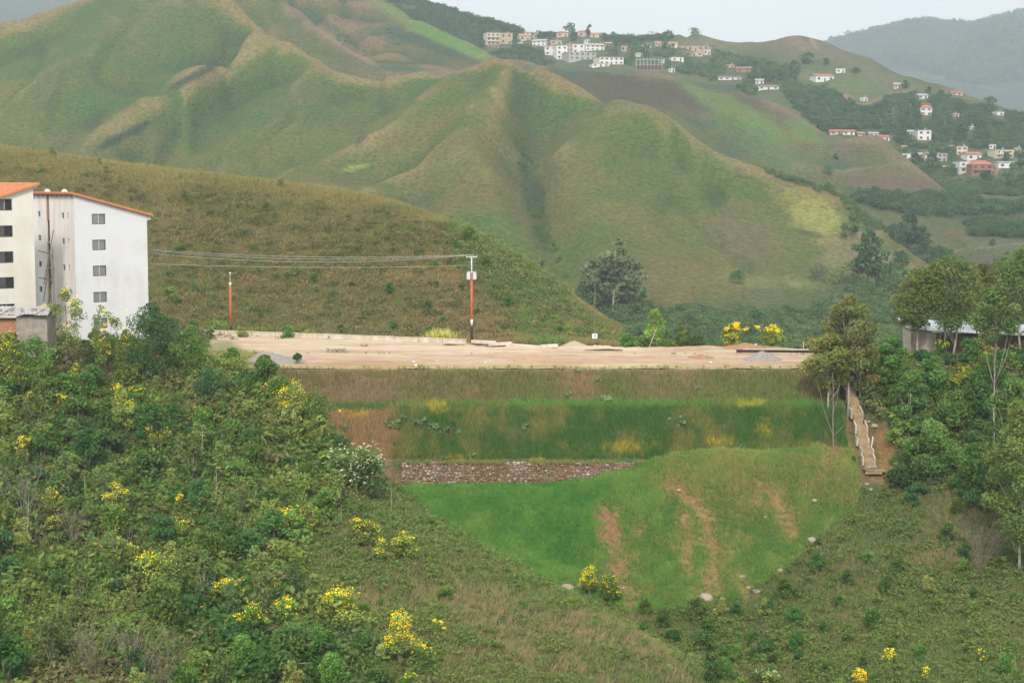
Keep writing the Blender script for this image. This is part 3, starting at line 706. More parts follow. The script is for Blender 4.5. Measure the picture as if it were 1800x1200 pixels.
class Acc:
    """collects geometry for ONE mesh"""
    def __init__(s): s.V = []; s.F = {}; s.C = []; s.n = 0
    def add(s, V, Fc, col=(0.5, 0.5, 0.5)):
        V = np.asarray(V, float).reshape(-1, 3); Fc = np.asarray(Fc)
        s.F.setdefault(Fc.shape[1], []).append(Fc + s.n)
        s.V.append(V); s.n += len(V)
        c = np.asarray(col, float); s.C.append(np.tile(c, (len(V), 1)) if c.ndim == 1 else c)
    def box(s, c, size, rz=0.0, col=(0.5, 0.5, 0.5), tilt=None):
        x, y, z = np.array(size) / 2.0
        V = np.array([(i, j, k) for i in (-x, x) for j in (-y, y) for k in (-z, z)])
        if tilt is not None: V = V @ np.array(Matrix.Rotation(tilt[0], 3, tilt[1])).T
        cr, sr = math.cos(rz), math.sin(rz)
        V = V @ np.array([[cr, sr, 0], [-sr, cr, 0], [0, 0, 1]]) + np.array(c)
        s.add(V, np.array([(0, 1, 3, 2), (4, 6, 7, 5), (0, 4, 5, 1), (2, 3, 7, 6), (0, 2, 6, 4), (1, 5, 7, 3)]), col)
    def prism(s, poly, d, axis='y', c0=0.0, col=(0.5, 0.5, 0.5)):
        """polygon (list of 2-tuples) extruded by d along axis from c0"""
        n = len(poly)
        def m(p, t): return {'y': (p[0], t, p[1]), 'x': (t, p[0], p[1]), 'z': (p[0], p[1], t)}[axis]
        V = [m(p, c0) for p in poly] + [m(p, c0 + d) for p in poly]
        s.add(V, np.array([[i, (i + 1) % n, n + (i + 1) % n, n + i] for i in range(n)]), col)
        s.F.setdefault(n, []).append(np.array([list(range(n))[::-1], list(range(n, 2 * n))]) + s.n - 2 * n)
    def tube(s, pts, rad, k=6, col=(0.5, 0.5, 0.5)):
        V, Fq = tube(pts, rad, k); s.add(V, Fq, col)
        n = len(V); a = np.arange(k)[::-1][None]; b = (np.arange(k) + n - k)[None]
        s.F.setdefault(k, []).append(a + s.n - n); s.F[k].append(b + s.n - n)
    def leaves(s, c, size, r, base, up=0.3, aspect=1.7, var=0.25, hue=0.12, droop=0.0):
        V, Fq = leaf_quads(c, size, r, up, aspect, droop)
        s.add(V, Fq, np.repeat(tint_leaf(len(c), base, r, var, hue), 4, 0))
    def mesh(s, name, smooth=False):
        me = mesh_np(name, np.concatenate(s.V), [np.concatenate(f) for f in s.F.values()], np.concatenate(s.C), smooth)
        me.validate(); return me
    def build(s, name, mat, parent=None, smooth=False): return link(name, s.mesh(name, smooth), mat, parent)

def clump_cloud(acc, centers, rads, per, size, base, r, up=0.3, shell=0.75, var=0.25, hue=0.12, cvar=0.22, aspect=1.7, flat=0.8, droop=0.0, gap=0.25):
    for c, q in zip(centers, rads):
        n = max(4, int(per * (0.7 + 0.6 * r.random())))
        d = unit(n, r, 0.25); rr = (shell + (1 - shell) * r.random(n)) ** 1.0
        rr = np.where(r.random(n) < gap, rr * r.random(n), rr)
        p = np.asarray(c) + d * (q * rr)[:, None] * np.array([1, 1, flat])
        b = np.asarray(base) * (1 + cvar * r.uniform(-1, 1)); b = b * np.array([1 + 0.15 * r.uniform(-1, 1), 1, 1])
        acc.leaves(p, size * r.uniform(0.7, 1.25, n), r, b, up, aspect, var, hue, droop)

M_BARK = mat_surf("bark", (0.30, 0.25, 0.20), (0.16, 0.13, 0.10), scale=6, bump=0.4)
M_PALEBARK = mat_surf("pale_bark", (0.46, 0.42, 0.36), (0.30, 0.25, 0.20), scale=5, bump=0.3)
M_TWIG = mat_surf("dry_twig", (0.30, 0.25, 0.205), (0.20, 0.16, 0.13), scale=8, bump=0.2)
M_LEAF = mat_leaf("shrub_leaves", 0.3, 0.28)
M_LEAF0 = mat_leaf("tree_leaves", 0.3, 0.08)
M_LEAFD = mat_leaf("dark_leaves", 0.22, 0.10)
M_FLOWER = mat_leaf("yellow_petals", 0.15, 0.06, tint=(1.35, 1.3, 1.1))
M_GRASS = mat_leaf("grass_blades", 0.35, 0.0)

# ---- shrub prototypes, about 1 m radius, standing on the origin
def proto_shrub(seed, base, H=1.5, W=1.0, nc=16, per=75, leaf=0.11, up=0.3, loose=0.0):
    r = np.random.default_rng(seed)
    fo, st = Acc(), Acc()
    cs, rs = [], []
    for i in range(nc):
        a = r.uniform(0, 2 * math.pi); h = r.random() ** 0.8
        rad = W * (0.15 + 0.62 * r.random()) * (1 - 0.45 * h + loose * r.random())
        cs.append((rad * math.cos(a), rad * math.sin(a), H * (0.16 + 0.74 * h))); rs.append(W * r.uniform(0.22, 0.42))
    clump_cloud(fo, cs, rs, per, leaf, base, r, up)
    for c in cs[:7]:
        m = np.array(c) * np.array([0.35, 0.35, 0.5])
        st.tube([(0, 0, -0.3), m, c], [0.035, 0.024, 0.008], 4)
    return fo.mesh("foliage"), st.mesh("stems"), cs, rs

def blossoms(cs, rs, seed, n=14, size=0.085, spread=0.17, H=1.5, col=(0.80, 0.66, 0.03), top=0.45, side=None):
    r = np.random.default_rng(seed); a = Acc()
    cand = [i for i in range(len(cs)) if cs[i][2] > H * top] or list(range(len(cs)))
    for k in range(n):
        i = cand[r.integers(len(cand))]
        d = unit(1, r, 0.7)[0]; d[2] = abs(d[2])
        c = np.array(cs[i]) + d * rs[i] * r.uniform(0.9, 1.25)
        m = int(r.integers(5, 13))
        p = c + r.normal(size=(m, 3)) * spread * np.array([0.5, 0.5, 0.32])
        a.leaves(p, size * r.uniform(0.7, 1.2, m), r, col, up=0.8, aspect=1.1, var=0.12, hue=0.05)
    return a.mesh("blossoms")

SHRUBS = []
for k, (b, H, W, nc, per, lf) in enumerate([((0.070, 0.135, 0.035), 1.6, 1.0, 17, 80, .105), ((0.052, 0.115, 0.038), 1.9, 0.95, 18, 80, .11), ((0.098, 0.155, 0.045), 1.3, 1.05, 15, 80, .10),
                                            ((0.115, 0.150, 0.055), 1.7, 0.85, 14, 75, .095), ((0.042, 0.100, 0.036), 1.4, 1.05, 17, 85, .12), ((0.085, 0.125, 0.055), 2.2, 0.8, 16, 75, .10)]):
    SHRUBS.append(proto_shrub(100 + k, b, H, W, nc, per, lf))

def place_shrub(k, pos, s, name, label, cat='shrub', group=None, rz=None, flower=None, sz=1.0):
    o = thing(name, label, cat, pos, random.uniform(0, 6.28) if rz is None else rz, group)
    o.scale = (s, s, s * sz)
    fo, st, cs, rs = SHRUBS[k]
    a = link("foliage", fo, M_LEAF, o); b = link("stems", st, M_BARK, o)
    if flower is not None: link("blossoms", flower, M_FLOWER, o)
    return o

def xyz(layer, u, v, Y0=95, Y1=200): return layer.hit(u, v, Y0, Y1)
def px2m(px, Y): return px * Y / F

# ---- scatter tools (each result is ONE mass nobody could count)
def scatter_mass(name, tmpl, pos, scale, tint, mat, kind='stuff', parent=None, seed=0, sz=None):
    """tmpl: list of (V, F, C); every instance is rotated about z and scaled"""
    r = np.random.default_rng(seed); pick = r.integers(0, len(tmpl), len(pos))
    ang = r.uniform(0, 2 * math.pi, len(pos)); acc = Acc()
    for t, (V, Fq, C) in enumerate(tmpl):
        i = np.nonzero(pick == t)[0]
        if not len(i): continue
        c, s = np.cos(ang[i])[:, None], np.sin(ang[i])[:, None]
        x = (V[None, :, 0] * c - V[None, :, 1] * s) * scale[i][:, None]
        y = (V[None, :, 0] * s + V[None, :, 1] * c) * scale[i][:, None]
        z = V[None, :, 2] * (scale[i] if sz is None else sz[i])[:, None] + 0 * x
        W = np.stack([x, y, z], -1) + pos[i][:, None]
        Fa = (Fq[None] + (np.arange(len(i)) * len(V))[:, None, None]).reshape(-1, Fq.shape[1])
        Ca = C[None] * tint[i][:, None]
        acc.add(W.reshape(-1, 3), Fa, Ca.reshape(-1, 3))
    o = link(name, mesh_np(name, np.concatenate(acc.V), [np.concatenate(f) for f in acc.F.values()], np.concatenate(acc.C)), mat, parent)
    if kind: o['kind'] = kind
    return o

def tuft_tmpl(seed, nb=9, h=1.0, w=0.035, lean=0.45, rad=0.16):
    r = np.random.default_rng(seed); V = []; C = []
    for i in range(nb):
        a = r.uniform(0, 6.28); p = np.array([math.cos(a), math.sin(a), 0]) * rad * r.random(); d = r.uniform(0, 6.28)
        hh = h * r.uniform(0.55, 1.1); tip = p + np.array([math.cos(d) * lean * hh * r.random(), math.sin(d) * lean * hh * r.random(), hh])
        s = np.array([-math.sin(d + 1), math.cos(d + 1), 0]) * w
        V += [p - s, p + s, tip]; q = r.uniform(0.8, 1.2); C += [[q * .85] * 3, [q * .85] * 3, [q * 1.1] * 3]
    return np.array(V), np.arange(3 * nb).reshape(nb, 3), np.array(C)
TUFTS = [tuft_tmpl(i) for i in range(8)]
def clump_tmpl(seed, n=60, size=0.13, flat=0.75):
    r = np.random.default_rng(seed); a = Acc()
    k = 4
    cs = [(0.32 * r.normal(), 0.32 * r.normal(), 0.25 + 0.3 * r.random()) for _ in range(k)]
    clump_cloud(a, cs, [0.36] * k, n / k, size, (1, 1, 1), r, 0.35, var=0.3, flat=flat, cvar=0.15)
    return np.concatenate(a.V), np.concatenate(a.F[4]), np.concatenate(a.C)
CLUMPS = [clump_tmpl(50 + i) for i in range(8)]
CROWNS = [clump_tmpl(80 + i, n=110, size=0.15, flat=1.0) for i in range(6)]

def sample_layer(fz, n, u0, u1, Y0, Y1, seed):
    """points spread evenly over the ground between two sight lines and two depths"""
    r = np.random.default_rng(seed)
    Y = np.sqrt(r.uniform(Y0 ** 2, Y1 ** 2, n)); u = r.uniform(u0, u1, n)
    X = (u - 900) / F * Y; Z = fz(X, Y)
    p = np.stack([X, Y, Z], -1); uu, vv = UV(p)
    return p, uu, vv, r
# ------------------------------------------------------------------ ground cover of the near slopes
THICK = [(-900, 560), (390, 600), (470, 660), (600, 790), (660, 880), (560, 930), (520, 1010), (640, 1100), (700, 1210), (600, 1700), (-900, 1700)]
RIGHTW = [(1480, 600), (2600, 600), (2600, 900), (1800, 905), (1700, 870), (1590, 850), (1500, 700)]
def near_R(p, u, v): return ~(poly_in(u, v, FILL) & (p[:, 1] > 151)) & ~((p[:, 1] > 172.5) & (u > 425) & (u < 1500))
CH = np.array([(1488, 676), (1497, 706), (1503, 742), (1511, 772), (1517, 798), (1522, 824), (1532, 850)])
def off_channel(u, v, w=24): return (np.abs(u - np.interp(v, CH[:, 1], CH[:, 0])) > w) | (v < 670) | (v > 862)

# leafy undergrowth
def pinkish(p): return sst(-0.05, 0.40, NZ.fbm(p[:, 0] + 40, p[:, 1], 10) + .3 * NZ2.fbm(p[:, 0], p[:, 1], 4))
p, u, v, r = sample_layer(R.z, 27000, -300, 2100, 96, 188, 31)
n1 = NZ.fbm(p[:, 0], p[:, 1], 11); n2 = NZ2.fbm(p[:, 0], p[:, 1], 4)
th = poly_in(u + 50 * n1, v + 50 * n2, THICK); rw = poly_in(u, v, RIGHTW)
dens = np.where(th | rw, 1.0, (1 - .85 * pinkish(p)) * np.clip(0.55 + 0.8 * n1 + 0.5 * n2 + 0.15 * (u > 1150), 0.12, 1.0))
gul = blob(u, v, 1260, 1120, 150, 75, 20, nz=0.3) ; dens = np.maximum(dens, gul)
m = near_R(p, u, v) & (r.random(len(p)) < dens) & off_channel(u, v) & (soil_mask(u, v) < .3) & ~((u > 1420) & (u < 1505) & (v > 740) & (v < 850))
p, u, v, th, rw, n1, n2 = p[m], u[m], v[m], th[m], rw[m], n1[m], n2[m]
tint = lerp((0.055, 0.120, 0.036), (0.150, 0.190, 0.062), 0.45 + 1.0 * n2 + 0.5 * r.uniform(-1, 1, len(p)))
n3 = NZ3.fbm(p[:, 0], p[:, 1], 14)
tint = lerp(tint, (0.135, 0.120, 0.078), np.maximum((r.random(len(p)) < 0.10) * 0.8, sst(0.1, 0.5, n3) * 0.75))
tint = lerp(tint, (0.038, 0.095, 0.034), sst(0.05, 0.45, -n3) * 0.8)
tint = np.where((th | rw)[:, None], tint, lerp(tint, (0.105, 0.150, 0.055), np.full(len(p), 0.75)))
sc = np.where(th | rw, r.uniform(0.6, 1.7, len(p)) * np.where(r.random(len(p)) < .12, 1.6, 1.0) * (1 + 0.5 * NZ.fbm(p[:, 0], p[:, 1], 5)), r.uniform(0.55, 1.45, len(p)))
o = scatter_mass("undergrowth", CLUMPS, p - [0, 0, .12], sc, tint, M_GRASS, seed=1)
tag(o, 'mixed green undergrowth covering the near slopes on both sides of the ravine', 'undergrowth')

# dry and green grass of the near slopes
p, u, v, r = sample_layer(R.z, 120000, -300, 2100, 96, 190, 32)
n1 = NZ.fbm(p[:, 0], p[:, 1], 9); n2 = NZ2.fbm(p[:, 0], p[:, 1], 2.5); n3 = NZ3.fbm(p[:, 0], p[:, 1], 20)
th = poly_in(u + 50 * n1, v + 50 * n2, THICK) | poly_in(u, v, RIGHTW)
m = near_R(p, u, v) & (r.random(len(p)) < np.where(th, 0.25, 1.0)) & off_channel(u, v, 20) & (r.random(len(p)) > soil_mask(u, v))
p, u, v, n1, n2, n3 = p[m], u[m], v[m], n1[m], n2[m], n3[m]
tint = lerp((0.085, 0.140, 0.050), (0.165, 0.152, 0.082), 0.38 + 0.9 * n1 + 0.5 * r.uniform(-1, 1, len(p)) * 0.7)
tint = lerp(tint, (0.215, 0.165, 0.115), np.maximum(pinkish(p), sst(0.0, 0.6, n3)) * 0.9 * r.random(len(p)))
tint = lerp(tint, (0.085, 0.15, 0.05), sst(0.05, 0.6, -n3 + 0.3 * n2) * 0.7)
sc = r.uniform(0.45, 1.0, len(p))
o = scatter_mass("tall_grass", TUFTS, p - [0, 0, .05], sc * 1.3, tint, M_GRASS, seed=2, sz=sc * 0.65)
tag(o, 'tall dry and green grass over the near slopes of the ravine', 'grass')

# short bright grass of the fill slope
p, u, v, r = sample_layer(R.z, 115000, 640, 1530, 151, 174, 33)
n1 = NZ.fbm(p[:, 0], p[:, 1], 6); n2 = NZ2.fbm(p[:, 0], p[:, 1], 1.6)
sm = soil_mask(u, v)
m = poly_in(u + 10 * n2, v + 8 * n2, FILL) & (r.random(len(p)) > sm * 0.95)
p, u, v, n1, n2, sm = p[m], u[m], v[m], n1[m], n2[m], sm[m]
tint = lerp((0.050, 0.160, 0.042), (0.115, 0.215, 0.060), 0.45 + 0.8 * n1 + 0.7 * n2 + 0.35 * r.uniform(-1, 1, len(p)))
dry = sst(950, 1300, u) * 0.35 + 0.9 * sm + 0.75 * sst(0.0, 0.6, NZ3.fbm(p[:, 0], p[:, 1], 8)) * sst(950, 1150, u)
tint = lerp(tint, (0.215, 0.19, 0.085), dry * r.random(len(p)) * 1.3)
sc = r.uniform(0.5, 1.0, len(p))
o = scatter_mass("short_grass", TUFTS, p - [0, 0, .04], sc * 1.3, tint, M_GRASS, seed=3, sz=sc * (0.42 + 0.35 * sst(0, .6, n2) + .25 * (r.random(len(p)) < .05)))
tag(o, 'short bright green grass on the fill slope below the stone wall', 'grass')

# grass hanging over the terraced embankment
EV = EMB.reshape(-1, 3); nrE, nuE = EMB.shape[:2]
r = np.random.default_rng(34); n = 42000
i = r.uniform(2, nrE - 9, n); j = r.uniform(0, nuE - 2, n)
i0, j0 = i.astype(int), j.astype(int); fi, fj = (i - i0)[:, None], (j - j0)[:, None]
p = EMB[i0, j0] * (1 - fi) * (1 - fj) + EMB[i0 + 1, j0] * fi * (1 - fj) + EMB[i0, j0 + 1] * (1 - fi) * fj + EMB[i0 + 1, j0 + 1] * fi * fj
u, v = UV(p); n1 = NZ.fbm(p[:, 0], p[:, 2], 3.5); n2 = NZ2.fbm(p[:, 0], p[:, 2], 1.0)
low = sst(700, 720, v)
up_t = lerp((0.215, 0.165, 0.115), (0.135, 0.145, 0.070), 0.5 + 1.3 * n1 + .5 * n2 + 0.5 * r.uniform(-1, 1, n))
up_t = lerp(up_t, (0.12, 0.165, 0.06), sst(650, 705, v + 30 * n1) * sst(650, 1300, u) * 0.7)
lo_t = lerp((0.050, 0.120, 0.038), (0.165, 0.165, 0.065), 0.38 + 1.2 * n1 + 0.6 * n2 + 0.3 * r.uniform(-1, 1, n))
tint = lerp(up_t, lo_t, low)
tint = lerp(tint, (0.25, 0.175, 0.115), sst(720, 690, u + 60 * n1) * sst(716, 728, v) * 0.9)
tint = lerp(tint, (0.075, 0.185, 0.045), blob(u, v, 1060, 711, 420, 8, 0, nz=0.8, s=40) * 0.75)
for q in ((770, 716, 24, 14, 20), (1105, 788, 50, 12, 0), (1320, 712, 34, 9, 0), (800, 806, 24, 7, 0), (940, 806, 18, 7, 0), (625, 730, 28, 9, 0), (1345, 755, 13, 15, 0), (1250, 780, 18, 10, 0), (1275, 775, 12, 12, 0)):
    tint = lerp(tint, (0.46, 0.34, 0.04), blob(u, v, *q, soft=0.7, nz=0.8, s=10) * 0.75 * r.random(n))
bare = (r.random(n) < 0.45 * (1 - low)) | (v > 814) & (u > 690) & (u < 1150)
m = ~bare
sc = r.uniform(0.45, 1.0, n)[m]
o = scatter_mass("bank_grass", TUFTS, p[m] - [0, .02, .1], sc * 1.25, tint[m], M_GRASS, seed=4, sz=sc * 0.75)
tag(o, 'brown and green grass growing on the terraced embankment', 'grass')

# grass and weeds of the brown hillside
p, u, v, r = sample_layer(B.z, 110000, -300, 1200, 198, 345, 35)
n1 = NZ.fbm(p[:, 0], p[:, 1], 12); n2 = NZ2.fbm(p[:, 0], p[:, 1], 3); n3 = NZ3.fbm(p[:, 0], p[:, 1], 28)
m = (p[:, 1] > back_Y(u) + 1.2) & (p[:, 2] > ZP - 1.5)
p, u, v, n1, n2, n3 = p[m], u[m], v[m], n1[m], n2[m], n3[m]
tint = lerp((0.155, 0.142, 0.070), (0.090, 0.115, 0.048), 0.45 + 0.8 * n1 + 0.6 * n2)
tint = lerp(tint, (0.20, 0.14, 0.095), sst(-0.1, 0.5, n3) * 0.9 * r.random(len(p)))
tint = lerp(tint, (0.19, 0.165, 0.080), sst(60, -10, v - (262 + u * 0.105)) * 0.7)
tint = lerp(tint, (0.075, 0.15, 0.048), blob(u, v, 900, 500, 60, 170, -38, nz=0.4, s=60) * 0.8)
sc = r.uniform(0.6, 1.3, len(p))
o = scatter_mass("hillside_grass", TUFTS, p - [0, 0, .08], sc * 2.0, tint, M_GRASS, seed=5, sz=sc * 0.75)
tag(o, 'dry brown grass on the hillside behind the plateau', 'grass')

# scrub at the foot and along the green flank of the brown hill, bushes of the valley
HBOX = [(867,80,26,24),(890,78,24,22),(923,72,22,14),(932,53,20,9),(947,81,26,14),(978,79,22,10),(989,66,22,13),(968,98,24,20),(1000,106,44,32),(1024,106,54,30),(1046,89,36,15),(1027,62,24,14),(1049,65,24,11),(1070,118,50,22),(1099,91,16,12),(1138,87,16,10),(1156,82,12,11),(1180,84,20,12),(1191,108,24,9),(1218,100,62,24),(1141,125,52,26),(1181,128,12,9),(1283,141,44,10),(1307,128,30,12),(1283,120,16,8),(1335,148,18,11),(1351,158,40,10),(1450,144,38,18),(1478,129,18,10),(1578,156,14,12),(1519,178,14,8),(1623,174,20,11),(1628,203,24,20),(1625,247,28,20),(1500,240,90,12),(1555,248,22,12),(1605,240,14,10),(1630,284,80,16),(1691,273,22,17),(1713,284,32,16),(1715,308,70,28),(1765,279,38,17),(1769,296,32,14),(1795,290,20,12),(1682,168,24,9),(1755,203,24,8),(1702,232,22,8),(1678,205,18,8)]
def off_houses(u, v):
    ok = np.ones(np.shape(u), bool)
    for a, b, w, h in HBOX: ok &= ~((np.abs(u - a) < w / 2 + 3) & (v > b - h) & (v < b + 13))
    return ok
def mass(name, label, cat, layer, n, area, Y0, Y1, s0, s1, c1, c2, seed, tm=CROWNS, mat=None, nzs=25):
    xs = [q[0] for q in area]
    p, u, v, r = sample_layer(layer.z, n, min(xs), max(xs), Y0, Y1, seed)
    n1 = NZ.fbm(p[:, 0], p[:, 1], nzs)
    m = poly_in(u + 12 * n1, v + 6 * n1, area) & (r.random(len(p)) < np.clip(0.6 + 1.2 * n1, 0.05, 1))
    m &= off_houses(u, v)
    p = p[m]; n1 = n1[m]
    tint = lerp(c1, c2, 0.45 + 0.6 * r.uniform(-1, 1, len(p)) + 0.4 * n1)
    sc = r.uniform(s0, s1, len(p))
    o = scatter_mass(name, tm, p - (sc * 0.1)[:, None] * np.array([0, 0, 1]), sc, tint, mat or M_GRASS, seed=seed)
    return tag(o, label, cat)
mass("flank_scrub", 'low green scrub on the right flank of the brown hillside', 'scrub', B, 9000, [(790, 390), (850, 400), (960, 480), (1060, 585), (1090, 612), (1020, 600), (930, 540), (850, 520), (800, 460)], 205, 300, 0.7, 1.7, (0.07, 0.13, 0.045), (0.16, 0.175, 0.085), 41, CLUMPS)
xsB = [(-300, 300), (0, 290), (450, 340), (760, 390), (900, 470), (1060, 600), (-300, 600)]
mass("hillside_weeds", 'low weeds and half grown bushes mottling the brown hillside', 'weeds', B, 13000, xsB, 204, 325, 0.55, 1.7, (0.050, 0.080, 0.036), (0.190, 0.150, 0.095), 52, CLUMPS, nzs=16)
mass("valley_scrub", 'blue green scrub filling the valley floor beyond the plateau', 'scrub', H1, 16000, [(1000, 540), (1130, 530), (1250, 548), (1400, 545), (1560, 490), (2060, 470), (2060, 640), (1000, 640)], 330, 560, 1.2, 3.2, (0.050, 0.105, 0.045), (0.105, 0.150, 0.068), 42)
mass("terrace_wood", 'dark belt of trees below the terraced fields', 'wood', H2, 9000, [(1490, 338), (1660, 345), (1800, 335), (2080, 340), (2080, 382), (1800, 378), (1640, 382), (1560, 372), (1480, 350)], 640, 900, 2.5, 5.5, (0.032, 0.078, 0.036), (0.06, 0.105, 0.05), 43)
mass("field_hedge", 'dark hedgerow trees between the fields in front of the terraces', 'hedge', H2, 5000, [(1700, 395), (1760, 388), (1800, 400), (2050, 395), (2050, 425), (1800, 418), (1710, 415)], 620, 760, 2.0, 4.5, (0.032, 0.078, 0.036), (0.06, 0.105, 0.05), 44)
mass("grove_scrub", 'dark scrub around the grove and along the lower valley fields', 'scrub', H2, 7000, [(1590, 452), (1660, 440), (1720, 470), (2060, 462), (2060, 560), (1620, 560)], 540, 700, 1.4, 3.6, (0.036, 0.082, 0.038), (0.08, 0.12, 0.055), 53)
mass("village_wood", 'dense dark wood on the village hill', 'wood', H4, 26000, [(1380, 160), (1440, 155), (1520, 190), (1600, 165), (1650, 160), (1700, 190), (1800, 205), (2060, 220), (2060, 300), (1800, 262), (1660, 262), (1600, 262), (1560, 240), (1450, 232), (1400, 190)], 860, 1130, 2.2, 5.0, (0.032, 0.075, 0.036), (0.065, 0.115, 0.055), 45)
mass("lower_village_wood", 'bushy green slope around the lower village houses', 'wood', H4, 17000, [(1560, 262), (2060, 285), (2060, 345), (1660, 345), (1600, 300)], 760, 960, 1.4, 3.8, (0.036, 0.085, 0.04), (0.08, 0.13, 0.055), 46)
mass("ridge_wood", 'wooded slope behind the upper village houses', 'wood', H4, 16000, [(680, -5), (760, 8), (860, 40), (960, 55), (1090, 66), (1180, 66), (1180, 82), (1090, 78), (960, 100), (880, 95), (800, 75), (690, 30)], 1150, 1560, 2.5, 5.5, (0.032, 0.075, 0.045), (0.055, 0.10, 0.055), 47)
mass("village_gardens", 'trees and gardens between the village houses', 'wood', H4, 12500, [(850, 85), (960, 100), (1060, 98), (1130, 82), (1260, 95), (1400, 118), (1400, 165), (1330, 172), (1250, 140), (1160, 122), (1040, 112), (940, 118), (860, 105)], 980, 1260, 1.5, 4.4, (0.034, 0.08, 0.04), (0.08, 0.135, 0.055), 48)
mass("mountain_wood", 'hazy forest on the far mountain', 'wood', H5, 16000, [(1400, 60), (1560, 40), (1700, 5), (2100, -60), (2100, 210), (1750, 170), (1600, 115), (1480, 100)], 3270, 4330, 13, 30, (0.03, 0.06, 0.035), (0.055, 0.09, 0.05), 49, nzs=120)
mass("gully_scrub", 'dark scrub in the hollow below the central peak', 'scrub', H1, 1100, [(915, 250), (945, 300), (960, 360), (975, 430), (1000, 500), (960, 440), (930, 380), (905, 300)], 470, 700, 0.9, 2.2, (0.06, 0.11, 0.045), (0.09, 0.14, 0.055), 50)
mass("field_bank_scrub", 'green scrub around the yellow field on the hill flank', 'scrub', H1, 5000, [(1340, 300), (1460, 320), (1540, 370), (1640, 450), (1560, 420), (1500, 380), (1470, 345), (1380, 320)], 540, 680, 1.0, 2.6, (0.05, 0.10, 0.04), (0.10, 0.14, 0.06), 51)

# ------------------------------------------------------------------ single shrubs of the near slopes
def spread(n, area, gap, seed, lay=R, Y0=100, Y1=180, ok=None):
    r = np.random.default_rng(seed); out = []; xs = [q[0] for q in area]; tries = 0
    while len(out) < n and tries < n * 60:
        tries += 1
        Y = math.sqrt(r.uniform(Y0 ** 2, Y1 ** 2)); u = r.uniform(min(xs), max(xs))
        q = np.array([(u - 900) / F * Y, Y, 0.0]); q[2] = float(lay.z(np.array([q[0]]), np.array([q[1]]))[0])
        a, b = UV(q)
        if not poly_in(np.array([a]), np.array([b]), area)[0]: continue
        if ok is not None and not ok(q, a, b): continue
        if any((q[0] - w[0]) ** 2 + (q[1] - w[1]) ** 2 < gap ** 2 for w in out): continue
        out.append(q)
    return out
def okR(q, a, b): return (abs(a - float(np.interp(b, CH[:, 1], CH[:, 0]))) > 46 or b < 735 or b > 870) and bool(near_R(q[None], np.array([a]), np.array([b]))[0]) and bool(off_channel(np.array([a]), np.array([b]), 26)[0])

for q in spread(180, [(-60, 600), (380, 625), (480, 690), (620, 860), (560, 930), (500, 1000), (640, 1140), (700, 1290), (-60, 1290)], 2.6, 61, Y0=104, Y1=178, ok=okR):
    s = random.uniform(0.95, 2.0); k = random.choice([0, 0, 1, 2, 2, 3, 3, 4, 5])
    place_shrub(k, q, s, "leafy_shrub", 'leafy green shrub crowded into the thicket on the left slope', 'shrub', 'green shrubs of the left thicket')
for q in spread(36, [(560, 900), (700, 900), (940, 1030), (1100, 1100), (1240, 1190), (1240, 1290), (720, 1290), (600, 1060)], 3.5, 62, Y0=104, Y1=160, ok=okR):
    s = random.uniform(0.45, 0.95); place_shrub(random.choice([2, 3, 0]), q, s, "low_shrub", 'small green shrub scattered in the pinkish grass of the foreground spur', 'shrub', 'low shrubs on the grassy spur', sz=random.uniform(.5, .9))
for q in spread(70, [(1545, 640), (1860, 640), (1860, 900), (1700, 900), (1580, 870)], 2.6, 63, Y0=140, Y1=186, ok=okR):
    s = random.uniform(1.0, 1.9); place_shrub(random.choice([0, 1, 4, 4, 2]), q, s, "bushy_shrub", 'bushy green shrub in the thicket right of the stepped channel', 'shrub', 'shrubs of the right thicket')
for q in spread(75, [(1400, 960), (1560, 860), (1860, 890), (1860, 1290), (1330, 1290), (1240, 1100), (1330, 1050)], 3.0, 64, Y0=104, Y1=170, ok=okR):
    s = random.uniform(0.5, 1.15); place_shrub(random.choice([0, 2, 3, 1]), q, s, "slope_shrub", 'green shrub in the rough grass of the lower right slope', 'shrub', 'shrubs on the lower right slope')
for q in spread(26, [(1080, 1060), (1180, 1070), (1330, 1060), (1420, 1010), (1400, 1120), (1300, 1290), (1230, 1170), (1120, 1110)], 2.2, 65, Y0=120, Y1=160, ok=okR):
    s = random.uniform(0.7, 1.3); place_shrub(random.choice([4, 1, 0]), q, s, "gully_shrub", 'dark green shrub along the gully at the foot of the grass fill', 'shrub', 'shrubs in the gully')
for q in spread(125, [(240, 380), (450, 345), (700, 385), (830, 420), (960, 520), (1060, 600), (300, 600), (250, 560)], 4.0, 66, lay=B, Y0=206, Y1=300):
    s = random.choice([.4, .5, .6, .8, 1.0, 1.4]) * random.uniform(.8, 1.2); place_shrub(random.choice([0, 1, 2, 3, 5]), q, s, "hillside_bush", 'small dark bush dotting the brown hillside behind the poles', 'bush', 'bushes on the brown hillside', sz=random.uniform(.55, 1.0))
for q in spread(14, [(20, 262), (200, 292), (450, 320), (600, 340), (200, 330), (0, 300)], 6.0, 67, lay=B, Y0=270, Y1=330):
    s = random.uniform(0.6, 1.2); place_shrub(3, q, s, "ridge_bush", 'pale green bush on the crest of the brown hillside', 'bush', 'bushes on the crest of the brown hillside')

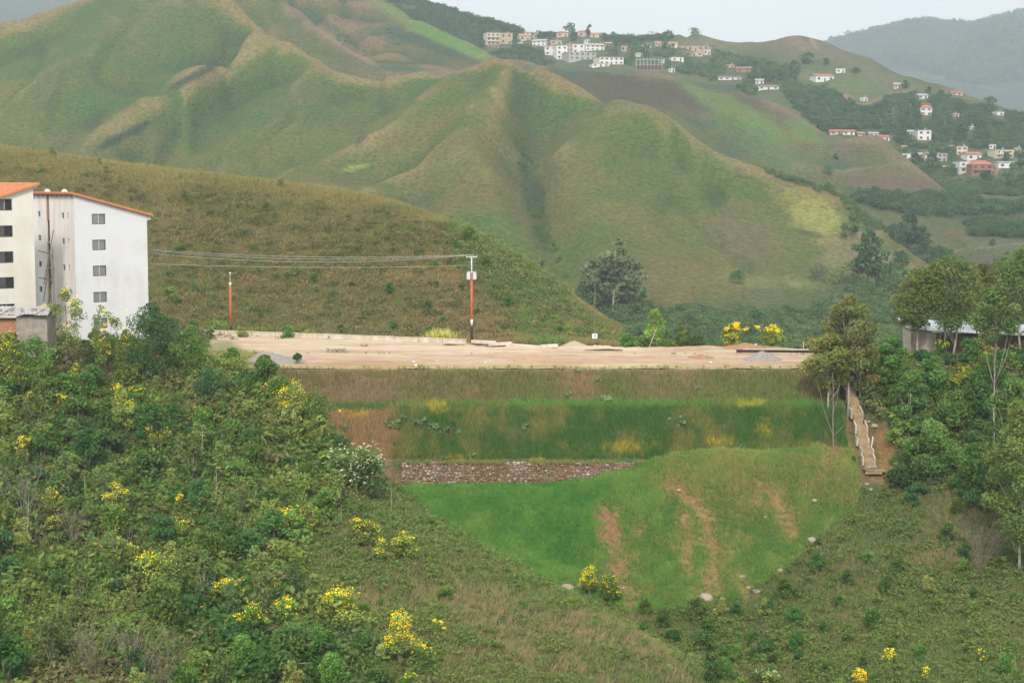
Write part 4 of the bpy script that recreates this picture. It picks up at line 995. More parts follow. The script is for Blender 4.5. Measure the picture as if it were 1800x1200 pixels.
# yellow flowering shrubs, each where the photograph shows it (u, v of its base, height px, blossoms, label)
YEL = [
 (45, 822, 58, 26, 'yellow flowering shrub alone against dark green at the left edge, level with the white bush'),
 (205, 935, 92, 46, 'largest yellow flowering shrub of the middle left slope, in three tiers of bloom'),
 (316, 900, 34, 18, 'small round yellow flowering shrub right of the three tiered one'),
 (92, 915, 60, 12, 'pale sparse yellow flowering shrub left of the three tiered one'),
 (20, 650, 66, 30, 'yellow flowering shrub below the brick shed wall'),
 (75, 672, 50, 10, 'orange tinged flowering shrub right below the grey block wall'),
 (136, 680, 44, 14, 'thin yellow flowering shrub under the first sapling by the apartment block'),
 (55, 745, 60, 8, 'sparsely flowering shrub at the left edge below the sheds'),
 (108, 735, 46, 10, 'dull yellow flowering shrub in the upper thicket'),
 (214, 740, 64, 30, 'upright yellow flowering shrub in the centre of the upper thicket'),
 (243, 712, 36, 8, 'small flowering shrub touching the upright yellow one'),
 (265, 790, 50, 8, 'lightly flowering shrub under the upright yellow one'),
 (285, 782, 30, 8, 'little flowering shrub on the rim of the dark thicket'),
 (358, 760, 46, 6, 'slim pale flowering shrub halfway between thicket and round tree'),
 (345, 792, 34, 5, 'slim shrub with two yellow heads above the dry grass'),
 (513, 752, 84, 46, 'big round shrub with a mass of yellow bloom beside the terraced embankment'),
 (552, 932, 40, 14, 'small bright yellow shrub on the grassy spur crest'),
 (510, 962, 66, 34, 'columnar yellow flowering shrub at the edge of the thicket'),
 (640, 958, 46, 16, 'low yellow flowering shrub in the middle of the grassy spur'),
 (672, 992, 48, 18, 'spreading yellow flowering shrub on the grassy spur'),
 (712, 985, 44, 16, 'pale yellow flowering shrub right of the spreading one'),
 (402, 1078, 62, 26, 'yellow flowering shrub beside a pale forked stem'),
 (358, 1085, 28, 8, 'tiny yellow flowering shrub left of the pale forked stem'),
 (476, 1068, 56, 26, 'round yellow flowering shrub under the columnar one'),
 (445, 1140, 76, 34, 'tall yellow flowering shrub in the lower middle thicket'),
 (412, 1118, 40, 12, 'half hidden yellow flowering shrub in the lower thicket'),
 (500, 1102, 50, 20, 'bright yellow flowering shrub above the bent branch'),
 (606, 1112, 76, 46, 'dense yellow flowering shrub with a curved crown near the bottom'),
 (704, 1172, 104, 90, 'tallest and brightest yellow flowering shrub at the bottom of the picture'),
 (745, 1182, 46, 14, 'small flowering shrub leaning on the tallest yellow one'),
 (768, 1118, 26, 5, 'single stemmed yellow flower in the dry grass'),
 (274, 1042, 70, 24, 'drooping yellow flowering shrub in the left centre thicket'),
 (195, 985, 52, 14, 'yellow flowering shrub just under the three tiered one'),
 (310, 968, 52, 12, 'loose yellow flowering shrub in the middle of the slope'),
 (232, 1000, 50, 12, 'faded yellow flowering shrub beside the drooping one'),
 (92, 940, 30, 8, 'low flowering shrub at the foot of the pale sparse one'),
 (570, 1205, 44, 18, 'yellow flowering shrub cut by the bottom edge, left one'),
 (655, 1214, 40, 14, 'yellow flowering shrub cut by the bottom edge under the curved one'),
 (720, 1210, 30, 8, 'yellow flowering shrub cut by the bottom edge under the tallest one'),
 (1036, 1050, 58, 60, 'bright yellow flowering shrub at the foot of the orange soil streak'),
 (1072, 1062, 50, 16, 'sparser flowering shrub right beside the bright yellow one'),
 (1512, 1214, 40, 44, 'yellow flowering shrub cut by the bottom edge on the right slope'),
 (1562, 1170, 28, 16, 'small flat topped yellow shrub on the right slope'),
 (1628, 1205, 34, 12, 'yellow flowering shrub near the bottom right corner'),
 (1725, 1172, 36, 8, 'dull yellow round shrub at the lower right'),
 (1702, 712, 62, 44, 'yellow flowering shrub in the dark thicket under the tin roof'),
 (1655, 632, 34, 14, 'flowering shrub against the rendered wall of the shed'),
 (1735, 640, 36, 14, 'flowering shrub behind the tall thin trunk'),
]
for i, (a, b, hp, nb, lab) in enumerate(YEL):
    q = R.hit(a, b, 98, 186)
    k = random.choice([3, 5, 2, 0]) if hp < 80 else random.choice([3, 5])
    H = (1.6, 1.9, 1.3, 1.7, 1.4, 2.2)[k]
    s = max(0.35, px2m(hp, q[1]) / H / 1.05)
    lf = 0.085 / s if s < 1.3 else 0.075
    fl = blossoms(SHRUBS[k][2], SHRUBS[k][3], 300 + i, n=int(nb * 1.7), size=min(0.18, 0.105 / s), spread=0.17, H=H, top=0.35)
    place_shrub(k, q, s, "flowering_shrub", lab, 'shrub', 'yellow flowering shrubs', flower=fl)

# white flowered bush
q = R.hit(634, 872, 120, 175)
SHRUBS.append(proto_shrub(140, (0.085, 0.155, 0.062), 1.55, 1.05, 34, 80, .085, loose=.35))
fl = blossoms(SHRUBS[6][2], SHRUBS[6][3], 411, n=300, size=0.036, spread=0.05, H=1.6, col=(0.66, 0.70, 0.50), top=0.25)
place_shrub(6, q, px2m(96, q[1]) / 1.7, "white_flowered_bush", 'large round bush covered with tiny white flowers left of the stone wall', 'bush', flower=fl, sz=0.95)
for a, b, h, l in ((1355, 1215, 34, 'white flowering bush at the bottom edge of the right slope'), (1330, 1200, 22, 'small white flowering bush left of the one at the bottom edge')):
    q = R.hit(a, b, 98, 175); fl = blossoms(SHRUBS[2][2], SHRUBS[2][3], 412 + h, n=26, size=0.09, spread=0.15, H=1.3, col=(0.6, 0.66, 0.48), top=0.3)
    place_shrub(2, q, px2m(h, q[1]) / 1.3, "white_flowering_shrub", l, 'bush', flower=fl)

# bare twiggy shrubs and pale stems
def twig_mesh(seed, H=3.0, n=22, spreadf=0.6, rad=0.013, sub=7):
    r = np.random.default_rng(seed); a = Acc()
    for i in range(n):
        d = r.normal(size=2) * spreadf; top = np.array([d[0] * H * 0.5, d[1] * H * 0.5, H * r.uniform(0.6, 1.0)])
        mid = top * np.array([0.4, 0.4, 0.5]) + r.normal(size=3) * 0.08
        a.tube([(0, 0, -0.2), mid, top], [rad, rad * 0.7, rad * 0.3], 3)
        for k in range(sub):
            t = r.uniform(0.35, 0.95); s0 = mid * (1 - t) + top * t; e = s0 + r.normal(size=3) * 0.28 * H * 0.3 + np.array([0, 0, 0.12 * H])
            a.tube([s0, e], [rad * 0.5, rad * 0.2], 3)
    return a.mesh("twigs")
TW = [twig_mesh(1), twig_mesh(2), twig_mesh(3, n=14)]
for a, b, hp, k, lab in ((165, 1198, 125, 0, 'large leafless grey shrub at the lower left'), (235, 1205, 110, 1, 'leafless grey shrub overlapping the large one at the lower left'), (300, 1180, 80, 2, 'thin leafless shrub right of the two grey ones'),
                         (45, 935, 110, 2, 'bare twiggy shrub at the left edge in the middle slope'), (130, 955, 70, 1, 'bare brownish shrub in the left middle slope'), (1722, 1010, 100, 0, 'leafless grey shrub on the right slope'), (1745, 990, 70, 1, 'bare twigs behind the leafless shrub on the right slope'),
                         (20, 880, 80, 2, 'thin bare shrub on the left edge'), (210, 1010, 80, 2, 'dry stems under the faded flowering shrubs'), (285, 1215, 70, 1, 'bare shrub cut by the bottom edge'), (1640, 790, 50, 1, 'dead reddish shrub in the right thicket'), (330, 735, 40, 0, 'dry reddish shrub in the upper thicket')):
    q = R.hit(a, b, 98, 186); s = px2m(hp, q[1]) / 3.0
    o = link("bare_shrub", TW[k], M_TWIG); o.location = tuple(q); o.scale = (s, s, s); o.rotation_euler = (0, 0, random.uniform(0, 6))
    tag(o, lab, 'shrub', 'leafless shrubs')
def stem_thing(a, b, hp, lean, lab, fork=True, w=0.035, name="bare_sapling"):
    q = R.hit(a, b, 98, 186); H = px2m(hp, q[1]); ac = Acc(); L = px2m(lean, q[1])
    ac.tube([(0, 0, -.3), (L * .3, 0, H * .4), (L * .6, 0.1, H * .72), (L, 0, H)], [w, w * .8, w * .55, w * .25], 5)
    if fork:
        for s in (-1, 1): ac.tube([(L * .6, 0.1, H * .7), (L * .6 + s * H * .13, 0.1 * s, H * .88), (L * .6 + s * H * .2, 0, H * 1.0)], [w * .5, w * .35, w * .15], 4)
    o = ac.build(name, M_PALEBARK); o.location = tuple(q); tag(o, lab, 'sapling', 'bare saplings standing in the thicket')
for q in ((413, 1068, 60, 6, 'pale forked stem beside a yellow flowering shrub'), (355, 805, 55, 2, 'straight pale stem in the dry patch of the thicket'), (380, 880, 70, 1, 'tall straight pale stem above the grassy spur', False),
          (48, 965, 110, 6, 'long pale stem at the left edge'), (150, 880, 50, -2, 'short pale stem on the left slope', False), (372, 1065, 55, 8, 'slanting pale stem in the dark hollow', False), (100, 1100, 40, 2, 'short stem at the lower left'), (600, 925, 40, 0, 'short straight stem on the spur crest', False),
          (688, 900, 46, 0, 'thin pale stem in front of the stone wall', False), (1760, 1180, 55, -2, 'pale stem at the lower right', False), (1730, 900, 60, 2, 'pale stem in the right thicket', False)):
    stem_thing(*q)
ac = Acc(); q = R.hit(455, 1198, 98, 140)
ac.tube([(0, 0, -.3), (.7, 0, .35), (1.7, 0, .95), (2.7, 0, 1.25), (3.6, 0, 1.3)], [.05, .045, .035, .025, .012], 5)
o = ac.build("bent_branch", M_PALEBARK); o.location = tuple(q); tag(o, 'bent bare branch arching over the bottom edge', 'branch')

# ------------------------------------------------------------------ trees
def tree(name, lab, cat, pos, H, W, seed, base, trunk_h=0.35, tr=0.12, nc=26, per=90, leaf=0.13, crown_z=None, mat=None, bark=None, group=None, shape='round', lean=0.0, up=0.3, droop=0.0, cr=0.26, forks=1, extra=None, gap=0.25, trunks=None):
    r = np.random.default_rng(seed)
    o = thing(name, lab, cat, pos, 0, group)
    tk, cw = Acc(), Acc()
    z0 = H * trunk_h; cs, rs = [], []
    for i in range(nc):
        h = r.random()
        prof = {'round': math.sqrt(max(0.05, 1 - (2 * h - 0.9) ** 2)), 'cone': 1.05 - 0.8 * h, 'column': 0.9 - 0.25 * abs(2 * h - 1), 'umbrella': 0.45 + 0.6 * h, 'top': math.sqrt(max(.1, 1 - h * h))}[shape]
        a = r.uniform(0, 6.283); rad = W * 0.5 * prof * math.sqrt(r.random()) * 0.92
        cs.append((lean * (z0 + (H - z0) * h) + rad * math.cos(a), rad * math.sin(a), z0 + (H - z0) * (0.06 + 0.88 * h)))
        rs.append(W * cr * r.uniform(0.6, 1.15) * (0.7 + 0.3 * prof))
    if extra:
        for (ex, ez, er) in extra: cs.append((ex, r.normal() * .3, ez)); rs.append(er)
    clump_cloud(cw, cs, rs, per, leaf, base, r, up, gap=gap, droop=droop, cvar=0.25)
    for f in range(forks):
        fx = (f - (forks - 1) / 2) * W * 0.16
        top = np.array([lean * H * 0.85 + fx * 2.2, r.normal() * .1, H * (0.86 - 0.05 * f)])
        n = 6; ts = np.linspace(0, 1, n)[:, None]
        line = np.array([fx * 0.4, 0, -0.6]) * (1 - ts) + top * ts + np.concatenate([r.normal(size=(n, 2)) * W * 0.012, np.zeros((n, 1))], 1)
        tk.tube(line, np.linspace(tr, tr * 0.18, n), 7)
        for i in r.choice(len(cs), min(len(cs), 9), replace=False):
            c = np.array(cs[i]); t = np.clip((c[2] / H) * 0.62 - 0.02, 0.1, 0.8) / 0.86; s = line[0] * (1 - t) + top * t
            m = (s + c) / 2 + np.array([0, 0, -0.05 * H * r.random()])
            tk.tube([s, m, c], [tr * 0.38, tr * 0.25, tr * 0.08], 5)
    tk.build("trunk", bark or M_BARK, o, smooth=True)
    cw.build("crown", mat or M_LEAF0, o)
    return o

OLIVE = (0.115, 0.125, 0.048); DARK = (0.045, 0.095, 0.036); MID = (0.075, 0.135, 0.040); BR = (0.12, 0.20, 0.05)
def at(a, b, Y, z=None):
    p = P(a, b, Y); return p if z is None else np.array([p[0], p[1], z])
def h_at(a, vtop, q): return float(P(a, vtop, q[1])[2] - q[2])

# right group of gum trees
def gum(a, Y, vt, vc, wpx, seed, lab, base=OLIVE, **k):
    q = P(a, 700, Y); q[2] = float(R.z(np.array([q[0]]), np.array([min(Y, 214)]))[0]) - .1
    H = float(P(a, vt, Y)[2] - q[2]); zc = float(P(a, vc, Y)[2] - q[2])
    kw = dict(trunk_h=max(.03, zc / H), tr=0.15, nc=46, per=210, leaf=0.19, bark=M_PALEBARK, droop=0.45, cr=0.21); kw.update(k)
    return tree("gum_tree", lab, 'tree', q, H, px2m(wpx, Y), seed, base, group='gum trees on the right', **kw)
gum(1492, 176.5, 515, 668, 92, 1, 'tall olive green gum tree standing over the top of the stepped channel', (0.105, 0.125, 0.050), nc=54)
gum(1455, 176.0, 585, 680, 84, 2, 'shorter gum tree with a rounded olive crown at the plateau end', (0.130, 0.150, 0.052), nc=36)
gum(1512, 178.0, 590, 690, 60, 12, 'brownish gum tree right of the channel top', (0.120, 0.120, 0.055), nc=26)
gum(1610, 188, 474, 578, 92, 3, 'gum tree over the left end of the tin roof', (0.095, 0.125, 0.045), nc=50)
gum(1668, 187, 450, 578, 116, 4, 'broad gum tree over the middle of the tin roof', (0.090, 0.120, 0.045), nc=60, forks=2)
gum(1722, 195, 460, 575, 90, 5, 'brownish gum tree between the broad one and the right edge', (0.11, 0.12, 0.055), nc=44)
gum(1800, 186, 436, 570, 140, 6, 'large dark gum tree at the right edge', (0.075, 0.118, 0.040), nc=70, forks=2)
gum(1870, 184, 450, 575, 130, 16, 'gum tree just outside the right edge', (0.085, 0.12, 0.042), nc=50)
gum(1748, 168, 503, 600, 84, 7, 'slender gum tree with a tall thin bare trunk in front of the shed', (0.085, 0.13, 0.052), nc=34, tr=0.10)
gum(1785, 160, 655, 925, 110, 8, 'leafy tree leaning in from the right edge below the shed', (0.085, 0.145, 0.048), nc=60, droop=0.1)
gum(1800, 150, 700, 975, 130, 18, 'olive tree cut by the right edge in front of the thicket', (0.095, 0.14, 0.048), nc=70, droop=0.1)
gum(1566, 178, 585, 690, 52, 9, 'bushy young tree between channel and shed', (0.075, 0.15, 0.045), nc=30, cr=0.24, droop=0)
gum(1640, 178, 628, 720, 62, 10, 'leafy bush tree under the left part of the tin roof', (0.060, 0.13, 0.042), nc=30, cr=0.24, droop=0)
gum(1600, 174, 650, 760, 66, 11, 'dense green bush tree right of the channel', (0.065, 0.135, 0.042), nc=36, cr=0.24, droop=0)

gum(1742, 172, 632, 780, 84, 13, 'dark green bush tree left of the thin bare trunk', (0.055, 0.12, 0.040), nc=40, cr=0.24, droop=0)
gum(1690, 174, 690, 800, 80, 14, 'round green bush tree below the yellow flowering shrub of the right thicket', (0.07, 0.14, 0.042), nc=36, cr=0.24, droop=0)
gum(1640, 168, 740, 860, 84, 15, 'light green bush tree at the lower edge of the right thicket', (0.085, 0.155, 0.05), nc=36, cr=0.24, droop=0)
gum(1735, 163, 770, 890, 90, 17, 'dense bush tree at the bottom of the right thicket', (0.06, 0.125, 0.04), nc=40, cr=0.24, droop=0)

# trees by the apartment block
def ntree(a, vb, vt, Y, wpx, seed, lab, base, flowers=0, **k):
    q = P(a, vb, Y); q[2] = float(R.z(np.array([q[0]]), np.array([q[1]]))[0])
    H = float(P(a, vt, Y)[2] - q[2])
    kw = dict(trunk_h=0.12, tr=0.09, nc=30, per=100, leaf=0.15, cr=0.22); kw.update(k)
    o = tree("garden_tree", lab, 'tree', q, H, px2m(wpx, Y), seed, base, group='trees below the apartment blocks', **kw)
    if flowers:
        r = np.random.default_rng(seed + 900); W = px2m(wpx, Y)
        cs = [(r.normal() * W * .28, -abs(r.normal()) * W * .25, H * r.uniform(0.35, 0.98)) for _ in range(14)]
        link("blossoms", blossoms(cs, [W * .1] * 14, seed, n=flowers, size=0.12, spread=0.3, H=0.1, top=0.0), M_FLOWER, o)
    return o
ntree(118, 660, 508, 168, 66, 21, 'loose flowering tree in front of the left wall of the white block', (0.12, 0.155, 0.05), 30, nc=26, per=70)
ntree(186, 665, 530, 167, 52, 22, 'slim flowering tree in front of the white gable wall', (0.10, 0.15, 0.045), 22, nc=22, per=75)
ntree(268, 690, 535, 166, 100, 23, 'dark dense rounded tree right of the white gable wall', (0.038, 0.085, 0.036), 0, nc=48, per=120, mat=M_LEAFD)
ntree(335, 690, 572, 167, 74, 24, 'mid green tree where the plateau begins', (0.068, 0.13, 0.040), 5, nc=34)
ntree(228, 680, 575, 168, 50, 25, 'yellow dotted bush between the slim tree and the dark tree', (0.095, 0.145, 0.042), 24)
ntree(28, 690, 600, 160, 60, 26, 'yellow dotted tree under the brick shed', (0.09, 0.135, 0.042), 26)
ntree(500, 762, 672, 165, 60, 27, 'light green flowering tree at the left end of the embankment', (0.11, 0.16, 0.05), 24)
ntree(552, 790, 690, 163, 62, 28, 'pale green bushy tree right of the flowering one at the embankment', (0.105, 0.155, 0.052), 10)
ntree(66, 700, 588, 161, 70, 32, 'green bush tree against the grey block wall', (0.085, 0.15, 0.045), 6)
ntree(430, 740, 655, 167, 70, 29, 'dark green tree on the spur left of the embankment', (0.05, 0.11, 0.038), 0)
ntree(375, 745, 650, 163, 80, 30, 'blue green tree on the spur below the mid green one', (0.05, 0.105, 0.045), 0)
ntree(585, 870, 772, 161, 70, 31, 'dark bushy tree behind the white flowered bush', (0.055, 0.11, 0.045), 0)

# trees behind the plateau
def ptree(a, vb, vt, wpx, seed, lab, base, Yo=1.5, flowers=0, name="young_tree", **k):
    Y = float(back_Y(a)) + Yo
    q = P(a, vb, Y); q[2] = float(plateau_z(np.array([q[0]]), np.array([Y]))[0]) - 0.2
    H = float(P(a, vt, Y)[2] - q[2])
    kw = dict(trunk_h=0.12, tr=0.08, nc=24, per=80, leaf=0.17, cr=0.24); kw.update(k)
    o = tree(name, lab, 'tree', q, H, px2m(wpx, Y), seed, base, **kw)
    if flowers:
        r = np.random.default_rng(seed + 900); W = px2m(wpx, Y)
        cs = [(r.normal() * W * .24, -abs(r.normal()) * W * .2, H * (0.3 + 0.68 * r.random())) for _ in range(18)]
        link("blossoms", blossoms(cs, [W * .1] * 18, seed, n=flowers, size=0.16, spread=0.34, H=0.1, top=0.0), M_FLOWER, o)
ptree(1152, 605, 543, 42, 41, 'bright green young tree behind the leaning stick', BR, nc=30)
ptree(1103, 605, 583, 30, 42, 'low green bush right of the small white sign', (0.07, 0.16, 0.045), name="green_bush")
ptree(1130, 606, 590, 28, 43, 'low bush joining the leaning stick tree', (0.09, 0.165, 0.05), name="low_bush")
ptree(1200, 608, 573, 26, 44, 'dark bush with a yellow flowering top behind the plateau', (0.07, 0.12, 0.04), flowers=8, name="bush")
ptree(1225, 608, 588, 40, 45, 'dark spreading bush right of the yellow topped one', (0.05, 0.095, 0.035), name="dark_bush")
ptree(1286, 607, 568, 36, 46, 'left one of the two bright yellow trees behind the plateau', (0.13, 0.17, 0.045), flowers=70, name="yellow_tree")
ptree(1357, 606, 573, 38, 47, 'right one of the two bright yellow trees behind the plateau', (0.13, 0.17, 0.045), flowers=70, name="yellow_tree")
ptree(1175, 608, 596, 30, 48, 'small low bush between the stick tree and the dark bush', (0.08, 0.14, 0.045), name="small_bush")
ptree(1425, 612, 592, 30, 49, 'olive bush at the right end of the plateau', (0.11, 0.14, 0.05), name="olive_bush", Yo=0)
ptree(385, 592, 568, 60, 50, 'green bush at the foot of the lamp post', (0.11, 0.16, 0.05), name="green_bush", Yo=2.5)
ptree(455, 594, 578, 30, 51, 'yellowish bush behind the low white wall near the lamp post', (0.17, 0.20, 0.06), name="yellowish_bush", Yo=2.5)
ptree(545, 596, 582, 26, 52, 'yellowish bush behind the middle of the low white wall', (0.17, 0.20, 0.06), name="yellowish_bush", Yo=2.5)

# spiky yellow green clump by the utility pole
r = np.random.default_rng(5); a = Acc(); Y = float(back_Y(775)) + 1.6; q = P(775, 603, Y)
for i in range(380):
    d = r.uniform(0, 6.28); rr = r.uniform(0.2, 1.0); b0 = np.array([r.normal() * .9, r.normal() * .5, 0]); L = r.uniform(1.0, 2.4)
    tip = b0 + np.array([math.cos(d) * rr * L * .8, math.sin(d) * rr * L * .5, L * math.sqrt(max(.1, 1 - rr * rr * .7))]); mid = (b0 + tip) / 2 + np.array([0, 0, .25])
    s = np.array([-math.sin(d), math.cos(d), 0]) * .05
    a.add([b0 - s, b0 + s, mid + s, mid - s], np.array([[0, 1, 2, 3]]), tint_leaf(1, (0.27, 0.30, 0.09), r)[0]); a.add([mid - s, mid + s, tip], np.array([[0, 1, 2]]), tint_leaf(1, (0.33, 0.34, 0.12), r)[0])
o = a.build("reed_clump", M_GRASS); o.location = tuple(q - [0, 0, .1]); tag(o, 'spiky yellow green reed clump left of the utility pole', 'plant')
q = G(522, 638, ZP + .1); SH = place_shrub(4, q, 0.62, "small_bush", 'small dark bush at the foot of the left gravel heap', 'bush', sz=1.3)

# big leaved plants on the embankment
def bigleaf(seed, n=16):
    r = np.random.default_rng(seed); lf, st = Acc(), Acc()
    for i in range(n):
        a = r.uniform(0, 6.28); el = r.uniform(0.15, 1.3); L = r.uniform(0.5, 1.0)
        c = np.array([math.cos(a) * math.cos(el), math.sin(a) * math.cos(el), math.sin(el)]) * L
        st.tube([(0, 0, -.1), c * .6, c], [.022, .016, .01], 4)
        k = 9; th = np.arange(k) * 6.283 / k; R0 = r.uniform(0.17, 0.27); nm = unit(1, r, 1.0)[0]; nm[1] -= 0.5; nm /= np.linalg.norm(nm)
        t = np.cross(nm, [0.3, 1, 0.2]); t /= np.linalg.norm(t); b = np.cross(nm, t)
        rim = c + (t[None] * np.cos(th)[:, None] + b[None] * np.sin(th)[:, None]) * R0 * (1 + 0.18 * np.cos(th * 3))[:, None] + nm * 0.03
        V = np.concatenate([[c - nm * .03], rim]); lf.add(V, np.array([[0, 1 + i_, 1 + (i_ + 1) % k] for i_ in range(k)]), tint_leaf(1, (0.095, 0.17, 0.085), r, .2)[0])
    return lf.mesh("leaves"), st.mesh("stalks")
BL = [bigleaf(i) for i in range(3)]
def emb_hit(a, b):
    d = (np.stack(UV(EMB), -1) - [a, b]); k = np.argmin((d ** 2).sum(-1)); return EV[k]
for i, (a, b, hp, lab) in enumerate(((692, 750, 26, 'big leaved plant at the left of the three on the middle terrace'), (708, 738, 18, 'smaller big leaved plant behind the leftmost one'), (737, 745, 26, 'bright big leaved plant in the middle of the terrace trio'), (789, 762, 34, 'largest big leaved plant, right of the terrace trio'), (765, 752, 20, 'low big leaved plant touching the largest one'),
                            (1067, 708, 22, 'big leaved plant on the berm edge below the sign'), (1052, 670, 14, 'small big leaved plant high on the upper bank'), (1000, 693, 14, 'small big leaved plant on the upper bank left of the berm one'), (1189, 746, 26, 'round big leaved plant alone on the right of the middle terrace'),
                            (922, 752, 20, 'big leaved plant in the centre of the middle terrace'), (842, 748, 12, 'tiny big leaved plant left of centre on the terrace'), (693, 712, 16, 'pale big leaved plant on the berm above the trio'), (605, 755, 18, 'big leaved plant near the flowering tree at the left end'),
                            (1013, 652, 12, 'small big leaved plant under the plateau rim'), (1228, 685, 14, 'pale big leaved plant on the upper bank at the right'), (1307, 790, 16, 'pale big leaved plant at the foot of the embankment'), (835, 660, 10, 'tiny green plant on the brown upper bank'), (1345, 690, 10, 'small pale plant on the upper bank near the gum tree'),
                            (1398, 752, 12, 'small pale plant near the bare tree'), (780, 805, 12, 'small leafy plant above the stone wall'), (830, 800, 12, 'leafy plant above the middle of the stone wall'))):
    q = emb_hit(a, b); s = px2m(hp, q[1]) * .75
    o = thing("big_leaved_plant", lab, 'plant', q - [0, .1, .1], i * 1.3, 'big leaved plants on the embankment'); o.scale = (s, s, s)
    link("leaves", BL[i % 3][0], M_LEAF, o); link("stalks", BL[i % 3][1], M_BARK, o)

# bare tree left of the channel
q = R.hit(1465, 790, 165, 180); a = Acc(); S = 175 / F
def L_(pts, r0, r1): 
    pts = [((x - 1465) * S, y, (790 - z) * S) for x, y, z in pts]; a.tube(pts, np.linspace(r0, r1, len(pts)), 5)
L_([(1465, 0, 800), (1464, 0, 770), (1463, 0, 730), (1464, .2, 690), (1462, .3, 655)], .10, .02)
L_([(1464, 0, 765), (1455, .2, 740), (1446, .3, 715), (1442, .4, 690), (1434, .4, 665)], .05, .015)
L_([(1465, 0, 765), (1472, -.2, 757), (1480, -.3, 748)], .06, .02); L_([(1463, 0, 725), (1470, 0, 700), (1474, .1, 670)], .05, .015)
L_([(1442, .4, 690), (1436, .3, 680), (1428, .3, 672)], .03, .01); L_([(1464, .1, 700), (1456, .1, 680), (1452, .2, 660)], .04, .012)
o = a.build("bare_tree", M_BARK); o.location = tuple(q); tag(o, 'leafless grey forked tree at the right end of the embankment', 'tree')

# ------------------------------------------------------------------ trees across the valley
def mtree(lay, a, b, hp, wpx, seed, lab, base=DARK, Y0=330, Y1=1500, name="valley_tree", group=None, **k):
    q = lay.hit(a, b, Y0, Y1, 900); Y = q[1]; H = px2m(hp, Y); W = px2m(wpx, Y)
    kw = dict(trunk_h=0.12, tr=0.028 * H, nc=18, per=45, leaf=max(0.3, 0.055 * H), cr=0.24, gap=0.15, mat=M_LEAFD, group=group); kw.update(k)
    return tree(name, lab, 'tree', q - [0, 0, .2], H, W, seed, base, **kw)
GT = (0.055, 0.085, 0.055)
for i, (a, b, hp, wp, lab, base, kk) in enumerate((
    (1080, 545, 135, 80, 'tall hazy gum tree with a pale trunk at the foot of the folded hill', (0.085, 0.115, 0.068), dict(trunk_h=0.2, shape='cone', gap=.6, nc=30, cr=0.17, bark=M_PALEBARK, tr=0.35)),
    (1045, 545, 90, 60, 'darker gum tree left of the tall hazy one', (0.075, 0.105, 0.06), dict(trunk_h=0.1, nc=24, cr=0.2)),
    (1110, 540, 90, 50, 'gum tree right of the tall hazy one', (0.08, 0.11, 0.062), dict(trunk_h=0.2, nc=20, cr=0.2)),
    (1022, 550, 48, 40, 'dark bushy tree at the edge of the brown hill flank', DARK, {}),
    (1126, 555, 56, 22, 'slim dark conifer shaped tree near the valley track', DARK, dict(shape='column')),
    (1297, 498, 22, 34, 'solitary green tree on the pale meadow', (0.045, 0.10, 0.045), {}),
    (1440, 497, 32, 36, 'open crowned tree with visible limbs on the pale meadow', (0.065, 0.085, 0.055), dict(trunk_h=0.3, gap=.05, nc=14)),
    (1465, 497, 18, 30, 'round pale green bush beside the open crowned tree', (0.12, 0.16, 0.06), dict(trunk_h=0.02)),
    (1495, 500, 38, 55, 'dark spreading tree at the foot of the meadow', DARK, {}),
    (1525, 500, 96, 60, 'tall dark tree above the foot of the meadow', (0.05, 0.09, 0.045), dict(nc=40, cr=0.2)),
    (1545, 505, 50, 46, 'bushy tree right of the tall dark one', DARK, {}), (1590, 500, 50, 36, 'rounded tree at the right of the meadow', DARK, {}), (1570, 520, 60, 60, 'dark tree in front of the meadow clump', DARK, {}),
    (1500, 420, 40, 20, 'dark upright tree at the right edge of the yellow field', DARK, dict(shape='column')), (1484, 420, 28, 16, 'shorter upright tree left beside the yellow field pair', DARK, dict(shape='column')), (1530, 412, 28, 30, 'bushy dark tree between the yellow field and the grove', DARK, {}),
    (1456, 312, 16, 24, 'dark round tree in the fold above the yellow field', DARK, {}),
    (1330, 600, 52, 90, 'broad dark tree in the valley behind the yellow trees', (0.05, 0.095, 0.045), dict(nc=30, cr=.2)), (1290, 600, 30, 50, 'dark bush left of the broad valley tree', DARK, {}), (1150, 590, 34, 46, 'dark rounded tree behind the leaning stick tree', DARK, {}), (1215, 575, 26, 50, 'dull green tree beside the valley track', (0.06, 0.1, 0.05), {}),
    (953, 470, 14, 7, 'tiny dark tree in the hollow beside the brown hill', DARK, {}), (1590, 560, 60, 60, 'grey green tree left behind the gum trees', (0.06, 0.09, 0.05), {}), (1640, 575, 60, 60, 'dark tree in the valley seen between the gum trees', DARK, {}))):
    mtree(H1, a, b, hp, wp, 500 + i, lab, base, Y1=900, group='trees across the valley', **kk)
for i, (a, b, hp, wp, lab) in enumerate(((1600, 440, 66, 44, 'tall dark tree in the middle of the grove right of the meadow'), (1580, 430, 40, 34, 'dark tree on the left of the grove'), (1622, 448, 50, 36, 'dark tree on the right of the grove'), (1612, 470, 36, 40, 'low tree in front of the grove'), (1650, 470, 34, 40, 'bushy tree at the tail of the grove'), (1585, 470, 30, 34, 'bush at the left foot of the grove'))):
    mtree(H1 if a < 1600 else H2, a, b, hp, wp, 560 + i, lab, (0.032, 0.07, 0.036), group='dark grove', nc=26, cr=.22)
for i, (a, b, hp, wp, lab) in enumerate(((1470, 280, 12, 10, 'small dark tree on the brown step of the ridge'), (1457, 308, 18, 22, 'dark bushy tree at the foot of the ridge step'), (1700, 352, 10, 14, 'small tree by the bare field'), (1745, 432, 14, 12, 'lone tree on the terraced field'))):
    mtree(H2, a, b, hp, wp, 580 + i, lab, DARK, group='trees on the ridge behind')
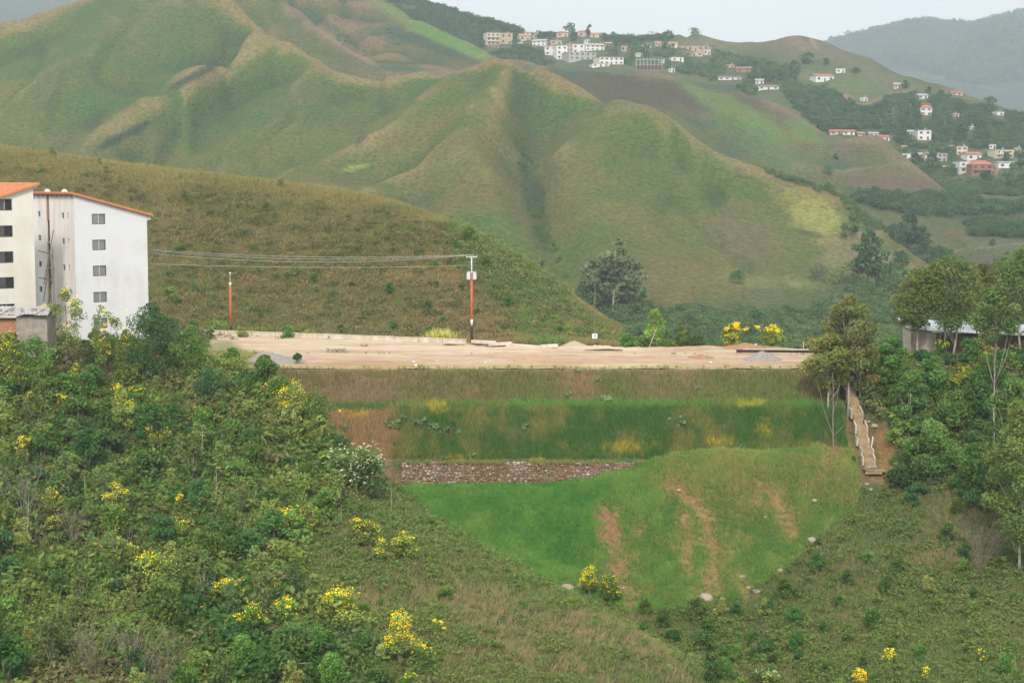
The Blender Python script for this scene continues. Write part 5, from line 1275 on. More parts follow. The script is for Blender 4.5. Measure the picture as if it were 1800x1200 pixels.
VT = [(803, 55, 26, 22, 'isolated round dark tree at the left end of the village skyline'), (842, 63, 26, 30, 'dark clump tree left of the first village houses', ), (1001, 58, 22, 24, 'big square topped tree on the village skyline'), (1035, 58, 22, 10, 'narrow columnar tree on the village skyline'),
      (905, 72, 22, 12, 'dark narrow tree between the cream houses'), (1079, 98, 26, 30, 'very round green tree above the two storey white house'), (1115, 98, 26, 30, 'dark tree right of the very round one'), (1135, 100, 22, 26, 'green tree behind the concrete frame'), (1078, 58, 12, 16, 'small skyline tree above the white long house'),
      (1105, 60, 10, 26, 'low skyline tree over the saddle'), (1150, 60, 12, 30, 'left one of two wide skyline trees'), (1172, 62, 10, 20, 'right one of two wide skyline trees'), (1221, 57, 12, 22, 'flat topped tree on the grassy knoll'), (1168, 86, 20, 14, 'dark tree between the white houses'), (1183, 92, 14, 18, 'round bush in front of the long roof'),
      (1205, 104, 14, 30, 'green tree below the long roofed building'), (1395, 142, 36, 24, 'dark pointed tree in the middle of the village hill'), (1418, 112, 20, 24, 'round tree on the grassy shoulder'), (1451, 115, 12, 12, 'small round tree on the grassy shoulder'), (1350, 145, 20, 26, 'dark tree left of the pointed one'), (1325, 143, 18, 26, 'dark tree beside the small grey house'),
      (1372, 140, 16, 16, 'bush at the foot of the pointed tree'), (1503, 128, 8, 16, 'bush right of the little white house'), (1590, 155, 14, 14, 'reddish round tree beside the hillside hut'), (1632, 165, 12, 12, 'tree above the white hillside houses'), (1739, 200, 30, 32, 'big dark tree on the right shoulder of the village hill'),
      (1600, 215, 40, 34, 'tall hazy tree in the village wood'), (1570, 225, 40, 34, 'hazy tree at the left of the village wood'), (1660, 230, 44, 40, 'tall tree right of the white hillside villa'), (1690, 240, 36, 34, 'dark tree over the lower houses'), (1720, 225, 30, 34, 'bushy tree on the right of the village wood'), (1640, 300, 34, 30, 'dark tree left of the red roofed group'),
      (1610, 290, 20, 22, 'bush below the white terrace row'), (1780, 335, 44, 44, 'dark tree at the right edge below the houses'), (1795, 320, 40, 36, 'dark tree cut by the right edge'), (1735, 320, 20, 22, 'bush in front of the brick house'), (1675, 310, 20, 18, 'small tree beside the red roofed group'), (1770, 285, 16, 16, 'bush under the beige flat roof')]
for i, (a, b, hp, wp, lab) in enumerate(VT):
    mtree(H4, a, b, hp, wp, 600 + i, lab, (0.034, 0.078, 0.040) if i % 3 else (0.045, 0.095, 0.045), Y0=720, Y1=1500, name="village_tree", group='trees on the village hill', shape='column' if wp < 13 else 'round', leaf=0.8 if hp > 14 else .55, nc=14, per=34, trunk_h=0.06)
# ------------------------------------------------------------------ materials for built things
M_WHITE = mat_surf("white_render", (0.69, 0.70, 0.725), (0.60, 0.59, 0.575), scale=0.35, rough=0.9, bump=0.05, thr=(0.3, 0.5), stretch=(1, 1, 0.5))
M_WHITE2 = mat_surf("stained_render", (0.80, 0.77, 0.74), (0.60, 0.54, 0.49), scale=0.5, rough=0.9, bump=0.05, thr=(0.25, 0.55), stretch=(1.5, 1.5, 0.25))
M_CREAM = mat_surf("cream_render", (0.74, 0.72, 0.66), (0.62, 0.57, 0.47), scale=0.3, rough=0.9, bump=0.05, thr=(0.3, 0.6), stretch=(1, 1, 0.5))
M_TILE = mat_surf("orange_tile", (0.62, 0.27, 0.13), (0.40, 0.15, 0.07), scale=3, rough=0.8, bump=0.4, stretch=(1, 1, 4))
M_DARKIN = mat_surf("dark_opening", (0.035, 0.032, 0.03), (0.02, 0.018, 0.018), scale=2)
M_FRAME = mat_surf("window_frame", (0.12, 0.10, 0.10), scale=4)
M_MULL = mat_surf("pale_mullion", (0.55, 0.56, 0.56), scale=4)
def glass(name, c, rough=0.12):
    m, n, l = newmat(name); out = n.new('ShaderNodeOutputMaterial'); b = n.new('ShaderNodeBsdfPrincipled')
    b.inputs['Roughness'].default_value = rough; b.inputs['Base Color'].default_value = (*c, 1); b.inputs['Specular IOR Level'].default_value = 0.8
    t = n.new('ShaderNodeTexNoise'); t.inputs['Scale'].default_value = 1.1; bp = n.new('ShaderNodeBump'); bp.inputs['Strength'].default_value = 0.05
    l.new(t.outputs['Fac'], bp.inputs['Height']); l.new(bp.outputs['Normal'], b.inputs['Normal']); l.new(b.outputs[0], out.inputs['Surface']); return m
M_GLASSG = glass("grey_glass", (0.20, 0.20, 0.205)); M_GLASSD = glass("dark_glass", (0.045, 0.04, 0.04))
M_GALV = mat_surf("galvanised", (0.72, 0.73, 0.74), (0.55, 0.55, 0.55), scale=3, rough=0.45, metallic=0.0)
M_CONC = mat_surf("concrete", (0.50, 0.46, 0.40), (0.33, 0.29, 0.24), scale=1.4, rough=0.9, bump=0.3)
M_PCONC = mat_surf("pale_concrete", (0.68, 0.63, 0.54), (0.46, 0.40, 0.31), scale=1.2, rough=0.9, bump=0.25)
M_BLOCK = mat_surf("block_wall", (0.36, 0.32, 0.28), (0.22, 0.19, 0.17), scale=1.6, rough=0.95, bump=0.3)
M_BRICK = mat_surf("clay_brick", (0.45, 0.22, 0.14), (0.30, 0.14, 0.09), scale=3.5, rough=0.9, bump=0.3)
M_ORANGE = mat_surf("red_oxide_paint", (0.60, 0.155, 0.07), (0.48, 0.11, 0.05), scale=1.5, rough=0.6)
M_BLACKP = mat_surf("black_base_paint", (0.04, 0.035, 0.035), scale=2)
M_WOODP = mat_surf("weathered_wood", (0.35, 0.27, 0.19), (0.22, 0.16, 0.11), scale=5, stretch=(1, 1, .3))
M_WIRE = mat_surf("bare_cable", (0.42, 0.41, 0.39), scale=1, rough=0.5)
M_TANK = mat_surf("transformer_grey", (0.66, 0.67, 0.68), (0.52, 0.53, 0.54), scale=3, rough=0.5)
M_SHEET = mat_surf("corrugated_sheet", (0.50, 0.50, 0.49), (0.30, 0.27, 0.25), scale=1.5, rough=0.6, bump=0.2)
M_TIN = mat_surf("white_tin", (0.82, 0.86, 0.90), (0.66, 0.70, 0.74), scale=1.2, rough=0.35)
M_GRAVEL = mat_surf("grey_gravel", (0.36, 0.335, 0.31), (0.22, 0.20, 0.18), scale=5, rough=1.0, bump=0.8, bd=0.1)
M_STONE = mat_leaf("wall_stone", 0.0, 0.0, tint=(2.1, 1.9, 1.75))
M_EARTH = mat_surf("red_earth", (0.42, 0.24, 0.14), (0.30, 0.16, 0.09), scale=3, rough=1.0, bump=0.6)
M_BOULD = mat_surf("pale_rock", (0.42, 0.36, 0.30), (0.27, 0.22, 0.17), scale=2.2, rough=0.95, bump=0.5)

def part(acc, name, mat, parent, smooth=False): return acc.build(name, mat, parent, smooth)
def B1(c, s, **k): a = Acc(); a.box(c, s, **k); return a

# ------------------------------------------------------------------ apartment blocks
# local frame: x runs along the gable wall, y goes back into the building, origin = front left corner at the ground
def apartment(label, pos, rz, W, D, H0, H1z, wins, mull, wallmat, sidewins, far=False):
    o = thing("apartment_block", label, 'building', pos, rz)
    # gable wall with real openings: built from strips between the window columns and rows
    wx0, wx1, wh = wins['x'] - wins['w'] / 2, wins['x'] + wins['w'] / 2, wins['h']
    zs = wins['z']; a = Acc(); t = 0.25
    top = lambda x: H0 + (H1z - H0) * x / W
    def quadwall(x0, x1, z0, z1a, z1b):
        a.prism([(x0, z0), (x1, z0), (x1, z1b), (x0, z1a)], t, 'y', 0.0)
    quadwall(0, wx0, 0, top(0), top(wx0)); quadwall(wx1, W, 0, top(wx1), top(W))
    z = 0
    for zc in zs:
        quadwall(wx0, wx1, z, zc - wh / 2, zc - wh / 2); z = zc + wh / 2
    quadwall(wx0, wx1, z, top(wx0), top(wx1))
    if 'patch' in wins: pass
    part(a, "gable_wall", wallmat, o)
    # left flank with the recessed stair shaft, right flank and back
    s0, s1 = 0.585 * D, 0.70 * D
    b = Acc(); e = 0.22
    segs = [(t, s0, 0.0), (s1, D, 0.0)]
    for (y0, y1, xo) in segs:
        sw = [w for w in sidewins if y0 < w[0] < y1]
        ys = sorted(set([w[0] for w in sw])); cur = y0
        for yc in ys:
            ww = [w for w in sw if w[0] == yc]; hw = ww[0][2] / 2
            b.box(((xo + e) / 2, (cur + yc - hw) / 2, H0 / 2), (e, yc - hw - cur, H0)); z = 0
            for w in sorted(ww, key=lambda q: q[1]):
                b.box((e / 2, yc, (z + w[1] - w[3] / 2) / 2), (e, 2 * hw, w[1] - w[3] / 2 - z)); z = w[1] + w[3] / 2
            b.box((e / 2, yc, (z + H0) / 2), (e, 2 * hw, H0 - z)); cur = yc + hw
        b.box((e / 2, (cur + y1) / 2, H0 / 2), (e, y1 - cur, H0))
    for ys_ in (s0, s1): b.box((1.1, ys_ + (0.1 if ys_ == s0 else -0.1), H0 / 2), (2.2, 0.2, H0 - 0.01))
    part(b, "side_wall", M_WHITE2, o)
    c = Acc(); c.box((W - e / 2, t + (D - t) / 2, (H1z) / 2), (e, D - t, H1z)); c.prism([(e, 0), (W - e, 0), (W - e, top(W - e)), (e, top(e))], e, 'y', D - e)
    part(c, "rear_wall", wallmat, o)
    part(B1((0.24, (s0 + s1) / 2, H0 / 2 - .05), (0.16, s1 - s0 - 0.02, H0 - 0.14)), "shaft_shade_panel", M_DARKIN, o)  # near-black panel closes the recess; the shaft's shade is its colour
    part(B1((0.10, (s0 + s1) / 2, H0 - 1.45), (0.10, s1 - s0 - 0.1, 2.5)), "shaft_panel", M_EARTH, o)
    for k in range(5):
        part(B1((0.08, (s0 + s1) / 2, 2.8 * k + 1.6), (0.12, s1 - s0 - 0.06, 0.16)), "landing", M_CONC, o)
    # inner floor slabs close the rooms
    f = Acc()
    for k in range(6): f.box((W / 2, D / 2, 2.8 * k + 0.25), (W - 2 * e - .04, D - 2 * e - .06, 0.2))
    f.box((W / 2, D * 0.35, H1z / 2), (W - 2 * e - .1, 0.12, H1z - 0.4))
    part(f, "floor_slab", M_CONC, o)
    for i, zc in enumerate(zs):
        fr = Acc(); w2, h2 = wins['w'] / 2, wh / 2; y = 0.09
        for sx in (-1, 1): fr.box((wins['x'] + sx * (w2 - 0.035), y, zc), (0.07, 0.08, wh - .004))
        for sz in (-1, 1): fr.box((wins['x'], y, zc + sz * (h2 - 0.035)), (wins['w'] - 0.14, 0.08, 0.07))
        wn_ = part(fr, "window", M_FRAME, o)
        part(B1((wins['x'] - w2 / 2 + .02, y + .02, zc), (w2 - .1, 0.02, wh - .15)), "pane", M_GLASSG if mull else M_GLASSD, wn_)
        part(B1((wins['x'] + w2 / 2 - .02, y + .05, zc), (w2 - .1, 0.02, wh - .15)), "pane", M_GLASSG if mull and i != 1 else (M_GLASSG if mull else M_DARKIN), wn_)
        if mull or i == len(zs) - 1: part(B1((wins['x'], y - .02, zc), (0.10 if mull else .06, 0.07, wh - .15)), "mullion", M_MULL, wn_)
    for w in sidewins:
        part(B1((0.14, w[0], w[1]), (0.04, w[2] - .01, w[3] - .01)), "small_window", M_GLASSD, o)
    # mono pitch roof on rafters
    r = Acc(); ov = 0.62; th = 0.16; sl = (H1z - H0) / W
    z0 = H0 - sl * ov * 0.5 + 0.06; z1 = H1z + sl * (ov if H1z < H0 else 0.4) + 0.06
    xa, xb = -0.45, W + ov
    za, zb = H0 + sl * xa + .04, H0 + sl * xb + .04
    r.prism([(xa, za), (xb, zb), (xb, zb + th), (xa, za + th)], D + 0.7, 'y', -0.35)
    rf = part(r, "roof", M_TILE, o)
    tl = Acc(); nt = int((D + 0.7) / 0.34)
    for k in range(nt):
        y = -0.35 + 0.17 + k * 0.34
        tl.tube([(xa - .02, y, za + th + .02), (xb + .02, y, zb + th + .02)], 0.085, 6)
    part(tl, "roof_tiles", M_TILE, rf)
    gt = Acc()
    xe = xb - .1 if H1z < H0 else xb - .1
    gt.prism([(W + .03, zb - .42 + abs(sl) * 0), (xb - .12, zb - .30), (xb - .12, zb - .02), (W + .03, zb - sl * 0.5 - .02)], D * .98, 'y', 0.02)
    part(gt, "eaves_board", M_WHITE, o)
    rb = Acc()
    for k in range(9): rb.box((-0.2, 0.4 + k * (D - .8) / 8, H0 - 0.10), (0.4, 0.08, 0.14))
    part(rb, "rafter", M_WOODP, o)
    for (vx, vy) in wins['vents']:
        zz = H0 + sl * vx + .2
        a1 = Acc(); a1.tube([(vx, vy, zz - .05), (vx, vy, zz + .22)], 0.22, 12)
        vt = part(a1, "roof_vent", M_GALV, o)
        d = Acc(); hs = np.linspace(0, 1, 7)
        d.tube([(vx, vy, zz + .22 + .42 * h) for h in hs], [0.34 * math.sqrt(max(.02, 1 - (h * 1.0) ** 2)) + .02 for h in hs], 14)
        part(d, "vent_cap", M_GALV, vt, True)
    return o
TH = math.radians(39)
A0 = P(136, 600, 184.0); zb_ = ZP - 0.2
zt = float(P(136, 344, 184)[2]); zlow = float(P(262, 377, 190)[2])
Wd, Dd = 8.45, 10.4
zwin = [float(P(177, q, 185.7)[2]) - zb_ for q in (568, 522, 476, 430.5, 385)]
sw = []
for q in (543, 511, 470, 424, 379):
    sw += [(1.62, float(P(117, q, 185.3)[2]) - zb_, .34, .62), (2.9, float(P(110, q, 186)[2]) - zb_, .62, .62)]
for q in (508, 464, 418, 376): sw.append((9.0, float(P(72, q, 191)[2]) - zb_, .7, .6))
APT = apartment('whitewashed apartment block, orange tiled roof falling to the right, grey twin pane windows', (A0[0], A0[1], zb_), TH, Wd, Dd, zt - zb_, zlow - zb_ - .1,
                dict(x=2.75, w=1.55, h=1.12, z=zwin, vents=[(0.6, 3.6), (0.6, 8.0), (2.4, 6.0)]), True, M_WHITE, sw)
# left block: right corner at u=65
B1c = P(65, 600, 178.0); Wl = 9.6
ex = np.array([math.cos(TH), math.sin(TH)]); o0 = B1c[:2] - ex * Wl
zhi = float(P(66, 329, 178)[2]); zlo_ = zhi - 3.0
zwl = [float(P(24, q, 176.3)[2]) - zb_ for q in (544, 497, 452, 406.5, 360)]
BLK = apartment('cream apartment block cut by the left edge, orange roof rising right, dark windows', (o0[0], o0[1], zb_), TH, Wl, Dd, zlo_ - zb_, zhi - zb_,
                dict(x=Wl - 3.1, w=1.62, h=1.18, z=zwl, vents=[(Wl - 3.4, 6.2), (Wl - 6.2, 6.2)]), False, M_CREAM, [])
BLK.children[0]
an = Acc(); an.tube([(0, 0, 0), (0, 0, .9)], .02, 5); an.tube([(0, 0, .55), (-.42, 0, 1.15)], .025, 5); an.tube([(0, 0, .55), (.36, 0, 1.1)], .025, 5); an.tube([(-.2, 0, .85), (.1, 0, 1.0)], .018, 4)
o = an.build("roof_antenna", M_GALV, BLK); o.location = (Wl - 1.4, 6.5, zhi - zb_ - .3)
# wooden scaffold poles in the gap between the blocks
sc_ = thing("scaffold", 'crooked wooden pole scaffold standing in the gap between the two blocks', 'scaffold', P(88, 600, 183.3) * np.array([1, 1, 0]) + np.array([0, 0, zb_]))
for (x0, z0, x1, z1) in ((87, 560, 92, 436), (77, 500, 94, 404), (82, 545, 95, 470), (94, 560, 93, 434), (66, 440, 95, 450), (68, 488, 92, 494), (76, 530, 88, 448), (88, 490, 95, 500)):
    pa, pb = P(x0, z0, 183.3 - (z0 % 3) * .12), P(x1, z1, 183.4)
    a = Acc(); a.tube([pa, (pa + pb) / 2 + np.array([.04, 0, .05]), pb], .055, 5); q = a.build("pole", M_WOODP, sc_); q.location = -sc_.location

# sheds in front of the left block
def shed_left():
    o = thing("lean_to_shed", 'low grey block shed with patched corrugated roof below the left apartment block', 'shed', P(40, 610, 166))
    S = 166 / F; L = lambda u, v: ((u - 40) * S, (610 - v) * S)
    x0, z1 = L(-60, 556); x1, _ = L(84, 556)
    a = Acc(); a.box(((L(30, 0)[0] + x1) / 2, 1.6, (z1 - 1) / 2), (x1 - L(30, 0)[0], 3.2, z1 + 1)); part(a, "block_wall", M_BLOCK, o)
    a = Acc(); a.box(((x0 + L(30, 0)[0]) / 2 - .01, 1.8, (z1 - 1.35) / 2), (L(30, 0)[0] - x0 - .02, 3.0, z1 + .6)); part(a, "brick_wall", M_BRICK, o)
    r = np.random.default_rng(2)
    for k in range(7):
        x = x0 + 0.5 + k * (x1 - x0 - .8) / 6.3; ca = Acc(); n = 9
        w = 1.5; zz = z1 + 0.15 + (k % 3) * .05; an_ = r.uniform(-.2, .2)
        xs = np.linspace(-w / 2, w / 2, n); 
        V = []
        for yy, dz in ((-.5, 0), (3.4, .5)):
            for i, q in enumerate(xs): V.append((x + q + an_ * yy, yy, zz + dz + (.03 if i % 2 else -.03)))
        for yy, dz in ((-.5, .02), (3.4, .52)):
            for i, q in enumerate(xs): V.append((x + q + an_ * yy, yy, zz + dz + (.03 if i % 2 else -.03)))
        Fq = [[i, i + 1, n + i + 1, n + i] for i in range(n - 1)] + [[2 * n + i, 3 * n + i, 3 * n + i + 1, 2 * n + i + 1] for i in range(n - 1)]
        ca.add(V, np.array(Fq)); part(ca, "roof_sheet", M_SHEET, o)
    for k in range(4): a = Acc(); a.box((x0 + 3 + k * 1.1, 1 + .3 * (k % 2), z1 + .58 + .04 * (k % 2)), (.5, .22, .2), rz=k); part(a, "roof_brick", M_BLOCK, o)
shed_left()
for i, (a_, b_) in enumerate(((12, 588), (24, 592), (4, 594))):
    r = np.random.default_rng(70 + i); bm = Acc(); 
    d = unit(40, r); 
    q = R.hit(a_, b_ + 6, 120, 180)

def rock(name, lab, pos, s, seed, mat=None, group=None, flat=0.7, cat='rock'):
    import bmesh
    bm = bmesh.new(); bmesh.ops.create_icosphere(bm, subdivisions=3, radius=1.0)
    nz = VNoise(seed)
    for v in bm.verts:
        c = v.co; k = 1 + 0.35 * float(nz.fbm(c.x * 1.0 + 5 + c.z * .7, c.y + c.z, 1.1, 3))
        v.co = Vector((c.x * k * 1.1, c.y * k, max(c.z * k * flat, -0.5)))
    me = bpy.data.meshes.new(name); bm.to_mesh(me); bm.free()
    o = link(name, me, mat or M_BOULD); o.location = tuple(pos); o.scale = (s, s, s); o.rotation_euler = (0, 0, seed)
    return tag(o, lab, cat, group)
for i, (a, b, w, lab) in enumerate(((1243, 1052, 25, 'large pale boulder in the gully at the foot of the fill'), (997, 1038, 26, 'flat pale rock at the crest of the grassy spur'), (1304, 1016, 14, 'pale rock right above the large boulder'), (1316, 1035, 10, 'small rock below the pale upper one'),
                                (1330, 1040, 13, 'rock at the right of the three small ones'), (1374, 1004, 14, 'pale pinkish rock at the right edge of the fill'), (1372, 996, 8, 'small red rock on top of the pinkish one'), (1193, 865, 8, 'small stone on the upper soil patch'), (1345, 910, 7, 'small stone on the right soil streak'),
                                (1432, 882, 10, 'small stone in the grass at the right of the fill'), (1095, 1035, 7, 'small stone at the bottom of the left soil streak'), (1188, 920, 6, 'tiny stone in the middle of the fill'), (1530, 862, 9, 'white stone just below the channel apron'), (1524, 853, 8, 'second white stone below the channel apron'), (1537, 750, 12, 'white rubble stone beside the channel on the right'), (1527, 745, 7, 'small rubble stone beside the channel on the right'),
                                (1428, 952, 18, 'flat rock hidden in scrub at the right of the fill'), (1537, 690, 6, 'tiny white stone in the scrub beside the upper channel'))):
    q = R.hit(a, b, 110, 184); rock("rock", lab, q + [0, 0, px2m(w, q[1]) * .08], px2m(w, q[1]) * .5, 30 + i)

# ------------------------------------------------------------------ stone gabion wall
wall = thing("gabion_wall", 'long low gabion wall of mixed brown and grey stones under the embankment', 'wall', P(705, 856, 172.5))
WX = lambda u: (u - 900) / F * 172.5
ztop = float(P(900, 812.5, 172.5)[2]); zbot = float(P(900, 858, 172.5)[2]) - .1
nb = 12; L0, L1 = WX(704), WX(1152)
r = np.random.default_rng(77)
import bmesh
_bm = bmesh.new(); bmesh.ops.create_icosphere(_bm, subdivisions=1, radius=1.0)
ICV = np.array([v.co[:] for v in _bm.verts]); ICF = np.array([[v.index for v in f.verts] for f in _bm.faces]); _bm.free()
for k in range(nb):
    xa, xb = L0 + (L1 - L0) * k / nb, L0 + (L1 - L0) * (k + 1) / nb - 0.02
    c = Acc(); c.box(((xa + xb) / 2, 172.75, (ztop + zbot) / 2), (xb - xa, 0.42, ztop - zbot - .1), col=(0.10, 0.075, 0.055))
    zz = zbot
    earthy = (k in (3, 4, 6, 7)) 
    while zz < ztop - .06:
        h = r.uniform(0.20, 0.36); x = xa + .04 - r.uniform(0, .15)
        while x < xb - .05:
            w = min(r.uniform(0.18, 0.46), xb - x)
            hh_ = h * r.uniform(.75, 1.15); V = ICV * (1 + 0.22 * r.normal(size=(len(ICV), 1))) * np.array([w / 2 * 1.08, 0.16, h / 2 * 1.08])
            tone = r.uniform(0.65, 1.05); pal = [(0.165, 0.130, 0.105), (0.19, 0.155, 0.13), (0.22, 0.19, 0.17), (0.145, 0.105, 0.08)][r.integers(4)]
            if earthy and r.random() < .65: pal = (0.16, 0.10, 0.065)
            if r.random() < .03: pal = (0.25, 0.23, 0.20)
            c.add(V + np.array([x + w / 2, 172.52 + .05 * r.normal(), min(zz + h / 2 + .04 * r.normal(), ztop - .06 + .03 * r.normal())]), ICF, np.array(pal) * tone)
            x += w
        zz += h * .93
    q = part(c, "stone_basket", M_STONE, wall); q.location = -wall.location
    m = Acc()
    for xx in np.arange(xa, xb, .5): m.tube([(xx, 172.33, zbot), (xx, 172.33, ztop)], .012, 3)
    q = part(m, "wire_mesh", M_WIRE, wall); q.location = -wall.location

r = np.random.default_rng(78); n = 1100
p = np.stack([r.uniform(L0 - .5, L1 + .5, n), 172.42 + .12 * r.normal(size=n), ztop - .05 + .05 * r.normal(size=n)], -1); low_ = r.random(n) < .35
p[low_, 2] = ztop - r.uniform(.1, 1.9, low_.sum()); keep = (NZ.fbm(p[:, 0], p[:, 2], 1.6) > -.12); p = p[keep]; sc = r.uniform(.25, .6, len(p))
o = scatter_mass("wall_weeds", TUFTS, p, sc * 1.2, lerp((.09, .15, .05), (.24, .19, .08), r.random(len(p))), M_GRASS, seed=9, sz=sc * .7); tag(o, 'grass and weeds softening the top and face of the gabion wall', 'weeds')
# ------------------------------------------------------------------ stepped concrete channel
M_CHW = mat_surf("weathered_side_wall", (0.56, 0.51, 0.43), (0.34, 0.28, 0.21), scale=2.2, rough=0.95, bump=0.3)
M_OCHRE = mat_surf("stained_channel_floor", (0.40, 0.29, 0.18), (0.24, 0.17, 0.10), scale=2.5, rough=.95, bump=.4)
ch = thing("stepped_channel", 'stepped concrete drainage channel with pale side walls right of the embankment', 'drain', P(1528, 850, 170.6))
cpts = [P(*q) for q in ((1487, 668, 179.8), (1490, 690, 179.0), (1496, 715, 177.9), (1501, 738, 176.9), (1509, 758, 175.6), (1514, 779, 174.4), (1519, 800, 173.3), (1525, 822, 172.1), (1529, 842, 171.0))]
wid = 0.50
for c_ in cpts: c_[2] = max(c_[2], float(R.z(c_[:1], c_[1:2])[0])) + .15
def chp(acc, name, mat): q = part(acc, name, mat, ch); q.location = -ch.location; return q
for i in range(len(cpts) - 1):
    a, b = cpts[i].copy(), cpts[i + 1].copy(); d = b - a; h = np.array([d[0], d[1], 0]); h /= np.linalg.norm(h); sd = np.array([-h[1], h[0], 0]) * -1
    drop = 0.62 * (a[2] - b[2]); lift = 0.16 + .05 * (i % 2); j_ = np.array([.07 * (-1) ** i, 0, 0]); a += j_; b += j_
    za, zb = a[2] + lift, b[2] + lift + drop
    def plate(p0, p1, z0, z1, s0, s1, t):
        q = []
        for (p, z) in ((p0, z0), (p1, z1)):
            for s in (s0, s1):
                for dz in (0, -t): q.append((p[0] + sd[0] * s, p[1] + sd[1] * s, z + dz))
        return np.array(q), np.array([(0, 1, 3, 2), (4, 6, 7, 5), (0, 4, 5, 1), (2, 3, 7, 6), (0, 2, 6, 4), (1, 5, 7, 3)])
    fl = Acc(); V, Fq = plate(a, b, za, zb, -wid, wid, .15); fl.add(V, Fq)
    V, Fq = plate(b - h * .1, b + h * .02, zb - .152, zb - .152, -wid, wid, drop + .05); fl.add(V, Fq)
    chp(fl, "channel_floor", M_OCHRE)
    # pieces of the side walls: tall at the upper end, each panel its own
    for s in (-1, 1):
        if (i < 2 and s == 1) or (i == 2 and s == -1): continue
        wv = Acc(); s0, s1 = (wid + .003, wid + .17) if s > 0 else (-wid - .17, -wid - .003)
        V, Fq = plate(a + d * (.08 + .05 * s * (-1) ** i), b - d * .18, za + .22 + .2 * (i % 3 == 1), zb + .36 + .1 * s, s0, s1, 0.9); wv.add(V, Fq)
        chp(wv, "side_wall", M_CHW)
e = cpts[-1]; ap = Acc(); ap.box((e[0] + .3, e[1] - .7, e[2] - .12), (2.1, 1.3, .10), rz=.05, tilt=(.05, 'Y')); ap.box((e[0] + .1, e[1] - 1.30, e[2] - .32), (1.7, .10, .26), rz=.05); chp(ap, "apron", M_OCHRE)
for k in range(5):
    rk = Acc(); rr = np.random.default_rng(k); rk.add(ICV * np.array([.18, .15, .1]) * (1 + .2 * rr.normal(size=(len(ICV), 1))) + np.array([e[0] - .6 + .25 * k, e[1] - .9 + .2 * rr.normal(), e[2] + .2]), ICF); chp(rk, "apron_stone", M_BOULD)
a = Acc(); q0 = P(1533, 778, 173.5); a.box((0, 0, .2), (.1, .1, 1.1), tilt=(.12, 'Y')); o = a.build("marker_stake", M_WHITE); o.location = tuple(q0 + [0, 0, -.1]); tag(o, 'short white stake right of the stepped channel', 'stake')

# ------------------------------------------------------------------ things on the plateau
def prof_wall():
    o = thing("boundary_wall", 'long low cream concrete wall along the back of the plateau', 'wall', G(820, 606, ZP))
    us = np.linspace(358, 820, 12)
    for k in range(11):
        u0, u1 = us[k], us[k + 1] - .7
        Y0, Y1 = back_Y(u0) - .4, back_Y(u1) - .4
        p0, p1 = np.array([(u0 - 900) / F * Y0, Y0]), np.array([(u1 - 900) / F * Y1, Y1]); d = p1 - p0; L = np.hypot(*d); rz = math.atan2(d[1], d[0])
        a = Acc(); hh = .50 + .02 * (k % 2); a.box(((p0[0] + p1[0]) / 2, (p0[1] + p1[1]) / 2, ZP + hh / 2 - .15), (L, .25, hh + .3), rz=rz)
        a.box(((p0[0] + p1[0]) / 2, (p0[1] + p1[1]) / 2, ZP + hh + .045), (L - .01, .34, .08), rz=rz)
        q = part(a, "wall_panel", M_PCONC, o); q.location = -o.location
prof_wall()
def base_on(u, Yoff): Y = float(back_Y(u)) + Yoff; return np.array([(u - 900) / F * Y, Y, float(plateau_z(np.array([(u - 900) / F * Y]), np.array([Y]))[0])])
# utility pole with transformers
q = base_on(829, -.2); s = q[1] / F; Hp = float(P(829, 450, q[1])[2] - q[2])
up = thing("utility_pole", 'red oxide steel utility pole with two grey transformers near its top', 'pole', q)
a = Acc(); a.tube([(0, 0, -.3), (0, 0, 2.0)], .17, 10); part(a, "pole_base", M_BLACKP, up, True)
a = Acc(); a.tube([(0, 0, 2.001), (0, 0, Hp * .77)], [.15, .13], 10); part(a, "pole_shaft", M_ORANGE, up, True)
a = Acc(); a.tube([(0, 0, 2.2), (0, 0, 2.9)], .156, 10); part(a, "grey_band", M_GALV, up, True)
a = Acc(); a.tube([(0, 0, Hp * .77), (0, 0, Hp)], [.10, .07], 8); part(a, "pole_top", M_GALV, up, True)
a = Acc(); a.box((0, 0, Hp - .12), (1.3, .1, .1)); a.box((0, -.05, Hp * .82), (.5, .08, .08)); part(a, "crossarm", M_GALV, up)
for sx in (-1, 1):
    t = Acc(); t.tube([(sx * .36, -.25, Hp * .77 - .35), (sx * .36, -.25, Hp * .77 + .38), (sx * .36, -.25, Hp * .77 + .44)], [.23, .23, .17], 12)
    tr_ = part(t, "transformer", M_TANK, up)
    t = Acc(); t.tube([(sx * .36 - .09, -.25, Hp * .77 + .44), (sx * .36 - .09, -.25, Hp * .77 + .66)], [.045, .03], 6); t.tube([(sx * .36 + .09, -.25, Hp * .77 + .44), (sx * .36 + .09, -.25, Hp * .77 + .66)], [.045, .03], 6); part(t, "bushing", M_TANK, tr_)
for sx in (-.6, -.2, .2, .6):
    t = Acc(); t.tube([(sx, 0, Hp - .07), (sx, 0, Hp + .14)], [.05, .035], 6); part(t, "insulator", M_TANK, up)
ptop = q + np.array([0, 0, Hp])
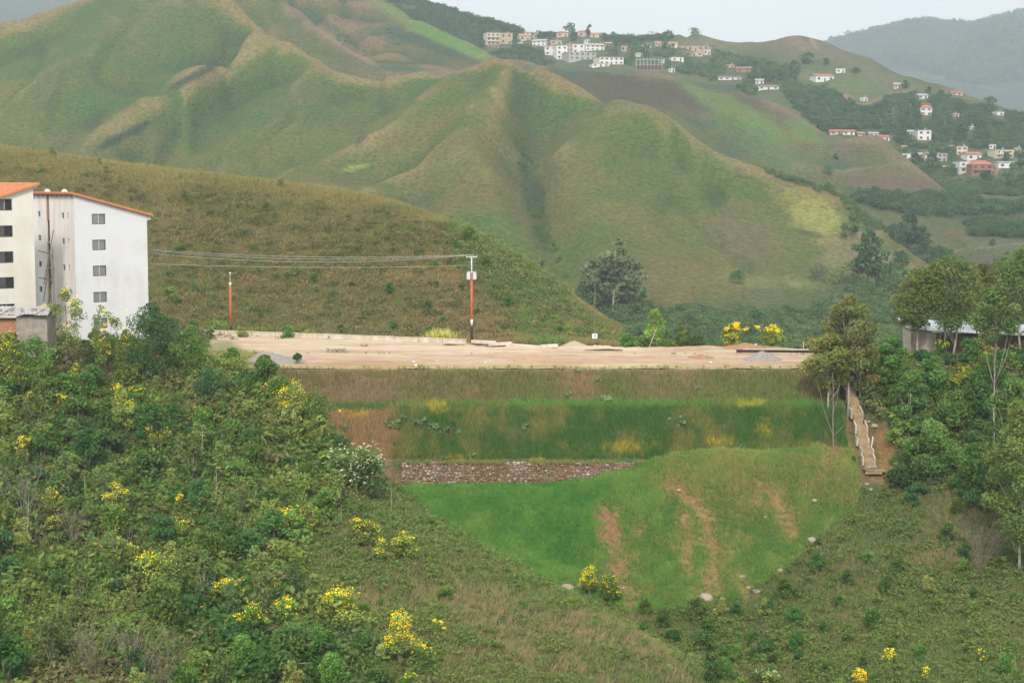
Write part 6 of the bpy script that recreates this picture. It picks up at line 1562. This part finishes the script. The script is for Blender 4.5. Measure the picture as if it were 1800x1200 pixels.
# lamp post
q = base_on(404, .6); Hl = float(P(404, 480, q[1])[2] - q[2])
lp = thing("lamp_post", 'red oxide lamp post with small white globe at the left of the boundary wall', 'lamp post', q)
a = Acc(); a.tube([(0, 0, -.3), (0, 0, 1.0)], .16, 10); part(a, "post_base", M_BLACKP, lp, True)
a = Acc(); a.tube([(0, 0, 1.0), (0, 0, Hl * .80)], [.15, .12], 10); part(a, "post_shaft", M_ORANGE, lp, True)
a = Acc(); a.tube([(0, 0, Hl * .80), (0, 0, Hl - .1)], [.045, .035], 6); a.box((0, 0, Hl * .83), (.3, .06, .3)); part(a, "post_top", M_GALV, lp)
a = Acc(); hs = np.linspace(-1, 1, 7); a.tube([(0, 0, Hl + .13 * h) for h in hs], [.14 * math.sqrt(max(.02, 1 - h * h)) for h in hs], 10); part(a, "lamp_globe", M_WHITE, lp, True)
# cables
def cable(p0, p1, sag, lab, r_=.024):
    ts = np.linspace(0, 1, 25)[:, None]; a = Acc(); m = p0 * (1 - ts) + p1 * ts; m[:, 2] -= (4 * sag * ts * (1 - ts))[:, 0]
    a.tube(m - p0, r_, 4); o = a.build("power_cable", M_WIRE); o.location = tuple(p0); tag(o, lab, 'cable', 'power cables between block and utility pole')
def wallp(u, v): return P(u, v, 191.5)
cable(wallp(255, 438), ptop + [-.6, 0, .14], .55, 'topmost power cable running from the white block to the pole')
cable(wallp(255, 440), ptop + [-.2, 0, .14], .75, 'second power cable from the top, almost touching the topmost one')
cable(wallp(255, 444), ptop + [.2, 0, .14], .95, 'third power cable from the top running to the pole')
cable(wallp(255, 463), ptop + [-.1, 0, -1.1], .35, 'lowest power cable, well below the other three')
# dark thin pole and small white sign
q = base_on(1046, .5); s = q[1] / F
sg = thing("notice_board", 'small white square notice on a thin post behind the plateau', 'sign', q)
a = Acc(); a.tube([(0, 0, -.3), (0, 0, (606 - 592) * s + .1)], .035, 6); part(a, "post", M_WOODP, sg)
a = Acc(); a.box((0, -.05, (606 - 586) * s), (.62, .04, .56)); part(a, "board", M_WHITE, sg)
a = Acc()
for k in range(2): a.box((-.04 + .14 * k, -.074, (606 - 586) * s + .02), (.10, .004, .16), col=(.1, .1, .1))
part(a, "lettering", M_FRAME, sg)
a = Acc(); q = base_on(1046, 5.0); H_ = float(P(1046, 496, q[1])[2] - q[2]); a.tube([(0, 0, -.4), (0, 0, H_)], [.045, .03], 6); o = a.build("wooden_pole", M_WOODP); o.location = tuple(q); tag(o, 'thin brown wooden pole rising behind the small white notice', 'pole')
a = Acc(); q = base_on(1142, -.3); a.tube([(0, 0, -.1), (.9, .1, 2.3)], .06, 5); o = a.build("leaning_stick", M_PALEBARK); o.location = tuple(q); tag(o, 'pale stick leaning in front of the bright green young tree', 'stick')
a = Acc(); q = base_on(1415, -.5); a.tube([(0, 0, -.1), (0, 0, 1.0)], .06, 5); o = a.build("short_post", M_PCONC); o.location = tuple(q); tag(o, 'short pale post at the right end of the plateau', 'post')
# concrete slabs and heaps along the back edge
for i, (u0, v0, w, h, rz, lab) in enumerate(((850, 604, 44, .3, .03, 'pale concrete slab lying right of the utility pole'), (880, 607, 40, .28, -.12, 'second concrete slab, tilted, right of the first'), (915, 610, 48, .25, -.2, 'third concrete slab, nearest the dark gap'), (965, 611, 30, .3, .1, 'slab fragment right of the dark gap'))):
    q = G(u0, v0, ZP + .1); a = Acc(); a.box((0, 0, h / 2 + .05), (px2m(w, q[1]), 1.3, h), rz=rz, tilt=(.06 * (-1) ** i, 'Y')); o = a.build("concrete_slab", M_PCONC); o.location = tuple(q); tag(o, lab, 'slab', 'concrete slabs behind the plateau')
def heap(name, lab, u0, v0, wpx, h, mat, seed, cat='heap', dy=1.0, asym=0.0, z0=0.0):
    q = G(u0, v0, ZP + z0); W = px2m(wpx, q[1]) / 2; n = 40; m = 16
    nz = VNoise(seed); V = [(asym * W, 0, h)]
    for j in range(1, m + 1):
        t = j / m
        for i in range(n):
            a_ = i / n * 6.283; x = math.cos(a_) * W * t + asym * W * (1 - t); y = math.sin(a_) * W * dy * t
            z = h * (1 - t) ** 1.0 + .14 * h * float(nz.fbm(x * 2 + 9, y * 2, 1.0, 3)) * (1 - t) - .1 * (t == 1)
            V.append((x, y, z))
    F3 = np.array([[0, 1 + i, 1 + (i + 1) % n] for i in range(n)]); F4 = np.array([[1 + j * n + i, 1 + (j + 1) * n + i, 1 + (j + 1) * n + (i + 1) % n, 1 + j * n + (i + 1) % n] for j in range(m - 1) for i in range(n)])
    a = Acc(); a.V = [np.array(V)]; a.C = [np.tile((.4, .4, .4), (len(V), 1))]; a.F = {3: [F3], 4: [F4]}
    o = a.build(name, mat, smooth=True); o.location = tuple(q); return tag(o, lab, cat)
heap("gravel_heap", 'grey gravel heap sliding down at the left end of the plateau', 485, 636, 110, 1.25, M_GRAVEL, 3, asym=-.45, dy=.8)
heap("gravel_heap", 'grey gravel heap at the right end of the plateau', 1340, 632, 74, .95, M_GRAVEL, 4, dy=.9)
heap("soil_heap", 'low brown soil heap in the right half of the plateau', 1232, 628, 50, .35, M_EARTH, 5)
heap("soil_heap", 'flat ochre soil heap near the front rim', 925, 632, 70, .35, mat_surf("ochre_soil", (.5, .33, .19), (.4, .25, .14), scale=2, bump=.4), 6)
heap("soil_mound", 'pale earth mound behind the plateau right of the slabs', 1010, 610, 60, .8, mat_surf("pale_soil", (.48, .39, .28), (.36, .29, .19), scale=2, bump=.4), 7)
heap("rubble_heap", 'reddish rubble heap behind the right gravel heap', 1310, 613, 120, .75, M_EARTH, 8, dy=.35)
# broken debris
rr = np.random.default_rng(9); q = G(592, 618, ZP + .1); a = Acc()
for k in range(26):
    c = np.array([rr.uniform(-1.1, 1.1), rr.normal() * .3, .12 + .15 * rr.random()]); a.box(c, (rr.uniform(.2, .6), .12, .12), rz=rr.uniform(0, 3), tilt=(rr.uniform(-.5, .5), 'Y'))
o = a.build("debris_pile", M_BLOCK); o.location = tuple(q); tag(o, 'dark pile of broken debris in the middle left of the plateau', 'debris')
a = Acc(); q = G(1370, 619, ZP + .2); L = px2m(150, q[1]); a.tube([(-L / 2, .5, .1), (0, 0, .12), (L / 2, -.6, .1)], .16, 8); o = a.build("dark_pipe", M_BLACKP, smooth=True); o.location = tuple(q); tag(o, 'long dark pipe lying across the right end of the plateau', 'pipe')
a = Acc(); q = G(1372, 614.5, ZP + .2); a.tube([(-L / 2.2, .2, .0), (L / 2, 0, .0)], .07, 6); o = a.build("pale_pipe", M_PCONC); o.location = tuple(q); tag(o, 'thin pale pipe behind the long dark one', 'pipe')
for i, (u0, v0, w, lab) in enumerate(((727, 636, 5, 'white stone near the front rim in the middle left'), (731, 642, 6, 'white flat stone on the front rim'), (768, 634, 3, 'small stone right of the white one'), (853, 637, 4, 'small white stone on the rim below the pole'), (892, 611, 3, 'stone beside the slabs'), (905, 634, 3, 'pebble in the ochre heap'), (1292, 606, 9, 'white block in the reddish rubble'), (1328, 606, 6, 'white lump in the reddish rubble'), (1250, 637, 5, 'white stone below the right heaps'), (418, 638, 9, 'white stone in the weeds at the left end'), (1046, 609, 7, 'white stone at the foot of the notice'), (1060, 612, 4, 'pale stone right of the notice'), (640, 606, 12, 'broken pale block beside the boundary wall'))):
    q = G(u0, v0, ZP + .12); rock("stone", lab, q, px2m(w, q[1]) * .5, 60 + i, M_WHITE if 'white' in lab else M_BOULD, 'stones on the plateau')
# weeds along the plateau rim and its left end
p, u, v, r = sample_layer(plateau_z, 9000, 345, 1500, 180.0, 196, 71)
n2 = NZ2.fbm(p[:, 0], p[:, 1], 1.5)
m = ((p[:, 1] < 180.35 + .2 * n2) & (r.random(len(p)) < 1.0)) | ((blob(u, v, 405, 628, 75, 24, 10) > .35) & (n2 > -.3)) | ((p[:, 1] > 197) & (u > 860))
m |= (np.abs(p[:, 1] - 192.5 + .02 * p[:, 0]) < .25) & (n2 > .1) & (r.random(len(p)) < .3)
p = p[m]; sc = r.uniform(.3, .75, len(p)); tint = lerp((.11, .17, .05), (.25, .22, .10), r.random(len(p)))
o = scatter_mass("plateau_weeds", TUFTS, p, sc * 1.3, tint, M_GRASS, seed=8, sz=sc * .6); tag(o, 'weeds growing at the rim and left end of the sandy plateau', 'weeds')

# ------------------------------------------------------------------ shed with the white tin roof on the right
def tin_shed():
    Y = 190; S = Y / F
    q = P(1690, 630, Y); o = thing("tin_roof_shed", 'shed with white tin roof and pale end wall under the gum trees', 'shed', q)
    X = lambda u: (u - 1690) * S; Z = lambda v: (630 - v) * S
    a = Acc(); a.prism([(X(1600), -1), (X(1645), -1), (X(1645), Z(586)), (X(1600), Z(578))], 4.0, 'y', 0); part(a, "end_wall", M_CONC, o)
    a = Acc(); a.box(((X(1646) + X(1860)) / 2, 2.2, (Z(590) - 1) / 2), (X(1860) - X(1646), 3.6, Z(590) + 1)); part(a, "front_wall", mat_surf("brown_wall", (.15, .10, .08), (.09, .06, .05), scale=1.2), o)
    a = Acc(); n = 60; V = []
    for t_ in (0, .05):
        for yy, z0 in ((-.6, 0), (5.2, .75)):
            for i in range(n + 1):
                uu = 1592 + (1865 - 1592) * i / n; zz = np.interp(uu, [1592, 1620, 1700, 1790, 1865], [Z(577), Z(579.5), Z(584), Z(588.5), Z(591)])
                V.append((X(uu), yy, zz + z0 + t_ + (.035 if i % 2 else 0)))
    V = np.array(V); m_ = n + 1
    Fq = [[i, i + 1, m_ + i + 1, m_ + i] for i in range(n)] + [[2 * m_ + i, 3 * m_ + i, 3 * m_ + i + 1, 2 * m_ + i + 1] for i in range(n)] + [[i, 2 * m_ + i, 2 * m_ + i + 1, i + 1] for i in range(n)]
    a.add(V, np.array(Fq)); part(a, "roof", M_TIN, o)
    for uu in (1600, 1650, 1720, 1790): a = Acc(); a.box((X(uu), -.45, (Z(584) - 1) / 2), (.12, .12, Z(584) + .9)); part(a, "post", M_WOODP, o)
tin_shed()

# ------------------------------------------------------------------ houses of the village
HM = {}
def hmat(c, kind='wall'):
    key = (c, kind)
    if key not in HM:
        HM[key] = mat_surf("house_" + kind, c, tuple(k * .82 for k in c), scale=.5 if kind == 'wall' else 2.5, rough=.9, bump=.1)
    return HM[key]
WH, CRM, TAN, GRY, PNK, BRK, CON = (.78, .78, .76), (.66, .58, .46), (.52, .40, .28), (.45, .44, .42), (.62, .46, .40), (.36, .19, .13), (.42, .40, .36)
RR, RO, RG, RB = (.46, .17, .11), (.55, .27, .16), (.42, .43, .44), (.28, .22, .19)
def house(a, b, wpx, hpx, wall_c, roof_c, style, floors, lab, Y0=760, Y1=1600, rz=None, nwin=None, lay=H4, depth=.8, balc=False):
    q = lay.hit(a, b, Y0, Y1, 900); S = q[1] / F; W, H = wpx * S, hpx * S; D = max(4.0, W * depth)
    r = np.random.default_rng(int(a * 7 + b))
    o = thing("house", lab, 'house', q - [0, 0, .1], r.uniform(-.35, .35) if rz is None else rz, 'village houses')
    rh = {'gable': .28, 'hip': .28, 'shed': .12, 'flat': .04}[style] * H; hw = H - rh
    c = Acc(); c.box((0, D / 2, hw / 2 - 1.5), (W, D, hw + 3)); wl_ = part(c, "wall", hmat(wall_c), o)
    a_ = Acc(); e = .45
    if style == 'gable':
        a_.prism([(-e, hw - .02), (D / 2, H), (D + e, hw - .02), (D + e, hw + .14), (D / 2, H + .18), (-e, hw + .14)], W + 2 * e, 'x', -W / 2 - e)
        g = Acc(); g.prism([(0.02, hw + .01), (D - .02, hw + .01), (D / 2, H - .06)], W - .1, 'x', -W / 2 + .05); part(g, "gable", hmat(wall_c), o)
    elif style == 'hip':
        V = [(-W / 2 - e, -e, hw), (W / 2 + e, -e, hw), (W / 2 + e, D + e, hw), (-W / 2 - e, D + e, hw), (-W / 4, D / 2, H), (W / 4, D / 2, H)]
        a_.add(V, np.array([[0, 1, 5, 4], [2, 3, 4, 5]])); a_.F.setdefault(3, []).append(np.array([[1, 2, 5], [3, 0, 4]])); a_.F[4].append(np.array([[3, 2, 1, 0]]))
    elif style == 'shed':
        a_.prism([(-e, hw + .02), (D + e, hw + rh), (D + e, hw + rh + .15), (-e, hw + .17)], W + 2 * e, 'x', -W / 2 - e)
    else:
        a_.box((0, D / 2, hw + .12), (W + .3, D + .3, .24))
        if r.random() < .6: t = Acc(); t.tube([(W * .2, D * .6, hw + .24), (W * .2, D * .6, hw + 1.5)], .6, 10); part(t, "water_tank", hmat((.25, .3, .38)), o)
    part(a_, "roof", hmat(roof_c, 'roof'), o)
    nw = nwin or max(2, int(W / 3.2)); fh = hw / floors
    for f in range(floors):
        for k in range(nw):
            x = -W / 2 + W * (k + .5) / nw
            if f == 0 and k == nw // 2:
                part(B1((x, -.03, min(1.05, fh * .4)), (1.0, .1, min(2.1, fh * .8))), "door", M_FRAME, o); continue
            wn2 = part(B1((x, -.02, f * fh + fh * .55), (min(1.5, W / nw * .5), .08, fh * .42)), "window", M_GLASSD, o)
        if f and balc: part(B1((0, -.7, f * fh), (W * .96, 1.3, .16)), "balcony", hmat(wall_c), o)
    if balc:
        for k in range(4): part(B1((-W * .45 + W * .3 * k, -1.2, hw / 2), (.25, .25, hw)), "column", hmat(wall_c), o)
    return o
HS = [
 (867, 80, 24, 22, CRM, RG, 'flat', 3, 'cream three storey house with a brown base at the left end of the village', {'balc': 1}), (890, 78, 22, 20, TAN, RR, 'flat', 2, 'beige house with a red upper floor beside the three storey one'),
 (867, 84, 20, 5, BRK, RB, 'flat', 1, 'brown basement annex under the three storey house'),
 (923, 72, 20, 12, PNK, RO, 'gable', 1, 'pink and white gabled house near the narrow dark tree'), (932, 53, 18, 7, WH, RG, 'hip', 1, 'white house highest up on the left of the village'), (946, 67, 18, 6, GRY, RG, 'flat', 1, 'grey flat house above the white cottages'),
 (947, 81, 24, 12, WH, RG, 'gable', 2, 'white two storey cottage left of the big white group'), (978, 79, 20, 8, TAN, RB, 'flat', 1, 'tan wall house above the big white group'), (989, 66, 20, 11, PNK, RR, 'hip', 1, 'pink house with a red hip roof under the square topped tree'),
 (968, 98, 22, 18, WH, RG, 'shed', 2, 'white stepped house at the left of the big white group'), (988, 105, 20, 25, WH, RG, 'flat', 3, 'tallest white house of the big white group'), (1001, 98, 12, 21, TAN, RB, 'flat', 3, 'narrow ochre house squeezed into the big white group'),
 (1017, 94, 22, 16, WH, RG, 'flat', 2, 'white house with dark windows right of the ochre one'), (1024, 106, 50, 14, GRY, CON, 'flat', 2, 'long grey concrete base building below the white group'), (1046, 89, 34, 13, WH, RG, 'gable', 2, 'long white house at the right of the big white group'), (1033, 76, 8, 6, WH, RG, 'flat', 1, 'tiny white tower room on top of the group'),
 (1027, 62, 22, 12, PNK, RR, 'hip', 1, 'red roofed house left of the columnar tree'), (1049, 65, 22, 9, CRM, RO, 'gable', 1, 'cream house right of the columnar tree'),
 (1075, 114, 44, 15, WH, RG, 'shed', 2, 'clean white two storey house in front of the village'), (1056, 118, 30, 6, WH, RR, 'flat', 1, 'low white wing in front of the clean white house'), (1099, 91, 14, 10, TAN, RO, 'flat', 1, 'tan house between the two round trees'), (1071, 84, 14, 9, TAN, RO, 'gable', 1, 'small ochre house left of the very round tree'),
 (1138, 87, 14, 8, WH, RG, 'flat', 1, 'small white house above the concrete frame'), (1156, 82, 10, 9, PNK, RO, 'flat', 1, 'small pinkish house above the green tree'), (1180, 84, 18, 10, WH, RO, 'gable', 1, 'white house with an orange roof left of the long grey roof'), (1191, 108, 22, 7, WH, RG, 'flat', 1, 'low white house below the long roofed building'),
 (1218, 91, 56, 12, TAN, RG, 'shed', 1, 'long building with a grey roof at the right end of the village'), (1220, 100, 30, 8, PNK, RB, 'flat', 1, 'reddish building under the long grey roof'), (1243, 97, 12, 10, CRM, RG, 'flat', 1, 'cream end house under the long grey roof'), (1181, 128, 10, 7, WH, RG, 'flat', 1, 'little white hut on the terrace edge'),
 (1283, 141, 40, 7, WH, RB, 'gable', 1, 'long low white row on the slope'), (1307, 128, 26, 10, BRK, RB, 'gable', 1, 'dark brick house above the long low row'), (1283, 120, 14, 6, TAN, RO, 'flat', 1, 'ochre hut above the brick house'), (1335, 148, 14, 9, WH, RG, 'gable', 1, 'little grey white house in the trees'), (1351, 158, 36, 8, WH, RB, 'gable', 1, 'long white stable building on the slope'),
 (1450, 144, 34, 14, WH, RR, 'gable', 1, 'white farmhouse with a bright red roof on the open slope'), (1478, 129, 15, 8, WH, RG, 'flat', 1, 'small white house above and right of the red roofed farmhouse'), (1263, 97, 6, 5, WH, RG, 'flat', 1, 'tiny white hut under the grassy knoll'),
 (1578, 156, 12, 10, PNK, RG, 'gable', 1, 'hillside hut beside the reddish tree'), (1519, 178, 12, 6, WH, RG, 'flat', 1, 'white hut among the bare earth patches'), (1623, 174, 18, 9, WH, RG, 'gable', 1, 'white cottage above the villa'), (1628, 203, 20, 18, WH, RR, 'hip', 2, 'white villa with a red roof in the dark wood'), (1625, 247, 24, 18, WH, RG, 'flat', 2, 'white two storey house at the lower edge of the wood'),
 (1470, 238, 22, 9, PNK, RR, 'gable', 1, 'first red roofed house of the row in the wood'), (1492, 238, 20, 9, WH, RR, 'gable', 1, 'second red roofed house of the row in the wood'), (1514, 240, 12, 7, PNK, RO, 'gable', 1, 'pale orange house at the end of the row'), (1536, 240, 16, 7, WH, RG, 'gable', 1, 'white house in the middle of the wood edge'), (1555, 248, 18, 10, WH, RR, 'gable', 1, 'white and red house at the wood edge'), (1600, 238, 10, 9, WH, RG, 'gable', 1, 'pale house left of the two storey one in the wood'), (1574, 246, 12, 7, PNK, RO, 'flat', 1, 'small pink house right of the white and red one'),
 (1598, 279, 24, 9, WH, RG, 'flat', 1, 'left house of the white terrace row'), (1618, 279, 18, 10, WH, RG, 'gable', 1, 'second house of the white terrace row'), (1638, 280, 24, 12, CRM, RO, 'flat', 1, 'yellowish house in the terrace row'), (1656, 284, 15, 14, GRY, RG, 'flat', 2, 'grey house closing the terrace row'),
 (1691, 273, 18, 15, CRM, RG, 'flat', 2, 'beige two storey house above the red roofs'), (1713, 282, 28, 14, WH, RR, 'gable', 1, 'white house with an orange red roof above the brick one'), (1699, 304, 28, 20, WH, RG, 'flat', 2, 'white house left of the big brick one', {'balc': 1}), (1727, 308, 38, 26, BRK, RR, 'hip', 2, 'big brick house with a wide red roof', {'balc': 1}),
 (1765, 279, 34, 15, CRM, RG, 'flat', 2, 'beige house with a broad flat roof at the right', {'balc': 1}), (1769, 296, 28, 12, WH, RG, 'shed', 1, 'white house below the broad flat roof'), (1751, 308, 18, 9, BRK, RO, 'flat', 1, 'small brick house beside the big brick one'), (1795, 290, 16, 10, GRY, RG, 'flat', 1, 'grey house cut by the right edge'),
 (1682, 168, 20, 7, PNK, RR, 'gable', 1, 'hazy red roofed house high on the right shoulder'), (1755, 203, 20, 6, WH, RG, 'flat', 1, 'low white house beside the big dark tree on the shoulder'), (1696, 232, 10, 7, WH, RG, 'flat', 1, 'small white house alone in the right wood'), (1708, 228, 8, 6, WH, RG, 'flat', 1, 'smaller white house touching the lone one in the right wood'), (1678, 205, 16, 6, PNK, RB, 'flat', 1, 'dull pink house in the right wood'),
 (1664, 300, 12, 8, WH, RO, 'gable', 1, 'small white cottage under the grey end house'), (1672, 262, 10, 7, PNK, RR, 'flat', 1, 'pink cottage left of the beige two storey house'), (1745, 262, 12, 8, WH, RG, 'flat', 1, 'small white cottage between the beige houses'), (1788, 268, 12, 8, TAN, RG, 'flat', 1, 'tan cottage touching the right edge'), (1740, 240, 10, 7, WH, RB, 'gable', 1, 'white cottage with dark roof above the beige flat roof'), (1770, 232, 10, 6, PNK, RR, 'flat', 1, 'pink hut high in the right wood'), (1650, 258, 8, 6, WH, RG, 'flat', 1, 'white hut above the grey end house'), (1590, 262, 8, 6, CRM, RO, 'gable', 1, 'cream hut above the white terrace row'), (1680, 320, 12, 8, WH, RR, 'gable', 1, 'white cottage at the foot of the red roofed group'), (1783, 318, 14, 9, BRK, RB, 'flat', 1, 'brick hut in front of the small brick house'),
 (1125, 100, 10, 7, WH, RG, 'flat', 1, 'white cottage left above the concrete frame'), (1206, 97, 10, 7, TAN, RR, 'gable', 1, 'tan cottage under the left of the long grey roof'), (1167, 112, 10, 6, WH, RG, 'flat', 1, 'white cottage right of the concrete frame'), (914, 82, 10, 7, WH, RG, 'flat', 1, 'white cottage below the pink gabled house'),
 (822, 60, 10, 5, WH, RG, 'flat', 1, 'tiny white house beside the isolated skyline tree'), (810, 60, 7, 4, WH, RG, 'flat', 1, 'tiniest white house at the far left of the village'),
]
for h in HS:
    k = h[9] if len(h) > 9 else {}
    house(*h[:9], **k)
# unfinished concrete frame
q = H4.hit(1141, 125, 900, 1300, 900); S = q[1] / F
o = thing("concrete_frame", 'unfinished concrete building frame of open columns and slabs in the village', 'building', q)
W = 46 * S; H = 20 * S
for f in range(3): part(B1((0, 3, f * H / 2.2 + .3), (W, 7, .3)), "slab", hmat(CON), o)
for k in range(8):
    for y in (-.3, 6.3): part(B1((-W / 2 + .3 + k * (W - .6) / 7, y, H / 2), (.38, .38, H + 1.2)), "column", hmat(CON), o)
part(B1((0, 4.5, H * .3), (W * .96, .2, H * .55)), "rear_wall", hmat(BRK), o)
for a, b, s, lab in ((1483, 742, .45, 'small shrub hugging the left side of the stepped channel'), (1500, 812, .42, 'low dark shrub at the lower left of the stepped channel'), (1545, 838, .40, 'low shrub beside the channel apron'), (1522, 712, .6, 'shrub overhanging the upper right of the stepped channel'), (1480, 700, .6, 'shrub overhanging the upper left of the stepped channel'), (1532, 800, .3, 'tiny shrub on the bare earth right of the channel')):
    place_shrub(random.choice([0, 1, 4]), R.hit(a, b, 165, 184), s, "channel_shrub", lab, 'shrub', sz=.85)
